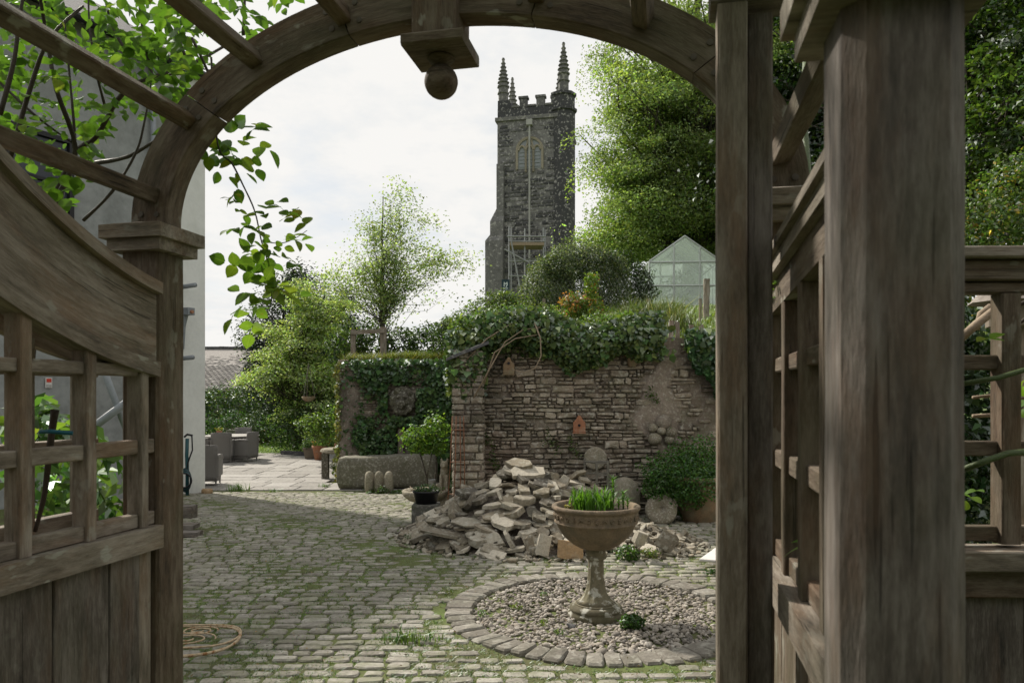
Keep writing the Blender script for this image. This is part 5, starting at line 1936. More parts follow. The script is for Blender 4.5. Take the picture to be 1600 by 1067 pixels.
def describe(x, y, h, sx, sy, th, nrm, pale):
    size = 'big' if sx * sy > .085 else 'small' if sx * sy < .042 else 'middling'
    form = 'long' if sx / sy > 1.75 else 'squarish' if sx / sy < 1.25 else 'oblong'
    thick = 'thin' if th < .05 else 'thick' if th > .08 else ''
    tone = 'pale' if pale else 'grey-brown'
    lay = 'lying flat' if nrm.z > .93 else 'tilted' if nrm.z > .75 else 'tipped steeply'
    if nrm.z <= .93:
        lay += ' left' if nrm.x < -abs(nrm.y) else ' right' if nrm.x > abs(nrm.y) else ' forward' if nrm.y < 0 else ' back'
    part = 'far left' if x < -.8 else 'left' if x < -.25 else 'centre' if x < .35 else 'right' if x < 1.0 else 'far right'
    lvl = 'foot' if h < .14 else 'lower slope' if h < .36 else 'upper slope' if h < .64 else 'crest'
    where = ' behind' if y > 9.0 and h < .6 else ''
    return ' '.join(f'{thick} {form} {size} {tone} heap stone {lay}, {part} {lvl}{where}'.split())


pts_ = []
tries = 0
while len(pts_) < 300 and tries < 60000:
    tries += 1
    x, y = random.uniform(-1.45, 2.0), random.uniform(7.45, 9.7)
    h = heap_h(x, y)
    if h < .015:
        continue
    md = .098 if x > 1.0 else .112
    if any((x - a) ** 2 + (y - b) ** 2 + (h - c) ** 2 < md * md for a, b, c in pts_):
        continue
    pts_.append((x, y, h))
pts_.sort(key=lambda p: p[2])
for (x, y, h) in pts_:
    e = .05
    gx_, gy_ = (heap_h(x + e, y) - heap_h(x - e, y)) / (2 * e), (heap_h(x, y + e) - heap_h(x, y - e)) / (2 * e)
    tilt = random.uniform(.1, .95)
    nrm = Vector((-gx_ * tilt, -gy_ * tilt, 1)).normalized()
    nrm = (nrm + Vector((random.gauss(0, .20), random.gauss(0, .20), 0))).normalized()
    if random.random() < .10:
        nrm = (nrm + Vector((random.gauss(0, .9), random.gauss(0, .9), 0))).normalized()
    q = nrm.to_track_quat('Z', 'Y').to_matrix() @ Matrix.Rotation(random.uniform(0, 6.28), 3, 'Z')
    big = random.random()
    s = random.uniform(.14, .25) * (1.45 if big < .2 else 1) * (.78 if x > .95 else 1)
    if x < -.4 and random.random() < .35:
        s *= 1.35
    th = random.uniform(.022, .055) * (1.5 if random.random() < .15 else 1)
    pale = random.random() < .12
    me = random.choice(templ_p) if pale else random.choice(templ)
    sx_, sy_ = s * random.uniform(1.0, 1.5), s * random.uniform(.65, 1.0)
    stone(me, (x, y, h * .97 + gz(y) + th * .25), q.to_euler(), (sx_, sy_, th), describe(x, y, h, sx_, sy_, th, nrm, pale))
# chips and earth round the foot
rc = np.random.default_rng(55)
Vs, Fs, Rn, b = [], [], [], 0
T_ = [(np.array(v), tri_fan(f)) for v, f in (slab_template(700 + i, 6, .1, .2) for i in range(6))]
while len(Vs) < 520:
    x, y = rc.uniform(-1.6, 2.2), rc.uniform(7.2, 9.9)
    h = heap_h(x, y)
    e1 = min(heap_h(x + .12, y), heap_h(x - .12, y), heap_h(x, y + .12), heap_h(x, y - .12))
    if h > .22 or (h == 0 and max(heap_h(x + .2, y), heap_h(x - .2, y), heap_h(x, y + .2)) == 0):
        continue
    v, f = T_[rc.integers(6)]
    s_ = .03 + .06 * rc.random() ** 2
    yw = rc.uniform(0, 6.28)
    m = np.array([[math.cos(yw), -math.sin(yw), 0], [math.sin(yw), math.cos(yw), 0], [rc.normal() * .3, rc.normal() * .3, 1]])
    Vs.append((v * np.array([s_ * 1.4, s_, s_ * .4])) @ m.T + np.array([x, y, h + gz(y) + .028]))
    Fs.append(f + b)
    Rn.append(np.full(len(v), rc.random()))
    b += len(v)
o = mk('stone_chips', np.concatenate(Vs), np.concatenate(Fs), M['slab'], kind='stuff', rnd=np.concatenate(Rn))
o['label'] = 'small stone chips strewn round the foot of the heap'
# the stones that stand out
for (px, py, d, sx, sy, th, rx, ry, rz, me, lab) in (
        (778, 838, 8.05, .58, .36, .075, .30, -.05, .35, templ_p[0], 'largest pale slab leaning low at the front of the heap'),
        (768, 867, 7.62, .40, .16, .03, .42, .12, -.5, templ_p[1], 'thin pale pointed flake lying in front of the largest slab'),
        (890, 858, 7.45, .27, .05, .17, -.15, .05, .04, templ_t, 'square tan sandstone block standing at the foot of the heap'),
        (850, 852, 7.62, .17, .05, .21, -.25, .25, .1, templ_p[2], 'upright grey shard standing at the front foot of the heap'),
        (829, 858, 7.65, .10, .05, .26, -.2, -.18, .1, templ[2], 'narrow dark shard standing on end beside the upright grey shard'),
        (742, 828, 8.35, .40, .20, .12, .05, .0, .05, templ[4], 'thick squared block low on the left flank of the heap'),
        (722, 800, 8.75, .55, .26, .11, .18, -.05, .30, templ[6], 'long thick slab sloping down the left flank of the heap'),
        (700, 812, 8.8, .66, .17, .10, .15, -.52, .25, templ[8], 'long narrow slab sloping towards the black plant pot'),
        (768, 800, 8.55, .50, .22, .085, .12, -.06, .1, templ[9], 'long flat block above the largest pale slab'),
        (800, 737, 9.0, .26, .20, .10, .55, .1, .7, templ_p[3], 'pale squared stone tipped up at the very top of the heap'),
        (785, 760, 8.9, .16, .40, .07, .2, .75, .2, templ[11], 'light slab tilted steeply just below the top of the heap'),
        (822, 776, 8.6, .30, .20, .14, .3, .1, .0, templ[13], 'chunky grooved boulder in the middle of the heap'),
        (808, 764, 8.7, .36, .22, .05, .1, .05, .2, templ_p[4], 'flat pale flagstone projecting near the middle of the heap'),
        (860, 790, 8.3, .20, .14, .10, .4, .2, .5, templ[15], 'blocky stone left of the planter bowl'),
        (1000, 840, 7.5, .16, .15, .12, .2, .3, .4, templ_p[2], 'rounded pale cobble right of the pedestal at the heap foot'),
        (1042, 846, 7.75, .20, .05, .20, -.5, .55, -.4, templ[17], 'dark slate standing on edge at the right end of the heap'),
        (657, 832, 8.75, .16, .14, .11, .1, .1, .3, templ[18], 'lone rounded stone at the far left foot of the heap')):
    stone(me, at(px, py, d), (rx, ry, rz), (sx, sy, th), lab)

# ------------------------------------------------------------------ things round the heap and along the walls
pb = gnd(666, 822)
bk = MB().box((0, 0, .15), (.34, .34, .30))
o = bk.build('concrete_block', M['concrete'], loc=(pb.x, pb.y, pb.z))
bv = o.modifiers.new('b', 'BEVEL')
bv.width, bv.segments = .015, 2
tag(o, 'dark mossy concrete block under the black plant pot', 'block')
pt_ = thing('plant_pot', 'black plastic plant pot standing on the concrete block', 'pot', (pb.x, pb.y, pb.z + .30))
MB().lathe([(.135, 0), (.165, .14), (.175, .142), (.177, .165), (.168, .166), (.158, .14), (.02, .138)], n=28).build('pot_body', M['plastic_black'], pt_, smooth=True)
MB().lathe([(.158, .142), (.02, .15)], n=16).build('soil', M['soil'], pt_)
plant('herb', 'low ferny herb spreading in the black plant pot', 'plant', (pb.x, pb.y, pb.z + .44), [((.03, 0, .04), (.17, .13, .07)), ((-.08, -.02, .02), (.08, .1, .05))], 500, .032, (.07, .12, .04), seed=8)

# shallow basin, seated stone animal, can
sb = gnd(668, 800)
bs = thing('stone_basin', 'shallow weathered stone basin on a low foot beside the trough', 'basin', (sb.x - .02, sb.y, sb.z))
fl2 = lambda a, i: 1 + .03 * math.sin(a * 7) + .02 * math.sin(a * 13 + i)
MB().lathe([(.20, 0), (.19, .10), (.16, .15), (.28, .20), (.36, .27), (.37, .33), (.34, .35), (.30, .30), (.02, .29)], n=36, fl=fl2).build('bowl', M['statue'], bs, smooth=True)
mb = MB()
for i in range(26):
    a, r = random.uniform(0, 6.28), random.uniform(0, .26)
    mb.tube([(r * math.cos(a), r * math.sin(a), .31), (r * math.cos(a) + random.gauss(0, .12), r * math.sin(a) + random.gauss(0, .1), .345 + random.uniform(0, .02))], .005, 4)
mb.build('dry_twigs', M['vine_dry'], bs, kind='stuff')
rk = gnd(700, 800)
o = mk('boulder', *slab_template(810, 8, .22, .1), M['statue'], smooth=True)
o.location, o.scale, o.rotation_euler = (rk.x, rk.y + .1, rk.z + .15), (.55, .42, .36), (.06, .05, .4)
tag(o, 'rounded grey boulder under the seated stone animal', 'boulder')
st = thing('stone_statue', 'worn stone statue of a seated animal left of the pier', 'statue', (rk.x - .06, rk.y + .08, rk.z + .32))
blob('body', [((0, .02, .09), (.10, .12, .10)), ((0, 0, .20), (.085, .09, .12)), ((0, -.02, .31), (.07, .075, .08)), ((0, -.05, .40), (.068, .075, .065)), ((0, -.115, .385), (.035, .04, .03)), ((-.045, -.02, .465), (.022, .018, .045)), ((.045, -.02, .465), (.022, .018, .045)), ((-.045, -.10, .13), (.03, .035, .14)), ((.045, -.10, .13), (.03, .035, .14)), ((-.09, 0, .06), (.055, .10, .06)), ((.09, 0, .06), (.055, .10, .06)), ((-.05, -.14, .02), (.035, .05, .025)), ((.05, -.14, .02), (.035, .05, .025))], M['statue'], st, .012)
MB().lathe([(.15, -.03), (.155, .0), (.14, .012), (.02, .012)], n=20).build('plinth', M['statue'], st)
cn = at(672, 760, 11.0)
MB().lathe([(.055, 0), (.058, .2), (.060, .205), (.054, .205), (.052, .19), (.01, .19)], n=20)
o = MB().lathe([(.055, 0), (.058, .2), (.060, .205), (.054, .205), (.052, .19), (.01, .19)], n=20).build('tin_can', M['galv'], loc=(cn.x, 11.0, rk.z + .33), smooth=True)
o.location = (rk.x - .24, rk.y - .02, rk.z + .30)
tag(o, 'pale metal can standing beside the seated stone animal', 'can')

# little two-headed shrub behind the statue
hb = gnd(672, 790)
plant('rose_bush', 'small bush with two leafy heads on bare stems behind the stone animal', 'shrub', (hb.x, 11.7, gz(11.7)), [((-.18, 0, 1.12), (.26, .22, .22)), ((.16, .05, 1.28), (.24, .2, .25)), ((.2, 0, .98), (.18, .18, .14)), ((-.02, .1, 1.05), (.2, .2, .2))], 1500, .06, (.11, .19, .04), .3, 'leaf', .6,
      stems=[([(.1, 0, 0), (.02, 0, .5), (-.12, 0, 1.0)], .014), ([(.1, 0, 0), (.16, .02, .6), (.17, .05, 1.2)], .014), ([(.02, 0, .5), (.1, 0, .9)], .008)], seed=12)
plant('nettle_patch', 'bright green weeds between the statue and the stone pier', 'weeds', (hb.x + .52, 11.35, gz(11.3)), [((0, 0, .3), (.13, .12, .30)), ((.05, .05, .6), (.08, .08, .14))], 420, .06, (.10, .19, .04), seed=14)

# rusty plant support by the pier
ps = thing('plant_support', 'rusty wire obelisk leaning in front of the stone pier', 'plant support', (gnd(715, 800).x, 10.42, gz(10.4)))
for i, (x0, x1) in enumerate(((-.09, -.01), (0.0, .045), (.10, .10), (.16, .15))):
    MB().tube([(x0, -.02 * i, 0), ((x0 + x1) / 2 + .01, -.02, .7), (x1, 0, 1.45)], .007, 5).build('rod', M['rust_dark'], ps, smooth=True)
for z in (.35, .8, 1.25):
    MB().tube([(-.08 + .05 * z, -.02, z), (.06, -.05, z + .01), (.15, -.02, z)], .005, 5).build('hoop', M['rust_dark'], ps, smooth=True)

# long granite trough
tr0 = gnd(602, 766)
V, F = [], []
nx_, ny_, nz_ = 16, 6, 6
TL, TW_, TH_ = 2.12, .70, .66
rt = random.Random(4)
idx = {}


def tv(i, j, k):
    key = (i, j, k)
    if key not in idx:
        x, y, z = i / nx_ - .5, j / ny_ - .5, k / nz_
        # rounded ends and uneven edges
        ex = 1 - .04 * (abs(y * 2) ** 3) - .05 * abs(z * 2 - 1) ** 3
        V.append((x * TL * ex + rt.uniform(-.012, .012), y * TW_ * (1 - .06 * abs(z * 2 - 1) ** 4 - .06 * abs(x * 2) ** 6) + rt.uniform(-.014, .014), z * TH_ * (1 + .03 * math.sin(x * 5)) * (1 - .03 * abs(x * 2) ** 6) + rt.uniform(-.01, .01)))
        idx[key] = len(V) - 1
    return idx[key]


for i in range(nx_):
    for j in range(ny_):
        F.append((tv(i, j, 0), tv(i, j + 1, 0), tv(i + 1, j + 1, 0), tv(i + 1, j, 0)))
        F.append((tv(i, j, nz_), tv(i + 1, j, nz_), tv(i + 1, j + 1, nz_), tv(i, j + 1, nz_)))
for i in range(nx_):
    for k in range(nz_):
        F.append((tv(i, 0, k), tv(i + 1, 0, k), tv(i + 1, 0, k + 1), tv(i, 0, k + 1)))
        F.append((tv(i, ny_, k), tv(i, ny_, k + 1), tv(i + 1, ny_, k + 1), tv(i + 1, ny_, k)))
for j in range(ny_):
    for k in range(nz_):
        F.append((tv(0, j, k), tv(0, j, k + 1), tv(0, j + 1, k + 1), tv(0, j + 1, k)))
        F.append((tv(nx_, j, k), tv(nx_, j + 1, k), tv(nx_, j + 1, k + 1), tv(nx_, j, k + 1)))
tg = thing('stone_trough', 'long rough granite trough raised on low stones before the ivy wall', 'trough', (tr0.x, tr0.y + .3, tr0.z + .05), .02)
mk('basin_body', V, F, M['trough'], tg, smooth=True)
for sx in (-.7, .7):
    MB().box((sx, 0, -.02), (.32, .5, .12)).build('footing_stone', M['trough'], tg)
for i, (px, wd) in enumerate(((577, .19), (592, .18), (608, .18))):
    q = gnd(px, 771)
    hh = (771 - 736) / FPX * q.y
    f = lambda a, k: 1 + .05 * math.sin(a * 3 + i * 2) + .03 * math.sin(a * 5 + k)
    o = MB().lathe([(wd * .40, 0), (wd * .50, hh * .25), (wd * .5, hh * .6), (wd * .46, hh * .82), (wd * .33, hh * .95), (wd * .12, hh * 1.0)], n=18, fl=f).build('round_topped_stone', M['statue'], loc=(q.x, q.y, q.z), smooth=True)
    tag(o, ('leftmost of three round-topped stones before the trough', 'middle one of three round-topped stones before the trough', 'right-hand round-topped stone, set apart before the trough')[i], 'stone', 'round-topped stones by the trough')
plant('trough_weeds', 'small green weeds round the three round-topped stones', 'weeds', (gnd(598, 772).x, gnd(598, 772).y - .1, -.33), [((0, 0, .1), (.12, .1, .12)), ((-.25, .1, .06), (.1, .1, .07)), ((.3, .1, .06), (.14, .1, .07))], 420, .05, (.08, .14, .04), seed=33)

# lion mask fountain on the ivy wall
lm = thing('lion_mask', 'carved stone lion head mask hung on the ivy wall above the trough', 'mask', (at(628, 626, 16.55).x, 16.62, at(628, 626, 16.55).z))
bl = [((0, 0, 0), (.21, .12, .25)), ((0, -.13, -.06), (.10, .12, .09)), ((0, -.22, -.03), (.05, .04, .035)), ((-.05, -.20, -.085), (.05, .05, .04)), ((.05, -.20, -.085), (.05, .05, .04)), ((0, -.17, -.15), (.055, .05, .03)), ((-.08, -.12, .09), (.06, .05, .03)), ((.08, -.12, .09), (.06, .05, .03)), ((0, -.15, .05), (.035, .06, .10)), ((-.09, -.10, -.05), (.05, .05, .06)), ((.09, -.10, -.05), (.05, .05, .06)), ((-.075, -.12, .055), (.02, .025, .018)), ((.075, -.12, .055), (.02, .025, .018))]
for i in range(15):
    a = 2 * math.pi * i / 15
    bl.append(((.23 * math.cos(a), -.01 + .03 * math.sin(i * 2.3), .26 * math.sin(a)), (.075, .07, .085)))
blob('carved_face', bl, M['trough'], lm, .016)
dp = thing('drain_board', 'pair of weathered boards on the ivy wall under the lion mask', 'board', (at(625, 690, 16.6).x, 16.68, at(625, 700, 16.6).z - .35))
board('plank', (0, 0, -.1), (0, 0, .78), .11, .05, (1, 0, 0), M['wood_grey'], dp)
board('plank', (.17, .01, -.1), (.16, .01, .74), .10, .05, (1, 0, 0), M['wood_post'], dp)

# terracotta bird houses on the wall
for (px, py, wd, hh, mt, lab) in ((795, 571, .165, .25, 'terracotta_old', 'pale clay bird house under the ivy near the pier'), (905, 662, .18, .25, 'terracotta', 'orange terracotta bird house on the bare wall above the heap')):
    q = at(px, py, WY - .12)
    bh = thing('bird_house', lab, 'bird house', (q.x, WY - .13, q.z - hh / 2), random.uniform(-.1, .1), 'clay bird houses on the garden wall')
    w2 = wd / 2
    out_ = [(-w2, 0), (w2, 0), (w2, hh * .58), (w2 * .55, hh * .74), (w2 * .3, hh * .93), (0, hh), (-w2 * .3, hh * .93), (-w2 * .55, hh * .74), (-w2, hh * .58)]
    V = [(x, -.06, z) for x, z in out_] + [(x, .08, z) for x, z in out_]
    n = len(out_)
    F = [tuple(range(n)), tuple(range(2 * n - 1, n - 1, -1))] + [(i + n, (i + 1) % n + n, (i + 1) % n, i) for i in range(n)]
    o = mk('box_body', V, F, M[mt], bh)
    bv = o.modifiers.new('b', 'BEVEL')
    bv.width, bv.segments = .012, 2
    MB().lathe([(.02, 0), (.02, .004)], n=14).build('entrance_hole', M['plastic_black'], bh, loc=(0, -.0625, hh * (.62 if mt == 'terracotta_old' else .42)), rot=(math.pi / 2, 0, 0))
    MB().tube([(0, -.06, hh * .3), (0, -.10, hh * .3)], .006, 6).build('perch', M['rust_dark'], bh)
    MB().box((0, .0, -.006), (wd * 1.06, .16, .014)).build('floor_slab', M[mt], bh)
q = at(988, 562, WY - .1)
wp = thing('wall_pot', 'brown half-round clay pot fixed to the wall under the ivy', 'pot', (q.x, WY - .08, q.z - .1))
MB().lathe([(.06, 0), (.085, .16), (.095, .165), (.095, .20), (.08, .2), (.07, .15), (.01, .15)], n=20).build('pot_body', M['terracotta_old'], wp, smooth=True)
MB().box((0, .06, .16), (.22, .02, .03)).build('bracket', M['rust_dark'], wp)

# round plaque, iron stand, discs
q = at(930, 716, WY - .1)
o = MB().lathe([(.01, -.03), (.165, -.03), (.17, 0), (.15, .02), (.12, .012), (.05, .03), (.01, .03)], n=28).build('round_plaque', M['statue'], loc=(q.x, WY - .1, q.z), rot=(math.pi / 2, 0, 0), smooth=True)
tag(o, 'round grey stone plaque on the wall above the iron stand', 'plaque')
q = gnd(933, 800)
isd = thing('iron_stand', 'grey iron plant stand of thin legs and rails behind the heap', 'stand', (at(933, 760, 10.2).x, 10.2, gz(10.2)))
zt_ = EYE + (HOR - 722) / FPX * 10.2 - gz(10.2)
zt2 = EYE + (HOR - 735) / FPX * 10.2 - gz(10.2)
for x in (-.16, -.02, .13, .17):
    MB().tube([(x, -.12 if abs(x) < .15 else .12, 0), (x, -.12 if abs(x) < .15 else .12, zt_ + (.05 if x == -.16 else 0))], .016, 6).build('leg', M['iron_grey'], isd)
for (a_, b_, z) in (((-.16, .12), (.17, .12), zt_), ((-.02, -.12), (.13, -.12), zt_), ((-.16, .12), (-.02, -.12), zt_), ((.17, .12), (.13, -.12), zt_), ((-.16, .12), (.17, .12), zt2 - .05), ((-.02, -.12), (.13, -.12), zt2 - .05)):
    MB().tube([(a_[0], a_[1], z), (b_[0], b_[1], z)], .012, 6).build('rail', M['iron_grey'], isd)
q = gnd(1021, 812)
o = MB().lathe([(.01, -.05), (.18, -.05), (.205, -.03), (.21, .03), (.19, .05), (.03, .05), (.028, .03), (.01, .03)], n=32).build('stone_disc', M['statue'], loc=(q.x, 9.75, gz(9.7) + .19), rot=(math.radians(62), .05, -.25), smooth=True)
tag(o, 'pale round millstone disc leaning by the right end of the heap', 'stone disc')
o = MB().lathe([(.20, 0), (.215, .12), (.21, .26), (.17, .38), (.09, .45), (.01, .47)], n=24, fl=lambda a, i: 1 + .04 * math.sin(a * 3 + i)).build('staddle_stone', M['statue'], loc=(at(976, 760, 10.5).x, 10.5, gz(10.5) + .12), smooth=True)
tag(o, 'dark dome-topped stone against the wall behind the planter leaves', 'stone')
# rosette of five boulders set in the wall
ro = thing('stone_rosette', 'flower of pale round stones set on the wall at the right', 'wall ornament', (at(1034, 673, WY - .1).x, WY - .07, at(1034, 673, WY - .1).z))
for (dx, dz, r) in ((.03, .11, .10), (-.11, .035, .065), (-.085, -.10, .085), (.10, -.12, .065), (.12, -.02, .075), (0, 0, .06)):
    o = mk('petal_stone', IV * np.array([r * 1.2, .07, r * 1.1]) * (1 + .08 * np.sin(IV[:, :1] * 4 + dx * 30)), IF, M['render_patch'] if r > .09 else M['statue'], ro, (dx * 1.15, 0, dz * 1.15), smooth=True)

# large terracotta pot with its shrub, right of the heap
q = gnd(1092, 820)
bpz = thing('large_pot', 'big weathered terracotta pot holding a dense green shrub by the wall', 'pot', (q.x + .08, q.y + .32, gz(9.9)))
MB().lathe([(.20, 0), (.23, .02), (.30, .30), (.335, .50), (.345, .56), (.37, .565), (.375, .62), (.355, .63), (.33, .6), (.01, .58)], n=40).build('pot_body', M['terracotta_old'], bpz, smooth=True)
plant('pot_shrub', 'dense round green shrub spilling over the big terracotta pot', 'shrub', (q.x - .02, q.y + .30, gz(9.9) + .5), [((-.18, 0, .16), (.48, .42, .36)), ((.18, .05, .28), (.42, .4, .36)), ((-.45, -.05, .0), (.26, .3, .28)), ((.05, -.22, .06), (.42, .25, .25)), ((-.1, -.3, -.12), (.25, .12, .16))], 9500, .042, (.075, .16, .04), .33, 'leaf', .6, seed=22, shell=.6)
# pale pointed board lying at the right
q = gnd(1092, 896)
wb = thing('white_board', 'white painted pointed board resting on low battens at the right', 'board', (q.x, q.y, .115))
V = [(0, 0, 0), (.75, -.26, 0.0), (1.3, .6, .0), (.75, 1.32, 0)]
F = [(3, 2, 1, 0), (4, 5, 6, 7)] + [(i, (i + 1) % 4, 4 + (i + 1) % 4, 4 + i) for i in range(4)]
o = mk('panel', V + [(x, y, .028) for x, y, z in V], F, M['white'], wb)
bv = o.modifiers.new('b', 'BEVEL')
bv.width, bv.segments = .012, 2
MB().box((.52, .12, -.055), (.08, .5, .09)).build('batten', M['wood_grey'], wb)
plant('board_weeds', 'dark green weeds under the edge of the white board', 'weeds', (q.x + .17, q.y - .1, .0), [((0, 0, .03), (.16, .06, .05))], 200, .03, (.05, .11, .03), seed=52)

# rusty wire ornament lying on the cobbles at lower left
wo = thing('wire_ornament', 'rusty painted wire hoops with spirals lying on the cobbles', 'ornament', (gnd(283, 1010).x, gnd(283, 1010).y, .05))
q1, q0 = gnd(373, 1010), gnd(283, 1010)
R1 = (q1.x - q0.x)
Ry = .30


def hoop(rx, ry, r, cx=0, cy=0, z=0, tl=0.0):
    pts = [(cx + rx * math.cos(t), cy + ry * math.sin(t), z + tl * math.sin(t + .6) + .008 * math.sin(t * 3)) for t in [2 * math.pi * i / 48 for i in range(49)]]
    MB().tube(pts, [r * random.uniform(.85, 1.15) for _ in pts], 7).build('hoop', M['rust'], wo, smooth=True)


hoop(R1, Ry * 1.12, .0095, 0, -.02)
hoop(R1 * .96, Ry * .88, .0075, 0, .05, .008)
for (cx, cy, r0) in ((.05, .17, .13), (.04, -.0, .19), (-.2, -.1, .16)):
    pts = [(cx + r0 * (1 - t / 16) * math.cos(t), cy + r0 * .75 * (1 - t / 16) * math.sin(t), .004) for t in [i * .28 for i in range(46)]]
    MB().tube(pts, .0055, 6).build('spiral', M['rust'], wo, smooth=True)

# timber baulks against the house side, bottom left
for i, (px, py, sx, sz, lab) in enumerate(((292, 812, .30, .17, 'dark square timber block on the cobbles by the arbour post'), (290, 834, .42, .05, 'flat dark timber piece on top of its twin by the arbour post'), (290, 842, .46, .05, 'lowest flat dark timber lying by the arbour post'))):
    q = gnd(px, py)
    o = board('timber_block', (-sx, 0, 0), (.06 + .03 * i, 0, 0), .22, sz, (0, 1, 0), M['wood_post'], None, .008, 3, .004)
    o.location = (q.x, q.y + .1, q.z + sz / 2 + (.055 if i == 1 else 0.02))
    tag(o, lab, 'timber')
# hose and pump hanging at the house corner
q = gnd(296, 775)
hz = thing('garden_hose', 'teal garden hose and wand hung on a bracket at the house corner', 'hose', (q.x - .02, q.y - .05, q.z))
mb = MB()
mb.tube([(0, 0, .02), (.0, 0, .5), (-.01, .0, .8), (0, 0, 1.12)], .035, 8)
mb.build('wand', M['hose'], hz, smooth=True)
MB().tube([(-.06, 0, 1.15), (.0, 0, 1.2), (.10, 0, 1.18)], .02, 6).build('hook', M['plastic_black'], hz)
MB().tube([(.09, 0, 1.17), (.10, .0, .9), (.02, -.02, .65), (.0, -.02, .45)], .014, 7).build('hose_tail', M['plastic_black'], hz, smooth=True)
for i in range(5):
    pts = [(-.03 + (.11 + .01 * i) * math.cos(t), -.03 - .015 * i, .32 + (.22 - .02 * i) * math.sin(t)) for t in [2 * math.pi * j / 20 for j in range(21)]]
    MB().tube(pts, .018, 6).build('coil', M['hose'] if i % 2 else M['plastic_black'], hz, smooth=True)
q = gnd(326, 772)
o = mk('terracotta_stone', *slab_template(911, 7, .2, .1), M['slab_tan'], smooth=True)
o.location, o.scale, o.rotation_euler = (q.x - .03, q.y, q.z + .05), (.22, .2, .12), (0, 0, .4)
tag(o, 'rounded reddish stone at the foot of the house corner', 'stone')

# pipes, notice and plants seen through the left lattice
hr = thing('handrail', 'two grey metal tubes crossing behind the left lattice', 'handrail', at(190, 632, 4.2))
ho = at(190, 632, 4.2)
MB().tube([at(150, 545, 4.2) - ho, at(176, 615, 4.2) - ho, at(205, 690, 4.2) - ho], .019, 8).build('tube', M['pipe_grey'], hr, smooth=True)
MB().tube([at(60, 715, 4.15) - ho, at(150, 664, 4.15) - ho, at(196, 630, 4.15) - ho], .023, 8).build('tube', M['pipe_grey'], hr, smooth=True)
nt_p = HOUSE0 + HD * 3.1
ray = Vector((75 - 800, FPX, HOR - 598)) / FPX
# where the view line through the notice meets the house wall
tt = (HOUSE0.x * HN.x + HOUSE0.y * HN.y) / (ray.x * HN.x + ray.y * HN.y)
nt = thing('notice', 'small white notice with a red panel on the house wall', 'notice', (ray.x * tt + HN.x * .02, ray.y * tt + HN.y * .02, EYE + ray.z * tt), hrz)
MB().box((0, 0, 0), (.11, .012, .17)).build('plate', M['white'], nt)
MB().box((0, .008, .04), (.08, .006, .06)).build('red_panel', M['red_print'], nt)
for dz in (-.03, -.05, -.07):
    MB().box((0, .008, dz), (.09, .004, .007)).build('print_line', M['pipe_grey'], nt)
for i, (px, py, d, s_, lab) in enumerate(((75, 672, 3.6, .6, 'large-leaved climber shoot showing through the left lattice'), (100, 770, 4.0, .9, 'low hosta clump with curling leaves behind the left lattice'), (160, 780, 4.4, .7, 'broad-leaved plant at the house wall behind the lattice'))):
    q = at(px, py, d)
    plant('broadleaf_plant', lab, 'plant', q, [((0, 0, 0), (.28 * s_, .2, .22 * s_)), ((-.15 * s_, 0, .1 * s_), (.2 * s_, .2, .14 * s_)), ((.12, 0, -.2), (.2, .2, .25))], 150, .13, (.10, .19, .05), .35, 'leaf_gloss', .5, seed=60 + i)
MB()
tie = thing('plant_tie', 'blue tie holding the rose cane to the lattice bar', 'plant tie', at(88, 674, 1.96))
MB().tube([(-.03, -.02, .0), (.0, -.03, .002), (.05, -.01, -.004)], .006, 6).build('tie_band', M['tie'], tie)

# ------------------------------------------------------------------ patio furniture
def chair(loc, rz, label):
    t = thing('rattan_chair', label, 'chair', loc, rz, 'rattan chairs on the patio')
    # local: faces +y
    V = [(-.27, -.25, .10), (.27, -.25, .10), (.27, .27, .10), (-.27, .27, .10), (-.28, -.26, .43), (.28, -.26, .43), (.28, .29, .43), (-.28, .29, .43)]
    F = [(3, 2, 1, 0), (4, 5, 6, 7), (0, 1, 5, 4), (1, 2, 6, 5), (2, 3, 7, 6), (3, 0, 4, 7)]
    mk('seat', V, F, M['rattan'], t)
    n = 8
    V, F = [], []
    for i in range(n + 1):
        f = i / n
        z = .12 + .76 * f
        y = -.27 - .11 * max(0, f - .35) ** 1.2
        w_ = .27 + .025 * f
        for k in range(7):
            u = k / 6 * 2 - 1
            V.append((u * w_, y + .05 * (u * u) * f + .0, z + (0.015 * (1 - u * u) if i == n else 0)))
    m = len(V)
    V += [(x, y + .045, z) for x, y, z in V]
    for i in range(n):
        for k in range(6):
            b = i * 7 + k
            F += [(b, b + 1, b + 8, b + 7), (m + b + 7, m + b + 8, m + b + 1, m + b)]
    for k in range(6):
        b = n * 7 + k
        F += [(b, b + 1, m + b + 1, m + b), (k + 1, k, m + k, m + k + 1)]
    for i in range(n):
        a = i * 7
        F += [(a + 7, a, m + a, m + a + 7)[::-1], (a + 6, a + 13, m + a + 13, m + a + 6)[::-1]]
    mk('backrest', V, F, M['rattan'], t, smooth=True)
    for s in (-1, 1):
        mb = MB()
        mb.add([(s * .255, -.26, .2), (s * .31, -.26, .2), (s * .31, .27, .2), (s * .255, .27, .2), (s * .255, -.27, .63), (s * .315, -.27, .63), (s * .315, .27, .60), (s * .255, .27, .60)], F6 if s > 0 else [f[::-1] for f in F6])
        mb.tube([(s * .285, -.30, .645), (s * .29, 0, .65), (s * .29, .24, .62), (s * .29, .30, .56)], .036, 8)
        mb.build('arm', M['rattan'], t)
        for y in (-.23, .25):
            MB().tube([(s * .25, y, .12), (s * .25, y * 1.03, 0)], [.022, .016], 6).build('leg', M['rattan'], t)
    MB().box((0, .02, .465), (.46, .46, .07)).build('cushion', M['plastic_black'], t)
    return t


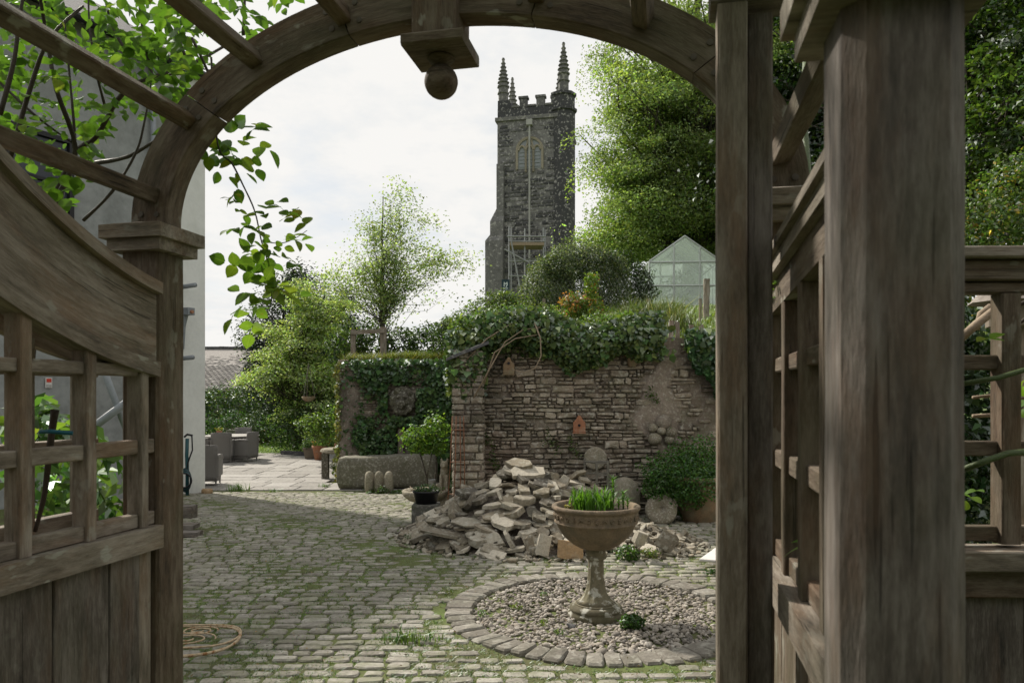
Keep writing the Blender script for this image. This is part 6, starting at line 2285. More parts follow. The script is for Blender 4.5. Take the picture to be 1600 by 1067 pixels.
F6 = [(3, 2, 1, 0), (4, 5, 6, 7), (0, 1, 5, 4), (1, 2, 6, 5), (2, 3, 7, 6), (3, 0, 4, 7)]
PZ = -.285


def pg(px, py):
    d = (EYE - PZ) * FPX / (py - HOR)
    return Vector(((px - 800) / FPX * d, d, PZ))


c1 = pg(317, 759)
chair((c1.x - .02, c1.y + .2, PZ), math.radians(12), 'nearest grey rattan chair, half hidden by the house corner')
c2 = pg(345, 723)
chair((c2.x, c2.y + .2, PZ), math.radians(8), 'grey rattan chair with its back turned, beside the round table')
c3 = pg(376, 722)
chair((c3.x + .02, c3.y + .3, PZ), math.radians(78), 'rightmost grey rattan chair, seen from the side at the table')
c4 = pg(364, 712)
chair((c4.x, c4.y + .6, PZ), math.radians(172), 'far grey rattan chair facing across the table')
c5 = pg(322, 720)
chair((c5.x - .4, c5.y + 1.0, PZ), math.radians(-100), 'grey rattan chair mostly hidden at the left of the table')
tb = thing('patio_table', 'round grey rattan garden table with a pale top', 'table', (c2.x - .15, c2.y + 1.25, PZ))
MB().lathe([(.01, .70), (.78, .70), (.80, .715), (.80, .735), (.78, .745), (.01, .745)], n=40).build('tabletop', M['paving'], tb, smooth=False)
MB().lathe([(.34, 0), (.30, .1), (.26, .4), (.34, .70)], n=24).build('base', M['rattan'], tb, smooth=True)


def pot(name, label, loc, r, h, mat='terracotta', square=False, cat='pot', group=None):
    t = thing(name, label, cat, loc, group=group)
    n = 4 if square else 28
    MB().lathe([(r * .68, 0), (r * .93, h * .78), (r * 1.03, h * .8), (r * 1.05, h), (r * .93, h), (r * .88, h * .86), (.01, h * .84)], n=n).build('pot_body', M[mat], t, smooth=not square)
    MB().lathe([(r * .9, h * .88), (.01, h * .9)], n=16).build('soil', M['soil'], t)
    return t


tl = Vector((c2.x - .42, c2.y + .95, PZ + .745))
pot('flower_pot', 'little terracotta flower pot on the round patio table', tl, .085, .16)
plant('table_plant', 'yellow-green bedding plant in the pot on the table', 'plant', tl + Vector((0, 0, .16)), [((0, 0, .04), (.12, .1, .07))], 110, .045, (.16, .22, .04), seed=71, alt=(.5, .3, .04), altp=.15)

# pots at the end of the ivy wall
q = pg(498, 719)
pot('flower_pot', 'tall plain terracotta pot by the end of the ivy wall', (q.x, q.y + .15, PZ), .235, .44)
plant('pot_flowers', 'mound of green leaves with orange flowers in the tall terracotta pot', 'plant', (q.x + .1, q.y + .15, PZ + .42), [((-.1, 0, .12), (.28, .22, .17)), ((.25, 0, .14), (.25, .2, .16))], 900, .055, (.10, .17, .04), .35, seed=72, alt=(.5, .18, .10), altp=.13)
q = pg(482, 717)
pt2 = pot('wooden_planter', 'square grey wooden planter left of the terracotta pot', (q.x, q.y + .2, PZ), .26, .34, 'wood_grey', True, 'planter')
pt2.rotation_euler.z = math.pi / 4
plant('planter_shrub', 'feathery green plant in the square wooden planter', 'plant', (q.x, q.y + .2, PZ + .3), [((0, 0, .18), (.24, .2, .24)), ((-.12, 0, .05), (.2, .2, .15))], 900, .05, (.085, .14, .055), seed=73)
q = pg(523, 730)
pot('flower_pot', 'small pale terracotta pot half hidden behind the little stone table', (q.x, q.y + .5, PZ + .35), .13, .28)
# raised stone planter behind
q = pg(505, 706)
o = MB().box((0, 0, .42), (.95, .6, .84)).build('stone_planter', M['concrete'], loc=(q.x - .0, q.y + .3, PZ))
bv = o.modifiers.new('b', 'BEVEL')
bv.width, bv.segments = .05, 2
o.data.materials.clear()
o.data.materials.append(M['statue'])
tag(o, 'tall grey stone planter behind the terracotta pots', 'planter')
plant('planter_flowers', 'yellow-green spreading plants on top of the tall stone planter', 'plant', (q.x, q.y + .3, PZ + .84), [((-.25, 0, .08), (.35, .3, .16)), ((.2, 0, .1), (.35, .3, .14))], 1000, .07, (.15, .20, .05), seed=74)
# little stone table at the trough end
q = gnd(519, 749)
stt = thing('stone_table', 'low table of a thick curved stone slab on one mossy post', 'table', (q.x, q.y, q.z))
mb = MB().lathe([(.01, .62), (.42, .62), (.46, .66), (.44, .71), (.40, .73), (.01, .73)], n=28)
mb.build('slab_top', M['statue'], stt, loc=(.12, .25, 0), smooth=False)
for dx, dy in ((-.16, 0), (.45, .3), (.05, .55)):
    MB().box((dx, dy, .31), (.15, .16, .62)).build('support', M['trough'], stt)
o = MB().lathe([(.10, 0), (.12, .07), (.10, .15), (.085, .15), (.08, .08), (.01, .06)], n=20).build('stone_urn', M['galv'], loc=(q.x + .35, q.y + .15, q.z + .735), smooth=True)
tag(o, 'grey bowl standing on the low stone table', 'bowl')
plant('table_fern', 'yellow-green trailing plant under the low stone table', 'plant', (q.x + .15, q.y - .02, q.z), [((0, 0, .3), (.17, .15, .30)), ((.2, 0, .2), (.15, .12, .2))], 700, .06, (.14, .20, .05), seed=75)
# hanging basket
q = at(482, 622, 21)
hbk = thing('hanging_basket', 'brown hanging bowl below the pale tree', 'basket', (q.x, 21, q.z - .1))
MB().lathe([(.07, 0), (.16, .06), (.19, .15), (.17, .15), (.01, .12)], n=24).build('bowl', M['terracotta_old'], hbk, smooth=True)
for i in range(3):
    a = i * 2.1
    MB().tube([(.18 * math.cos(a), .18 * math.sin(a), .15), (0, 0, 1.1)], .008, 4).build('chain', M['iron_grey'], hbk)
# low bed walls at the lawn's far side
fb0 = at(400, 690, 31)
o = MB().box((0, 0, .28), (1.6, .35, .56)).build('bed_wall', M['concrete'], loc=(fb0.x - .2, 30.5, -.3))
tag(o, 'low grey stone bed wall at the far edge of the lawn', 'wall')
br = thing('brick_stack', 'short run of orange brick walling at the far edge of the lawn', 'bricks', (at(413, 690, 30.3).x, 30.3, -.3))
bp_ = Pieces('brick', 'bricks', M['terracotta'], [block_template(1500 + i, .03, .06) for i in range(3)])
for r_ in range(7):
    for c_i in range(2):
        bp_.add((-.13 + c_i * .26 + (.06 if r_ % 2 else 0) - .03, 0, .04 + r_ * .08), (0, 0, 0), (.24, .18, .072))
bp_.build(br)
mb = MB()
q0, q1 = pg(441, 710), pg(478, 712)
for i in range(16):
    f = i / 15
    p = q0.lerp(q1, f)
    mb.box((p.x, p.y, PZ + .05), (.10, .05, .14 + .04 * (i % 2)))
o = mb.build('lawn_edging', M['slate_dark'])
tag(o, 'dark toothed edging strip at the lawn corner', 'edging')
lt = thing('low_trellis', 'low wooden trellis fence at the foot of the hedge', 'fence', (-16, 33, -.3))
for i in range(14):
    board('slat', (i * .35, 0, 0), (i * .35, 0, .95), .06, .03, (1, 0, 0), M['wood_grey'], lt)
for z in (.5, .93):
    board('rail', (-.1, -.04, z), (4.7, -.04, z), .05, .03, (0, 0, 1), M['wood_grey'], lt)

# ------------------------------------------------------------------ trees and shrubs
def wpos(px, py, d):
    return at(px, py, d)


def lobe(px, py, d, rx, ry, rz, o, w_=None):
    c = at(px, py, d) - o
    l = ((c.x, c.y, c.z), (rx, ry, rz))
    return l if w_ is None else l + (w_,)


# great beech behind the greenhouse
o_ = Vector((8.4, 34, 4.9))
tree('beech_tree', 'great spreading beech with fresh light green leaves behind the greenhouse', 'tree', o_, 17, .55,
     [lobe(1012, 210, 32, 2.6, 3.5, 3.9, o_), lobe(980, 330, 31, 2.1, 2.6, 2.2, o_), lobe(1090, 260, 33, 3.0, 4, 4.2, o_), lobe(1060, 130, 33, 2.6, 3.5, 3.0, o_), lobe(1180, 150, 34, 3.2, 4, 4.5, o_), lobe(1190, 330, 33, 3.2, 3.6, 2.6, o_), lobe(978, 140, 32, 1.2, 2, 1.6, o_), lobe(950, 365, 30.5, 1.3, 1.8, 1.2, o_), lobe(1260, 60, 34, 4, 4, 5, o_), lobe(1280, 250, 34, 3.2, 4, 4, o_), lobe(1030, 40, 33, 2.6, 3, 2.5, o_), lobe(968, 262, 31.5, 1.2, 1.8, 1.6, o_), lobe(1020, 300, 30.5, 2.0, 1.6, 2.2, o_), lobe(1000, 380, 30, 1.7, 1.5, 1.0, o_)],
     640, 440, .95, .125, (.205, .285, .10), .24, 'leaf', 3, .45, (.25, .325, .12), .3, None, .18, .8, up=.9, along=.25)
# airy young tree above the ivy wall
o_ = Vector((at(597, 505, 20).x, 20, tz(-3.5, 20) - .1))
tree('young_tree', 'slender airy young tree with sparse pale leaves on the bank', 'tree', o_, 4.6, .075,
     [lobe(615, 410, 20, 1.2, 1.1, .9, o_), lobe(622, 345, 20, .62, .7, .7, o_), lobe(560, 425, 20, .9, .9, .45, o_), lobe(690, 405, 20, .8, .8, .55, o_), lobe(610, 465, 20, 1.5, 1.1, .4, o_), lobe(628, 295, 20, .25, .3, .6, o_), lobe(585, 355, 20, .55, .6, .4, o_), lobe(530, 440, 20, .5, .6, .3, o_), lobe(670, 350, 20, .45, .5, .35, o_)],
     170, 68, .46, .075, (.26, .34, .14), .3, 'leaf', 5, .55, (.30, .37, .20), .25, fork=.06, limb=.6, shell=.98, thin=.27, along=.45)
# pale-leaved dogwood by the patio
o_ = Vector((at(462, 690, 27).x, 27, -.35))
tree('dogwood_tree', 'layered pale green small tree between the hedge and the ivy wall', 'tree', o_, 4.6, .10,
     [lobe(475, 560, 26, 1.35, 1.4, 1.1, o_), lobe(435, 590, 26, 1.1, 1.1, .7, o_), lobe(505, 500, 26, 1.1, 1.2, .9, o_), lobe(475, 462, 26, .8, .9, .7, o_), lobe(510, 600, 25.5, .9, 1, .8, o_), lobe(430, 520, 26, .7, .7, .4, o_), lobe(520, 640, 25.5, .6, .8, .5, o_), lobe(408, 588, 26, .75, .6, .28, o_), lobe(412, 552, 26, .55, .5, .25, o_), lobe(540, 475, 25.5, .5, .5, .35, o_), lobe(450, 640, 26, .6, .6, .35, o_)],
     330, 80, .45, .098, (.26, .35, .13), .33, 'leaf', 8, .3, (.48, .52, .36), .2, fork=.15, limb=.5, shell=.9, along=.3)
# dark yew
o_ = Vector((at(460, 640, 30).x, 30, -.4))
tree('yew_tree', 'dark dense yew standing behind the pale tree', 'tree', o_, 7.2, .28,
     [lobe(412, 545, 30, .75, 1.0, 2.1, o_), lobe(430, 540, 30, 1.0, 1.2, 2.0, o_), lobe(475, 480, 30, 1.2, 1.2, 1.4, o_), lobe(520, 520, 30, 1.3, 1.3, 2.0, o_), lobe(480, 580, 30, 1.7, 1.5, 1.6, o_), lobe(470, 440, 30, .6, .6, .5, o_)],
     240, 120, .5, .12, (.022, .036, .020), .3, 'leaf', 9, .9, fork=.15)
# garden hedge
hg = at(370, 640, 33)
plant('hedge', 'long dark green laurel hedge below the slate roof', 'hedge', (hg.x, 33.4, -.3), [((x * 1.05, 0, 1.25), (.85, .6, 1.15)) for x in range(-5, 6)], 16000, .14, (.06, .11, .036), .4, 'leaf_gloss', .55, seed=81, alt=(.15, .19, .04), altp=.14, shell=.5)
plant('flowering_shrub', 'dark green rounded shrub at the hedge foot behind the table', 'shrub', (at(345, 690, 31.5).x, 31.5, -.3), [((-.7, 0, .6), (.8, .6, .6)), ((.5, 0, .65), (.8, .6, .65)), ((-2, 0, .5), (.8, .6, .6))], 4500, .085, (.045, .095, .035), .3, seed=82)
plant('viburnum_bush', 'glossy mid-green bush at the far right of the lawn', 'shrub', (at(412, 690, 29.5).x, 29.5, -.3), [((0, 0, .8), (.8, .7, .75)), ((.6, 0, .6), (.6, .6, .6)), ((-.5, 0, .5), (.5, .5, .5)), ((.1, 0, 1.1), (.5, .5, .4))], 5200, .10, (.075, .125, .045), .35, 'leaf_gloss', .5, seed=83, alt=(.18, .22, .13), altp=.08)
plant('shade_shrubs', 'deep green shrubs in the shade under the pale tree', 'shrubs', (at(475, 690, 25.6).x, 25.7, -.3), [((-.6, 0, .8), (.9, .7, .9)), ((.5, 0, 1.0), (.9, .7, 1.0)), ((1.3, -.2, .8), (.8, .7, 1.0)), ((2.2, -.3, 1.2), (.8, .7, 1.3))], 6000, .10, (.05, .092, .032), .35, 'leaf', .5, seed=84)
plant('pale_hydrangea', 'light leafy shrub reaching from the pale tree towards the pots', 'shrub', (at(500, 650, 21).x, 21.2, -.1), [((-.3, 0, .95), (.5, .4, .35)), ((.35, 0, 1.1), (.5, .4, .4)), ((.1, 0, .7), (.5, .4, .35))], 1700, .09, (.10, .16, .045), .35, seed=85)
# tree of the far hill
rng = np.random.default_rng(91)
P, N, b = lobe_points([((x, 205 + 6 * math.sin(x), 9.0 + 1.2 * math.sin(x * .7) + 1.0 * math.sin(x * 1.9)), (3.4, 3, 2.8)) for x in np.arange(-100, -55, 3.1)], 6000, rng)
V, F = leaf_arrays(P, unit(N + rng.normal(scale=.7, size=N.shape)), .8, .7, rng=rng)
o = mk('far_wood', V, F, M['leaf'], col=leaf_cols(len(P), 4, (.07, .09, .06), .3, rng=rng), kind='stuff')
o['label'] = 'line of far trees above the slate roof'

# hedge and shrubs on the bank behind the ivy wall
plant('bank_hedge', 'dense dark green hedge on the bank between young tree and pier', 'hedge', (at(660, 530, 20.5).x, 20.8, 2.4), [((-2.2 + i * .75, .1 * math.sin(i), .62 + .1 * math.sin(i * 2.1)), (.62, .5, .75)) for i in range(8)], 11000, .11, (.05, .085, .028), .35, 'leaf', .5, seed=92, alt=(.12, .17, .05), altp=.12)
plant('leaning_laurel', 'loose leafy branches arching left above the pier against the sky', 'shrub', (at(735, 500, 17).x, 17.2, 2.6), [((-.45, 0, .65), (.45, .4, .25)), ((.1, 0, .55), (.55, .4, .35)), ((-.1, 0, .2), (.8, .4, .35)), ((.7, 0, .6), (.45, .4, .4)), ((.5, 0, .1), (.7, .4, .4))], 4600, .085, (.06, .10, .035), .35, seed=93, stems=[([(.6, 0, -.3), (.1, 0, .4), (-.7, 0, .78)], .03)])
plant('box_bush', 'yellow-green feathery bush on the wall top below the church tower', 'shrub', (at(790, 490, 13).x, 13.2, tz(-.1, 13.2) + .16), [((-.3, 0, .35), (.4, .35, .36)), ((.2, 0, .30), (.45, .35, .34)), ((.6, 0, .2), (.35, .3, .28)), ((-.02, 0, .55), (.25, .25, .2)), ((-.7, 0, .1), (.4, .3, .3))], 6000, .055, (.10, .145, .04), .32, seed=94, up=.7)
# great clipped evergreen dome
dz = at(905, 440, 22)
plant('evergreen_dome', 'big rounded silver-edged evergreen in front of the church tower', 'shrub', (dz.x, 22.3, tz(2, 22) - .1), [((0, 0, 1.05), (1.35, 1.2, 1.15)), ((-.95, -.1, .75), (.8, .9, .85)), ((.85, 0, .9), (.75, .9, .95)), ((-.4, -.3, 1.4), (.7, .7, .55)), ((.5, -.2, 1.5), (.7, .7, .5)), ((-1.3, 0, .2), (.5, .5, .5))], 36000, .070, (.078, .11, .05), .38, 'leaf', .5, seed=95, alt=(.20, .22, .14), altp=.2, shell=.3, rough=.14)
plant('shade_bush', 'dark green bush between the evergreen dome and the greenhouse', 'shrub', (at(990, 460, 23).x, 24.0, tz(3.5, 24)), [((0, 0, .8), (.7, .6, .9)), ((.45, 0, .5), (.5, .5, .6)), ((-.3, 0, 1.4), (.5, .5, .5))], 4500, .09, (.04, .065, .025), .35, seed=96)
sp_b = plant('spiraea_bush', 'small bush with orange and lime new leaves on the wall top', 'shrub', (at(912, 500, 12.3).x, 12.3, tz(1.2, 12.3) + .14), [((-.17, 0, .36), (.24, .2, .24)), ((.12, 0, .30), (.28, .2, .26)), ((.13, 0, .72), (.13, .12, .24)), ((-.22, 0, .12), (.2, .2, .18))], 3600, .05, (.14, .21, .04), .3, seed=97, alt=(.36, .19, .07), altp=.07,
      stems=[([(0, 0, -.1), (.06, 0, .4), (.12, 0, .85)], .012), ([(0, 0, -.1), (-.15, 0, .4)], .01)])
cs_ = plant('copper_leaves', 'spray of coppery orange young leaves left of the lime bush', 'shrub', (at(890, 490, 12.2).x - sp_b.location.x, -.15, 0), [((-.03, 0, .42), (.17, .14, .17)), ((.2, .0, .45), (.2, .12, .10)), ((-.1, 0, .2), (.15, .12, .12))], 230, .055, (.33, .16, .07), .3, seed=98)
cs_.parent = sp_b
del cs_['category']
# tall seeding grasses by the greenhouse
rng = np.random.default_rng(99)
for (px, d, n0, hgt, lab, nm) in ((1020, 14.5, 1500, .62, 'rough clump of long seeding grass below the greenhouse corner', 'grass_clump'), (1052, 13.6, 500, .42, 'shorter tuft of grass right of the tall clump', 'grass_clump')):
    cx = at(px, 500, d).x
    z0_ = tz(cx, d)
    P = np.stack([rng.normal(scale=.30 if n0 > 600 else .2, size=n0), rng.normal(scale=.2, size=n0), np.full(n0, -.03)], 1)
    V, F, col = blades(P, hgt, .006, .75, (.11, .15, .05), .35, rng, (.26, .23, .12), .18)
    tag(mk(nm, V, F, M['grass'], col=col, loc=(cx, d, z0_)), lab, 'grass clump', 'grass clumps on the terrace')
# turf blades on the terraces
n0 = 30000
P = np.stack([rng.uniform(1.5, 8, n0), rng.uniform(11.2, 24, n0), np.zeros(n0)], 1)
P2 = np.stack([rng.uniform(-3.7, -.5, 13000), 17.1 + 2.2 * rng.random(13000) ** 2, np.zeros(13000)], 1)
for PP, hgt, cc, alt in ((P, .09, (.16, .235, .055), (.24, .25, .09)), (P2, .26, (.12, .16, .035), (.25, .23, .08))):
    PP[:, 2] = [tz(a, b_) for a, b_ in PP[:, :2]]
    V, F, col = blades(PP, hgt, .008, .7, cc, .3, rng, alt, .12)
    mk('terrace_grass', V, F, M['grass'], terrace, col=col, kind='stuff')
n0 = 2600
P = np.stack([rng.uniform(-3.9, -.4, n0), rng.uniform(16.85, 17.2, n0), np.full(n0, 2.38)], 1)
V, F, col = blades(P, .30, .007, .8, (.14, .17, .035), .3, rng, (.27, .24, .09), .25)
tag(mk('wall_grass', V, F, M['grass'], col=col), 'long sunlit grass fringe along the top of the ivy wall', 'grass')


# ------------------------------------------------------------------ ivy
def ivy(name, label, loc, fn, n, size, base, seed, alt=None, altp=0.0, mat='leaf_gloss', trails=None, thick=.12):
    """leaves clothe a face that looks towards -y; fn(rng, n) gives x, z, depth weight"""
    rng = np.random.default_rng(seed)
    x, z, th = fn(rng, n)
    n = len(x)
    P = np.stack([x, -.05 - th * rng.random(n) ** .8, z], 1)
    N = unit(np.tile(np.array([0, -1, .45]), (n, 1)) + rng.normal(scale=.5, size=(n, 3)))
    V, F = ivy_arrays(P, N, size, rng)
    t = thing(name, label, 'ivy', loc)
    mk('foliage', V, F, M[mat], t, col=leaf_cols(n, 6, base, .36, None, alt, altp, rng))
    mb = MB()
    for pts in (trails or []):
        mb.tube(pts, [.012 * (1 - .6 * i / len(pts)) for i in range(len(pts))], 5)
    if trails:
        mb.build('stem', M['vine_dry'], t, smooth=True)
    return t


def fn_iw(rng, n):
    x = rng.uniform(.02, 3.9, n)
    z = rng.uniform(0, 2.85, n)
    c = .62 + .55 * np.sin(x * 2.1 + .5) * np.sin(z * 2.3 + 1) + .3 * np.sin(x * 5 + z * 4) + .2 * np.sin(x * 11 - z * 9)
    c = np.where(x < .48 + .12 * np.sin(z * 4), c * .15, c)
    c = np.where((x > 3.0) & (z < 2.1) & (z > 1.1), c * .3, c)
    c = np.where((z < .75) & (x < 1.6) & (x > .6), c * .6, c)
    c = np.where(z > 2.35, c + .5, c)
    c = np.where((np.abs(x - 1.85) < .3) & (z > 2.2) & (z < 2.75), c * .15, c)
    c = c + .22
    c = np.where(x < .42 + .12 * np.sin(z * 4), c * .2, c)
    mx_ = at(628, 626, 16.6).x + 3.93
    c = np.where((np.abs(x - mx_) < .33) & (np.abs(z - (at(628, 626, 16.6).z + .35)) < .36), 0, c)
    c = np.where((np.abs(x - mx_ - .02) < .15) & (z < 1.35), c * .1, c)
    k = rng.random(n) < c
    return x[k], z[k], (.08 + .16 * np.clip(c[k], 0, 1))


ivy('wall_ivy', 'thick dark green ivy covering the wall behind the trough', (-3.93, IWY, -.35), fn_iw, 19000, .088, (.055, .11, .036), 101, (.075, .12, .04), .2)
ivy('edge_ivy', 'thin yellow-green ivy trail up the left end of the ivy wall', (-3.95, IWY, -.35), lambda r, n: (r.normal(scale=.035, size=n), r.uniform(0, 2.8, n), np.full(n, .08)), 420, .07, (.16, .17, .05), 102)


def fn_top(rng, n):
    x = rng.uniform(-.95, 3.0, n)
    t = rng.random(n)
    low = 2.2 + .10 * np.sin(x * 2.3 + 2.2) + .09 * np.sin(x * 5.1) + .05 * np.sin(x * 13)
    low = np.where(x < -.38, 1.25 + .45 * np.abs(np.sin(x * 6 + 1)), low)
    low = np.where((x > -.3) & (x < .15), low + .12, low)
    hi = 2.85 + .12 * np.sin(x * 3.1 + 1) - .10 * np.clip(x - 1.6, 0, 2)
    hi = np.where(x < -.5, 2.62, hi)
    z = low + (hi - low) * t
    keep = rng.random(n) < np.where(x > 2.2, .03, 1) * np.where((t < .18), .55, 1)
    return x[keep], z[keep], (.16 + .22 * np.sin(np.pi * t[keep]))


ti = ivy('top_ivy', 'mass of ivy spilling over the top of the main garden wall and pier', (0, WY, 0), fn_top, 11500, .078, (.068, .115, .036), 103, (.15, .19, .06), .22,
         trails=[[(.32, -.42, 2.72), (.40, -.46, 2.5), (.41, -.45, 2.25), (.33, -.42, 2.08), (.18, -.4, 2.02), (.0, -.38, 2.06)], [(-.55, -.40, 1.65), (-.3, -.44, 2.1), (-.1, -.42, 2.45), (.15, -.4, 2.62), (.4, -.42, 2.66)], [(-.4, -.40, 1.85), (-.25, -.44, 2.3), (.05, -.42, 2.5), (.35, -.42, 2.55)], [(-.65, -.38, 2.2), (-.35, -.42, 2.5), (.0, -.4, 2.72)]])
plant('ivy_crown', 'rounded dome of sunlit ivy on the wall top above the pier', 'ivy', (-.25, 11.0, 2.45), [((-.35, 0, .1), (.36, .35, .34)), ((.25, 0, .12), (.5, .4, .34)), ((1.0, 0, .08), (.5, .4, .26)), ((1.75, 0, .06), (.5, .4, .27)), ((2.0, 0, .16), (.3, .3, .33)), ((-.05, .1, .3), (.4, .35, .22))], 8800, .068, (.085, .14, .042), .4, 'leaf', seed=104, ivy=True, alt=(.16, .21, .065), altp=.22)
plant('wall_top_shrubs', 'mixed small-leaved green shrubs growing through the ivy along the wall top', 'shrubs', (0, 11.25, 2.6), [((-.6, 0, .15), (.3, .25, .2)), ((0, 0, .3), (.4, .25, .2)), ((.55, -.1, .22), (.3, .2, .22)), ((1.35, 0, .2), (.35, .2, .18)), ((1.7, -.2, .05), (.3, .2, .2)), ((.3, -.45, -.15), (.25, .12, .2)), ((1.1, -.4, -.12), (.25, .12, .18))], 4200, .045, (.10, .17, .045), .35, seed=204, alt=(.18, .23, .07), altp=.2)
ivy('corner_ivy', 'glossy dark ivy hanging on the right end of the garden wall', (0, WY, 0), lambda r, n: (lambda x, t: (x, 2.62 - t * (.25 + .75 * np.clip((x - 2.55) / .45, 0, 1) + .08 * np.sin(x * 17)), np.full(n, .22)))(r.uniform(2.55, 3.7, n), r.random(n)), 2100, .10, (.035, .078, .026), 105, (.09, .14, .04), .12)
for i, (px, py, r_, n) in enumerate(((1018, 618, .09, 150), (860, 690, .12, 200), (945, 545, .12, 120), (1075, 715, .16, 260), (893, 700, .1, 130), (1050, 690, .12, 140), (770, 720, .09, 160), (763, 690, .07, 120))):
    q = at(px, py, WY - .1)
    plant('wall_fern', ('small fern rooted in the render strip of the wall', 'wispy weeds on the wall below the orange bird house', 'weeds hanging from the wall under the ivy edge', 'weeds above the potted shrub on the wall', 'little weed just under the orange bird house', 'straggling weeds right of the stone rosette', 'weed low in the corner of pier and wall', 'fern in the corner where pier meets wall')[i], 'weeds', (q.x, WY - .1, q.z), [((0, 0, 0), (r_ * 1.1, .06, r_)), ((r_ * .8, 0, -r_ * .9), (r_ * .8, .05, r_ * .7)), ((-r_ * .3, 0, r_ * 1.3), (r_ * .5, .05, r_ * .6))], int(n * .6), .036, (.08, .13, .04), .4, seed=120 + i, shell=.9)

# ------------------------------------------------------------------ weeds in the paving and gravel
rng = np.random.default_rng(131)
for i, (px, py, L, n0, lab) in enumerate(((372, 768, .20, 90, 'tuft of rough grass where cobbles meet patio'), (577, 768, .13, 60, 'grass tuft before the left end of the trough'), (640, 1004, .085, 80, 'bright grass tuft in the cobbles left of the gravel ring'), (508, 762, .10, 60, 'small grass tuft at the patio edge near the stone table'), (430, 770, .10, 40, 'sparse grass tuft in the sunny cobbles'))):
    q = gnd(px, py)
    P = np.stack([rng.normal(scale=.10 if n0 > 70 else .07, size=n0), rng.normal(scale=.05, size=n0), np.zeros(n0)], 1)
    V, F, col = blades(P, L, .006, 1.0, (.10, .17, .04), .25, rng)
    tag(mk('grass_tuft', V, F, M['grass'], col=col, loc=(q.x, q.y, q.z + .01)), lab, 'grass tuft', 'grass tufts in the paving')
for i, (px, py, r_, n, c_, lab) in enumerate(((988, 985, .09, 520, (.06, .12, .03), 'green weed clump in the gravel right of the pedestal'), (755, 965, .045, 60, (.09, .16, .05), 'small seedling at the left of the gravel'), (808, 955, .05, 60, (.13, .17, .06), 'pale seedling in the gravel left of the pedestal'), (850, 935, .04, 50, (.10, .16, .05), 'seedling in the back of the gravel bed'), (875, 995, .04, 45, (.10, .16, .05), 'seedling in the gravel before the pedestal'), (850, 978, .035, 40, (.12, .17, .05), 'tiny seedling in the front gravel'), (980, 877, .13, 330, (.07, .13, .035), 'nettle-like weeds at the heap foot right of the pedestal'), (1015, 875, .10, 180, (.12, .15, .05), 'straggly weeds at the right foot of the heap'), (730, 840, .05, 60, (.05, .11, .03), 'broad dark weed under the left flank of the heap'), (697, 930, .05, 60, (.11, .16, .04), 'yellowish weed at the outer edge of the kerb ring'), (1075, 815, .2, 300, (.06, .11, .03), 'weeds round the foot of the big terracotta pot'), (640, 848, .08, 120, (.06, .11, .03), 'weeds left of the heap foot'))):
    q = gnd(px, py)
    plant('weed', lab, 'weed', (q.x, q.y, q.z + .015), [((0, 0, r_ * .55), (r_, r_ * .8, r_ * .6))], n, max(.02, r_ * .3), c_, seed=140 + i, group='weeds in the courtyard')

# ------------------------------------------------------------------ right-hand background
o_ = Vector((12.5, 19, 2.6))
tree('maple_tree', 'dark dense maple above the trellis at the upper right', 'tree', o_, 11, .32,
     [lobe(1590, 90, 14.5, 1.4, 1.5, 1.5, o_), lobe(1600, 200, 15, 1.6, 1.5, 1.5, o_), lobe(1640, 40, 16, 2.5, 2, 2.5, o_), lobe(1540, 30, 17, 1.6, 2, 2, o_), lobe(1560, 220, 18, 1.8, 2, 1.8, o_), lobe(1540, 320, 18.5, 1.8, 2, 1.6, o_)],
     230, 150, .62, .13, (.042, .075, .02), .35, 'leaf', 15, .4, (.10, .15, .035), .12)
o_ = Vector((13.5, 24, 3.2))
tree('holm_oak', 'very dark evergreen behind the maple and the tall jamb', 'tree', o_, 13, .4,
     [lobe(1560, 120, 24, 3, 2.5, 4.5, o_), lobe(1420, 100, 25, 4, 2.5, 5, o_), lobe(1250, 330, 24, 2.2, 2, 3.0, o_), lobe(1240, 160, 25, 2, 2, 3.5, o_), lobe(1500, 350, 24, 4, 2, 3.0, o_), lobe(1350, 300, 25, 3, 2, 4, o_)],
     300, 130, .95, .2, (.018, .034, .012), .35, 'leaf', 16, .6, fork=.1)
plant('rambler_rose', 'sunlit climbing bush with yellow and pink blooms above the shed roof', 'shrub', (at(1560, 330, 12).x, 12.3, 3.0), [((-.5, 0, 1.3), (.9, .7, .8)), ((.4, 0, 1.5), (.9, .7, .9)), ((0, 0, .6), (1.3, .7, .7)), ((.9, .2, 2.2), (.8, .6, .7))], 9000, .085, (.075, .12, .032), .35, seed=171, alt=(.30, .22, .06), altp=.07)
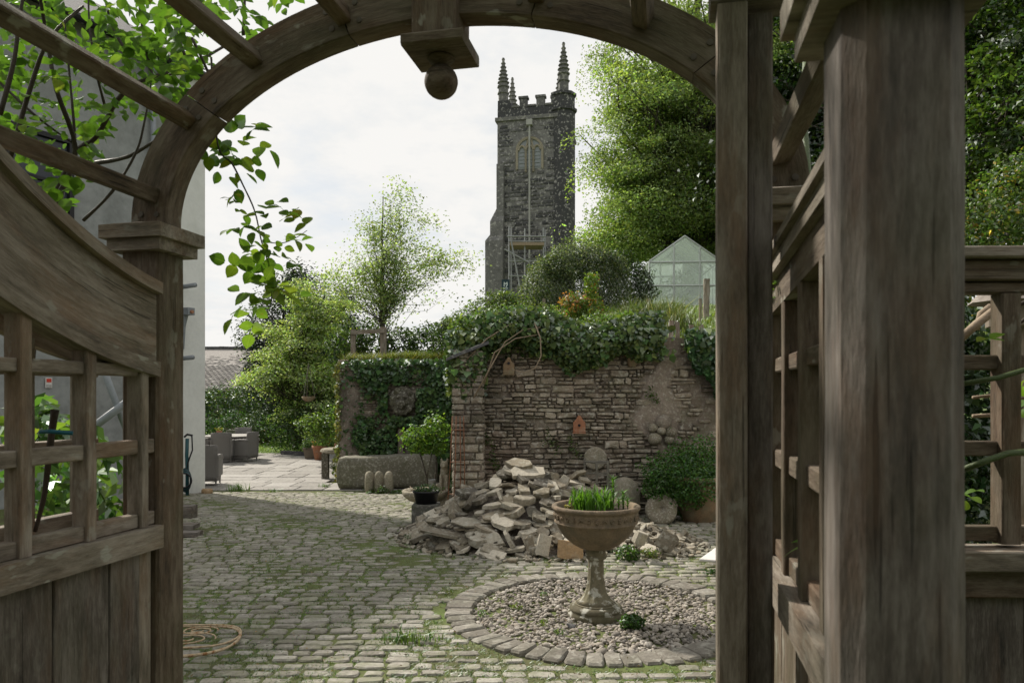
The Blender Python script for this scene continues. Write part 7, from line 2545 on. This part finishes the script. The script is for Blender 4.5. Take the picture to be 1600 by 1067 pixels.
plant('shed_ivy', 'dark ivy and shrubs behind the right trellis', 'shrubs', (at(1535, 620, 5).x, 5.4, 0), [((-.25, 0, 1.2), (.5, .4, .7)), ((-.2, 0, 2.0), (.45, .4, .6)), ((-.2, 0, .5), (.6, .4, .6)), ((.15, .1, 1.5), (.4, .4, .8))], 13000, .07, (.03, .06, .02), .4, 'leaf_gloss', seed=172)
sh = thing('garden_shed', 'cream rendered shed with a dark slate roof behind the right trellis', 'shed', (at(1588, 600, 6.0).x, 6.0, 0), math.radians(-36))
MB().box((1.5, 1.0, 1.3), (3.0, 2.0, 2.6)).build('wall', M['cream'], sh)
ez3 = EYE + (HOR - 402) / FPX * 5.9
V = [(-.16, -.2, ez3 - .12), (3.2, -.2, ez3 - .12), (3.2, 1.0, ez3 + .42), (.65, 1.0, ez3 + .42), (-.16, 2.2, ez3 - .12), (3.2, 2.2, ez3 - .12)]
V += [(x, y, z + .06) for x, y, z in V]
F = [(0, 3, 2, 1), (0, 4, 3), (4, 5, 2, 3), (6, 7, 8, 9), (6, 9, 10), (10, 9, 8, 11), (0, 1, 7, 6), (4, 0, 6, 10), (1, 2, 8, 7), (2, 5, 11, 8), (5, 4, 10, 11)]
mk('roof', V, F, M['shingle'], sh)
bx_ = at(1548, 470, 4.0)
bt = thing('bird_table', 'little shingled bird house roof on a post behind the right trellis', 'bird table', (bx_.x + .12, 4.0, 0))
MB().lathe([(.22, bx_.z - .01), (.20, bx_.z + .01), (.11, bx_.z + .11), (.01, bx_.z + .22)], n=8).build('roof', M['shingle'], bt)
MB().lathe([(.13, bx_.z - .14), (.13, bx_.z - .01)], n=8).build('box_body', M['wood_grey'], bt)
board('post', (0, 0, 0), (0, 0, bx_.z - .14), .08, .08, (1, 0, 0), M['wood_grey'], bt)

# ------------------------------------------------------------------ unseen hedge added behind the viewer to darken the arbour
plant('added_hedge', 'tall dark hedge added unseen behind the viewer to darken the arbour', 'hedge', (0, -3.4, 0), [((-7 + i * 1.75, .3 * math.sin(i * 2.2), 2.3 + .4 * math.sin(i * 1.3)), (1.35, .9, 2.6)) for i in range(9)], 15000, .26, (.035, .06, .022), .35, 'leaf', .6, seed=301, shell=.35)
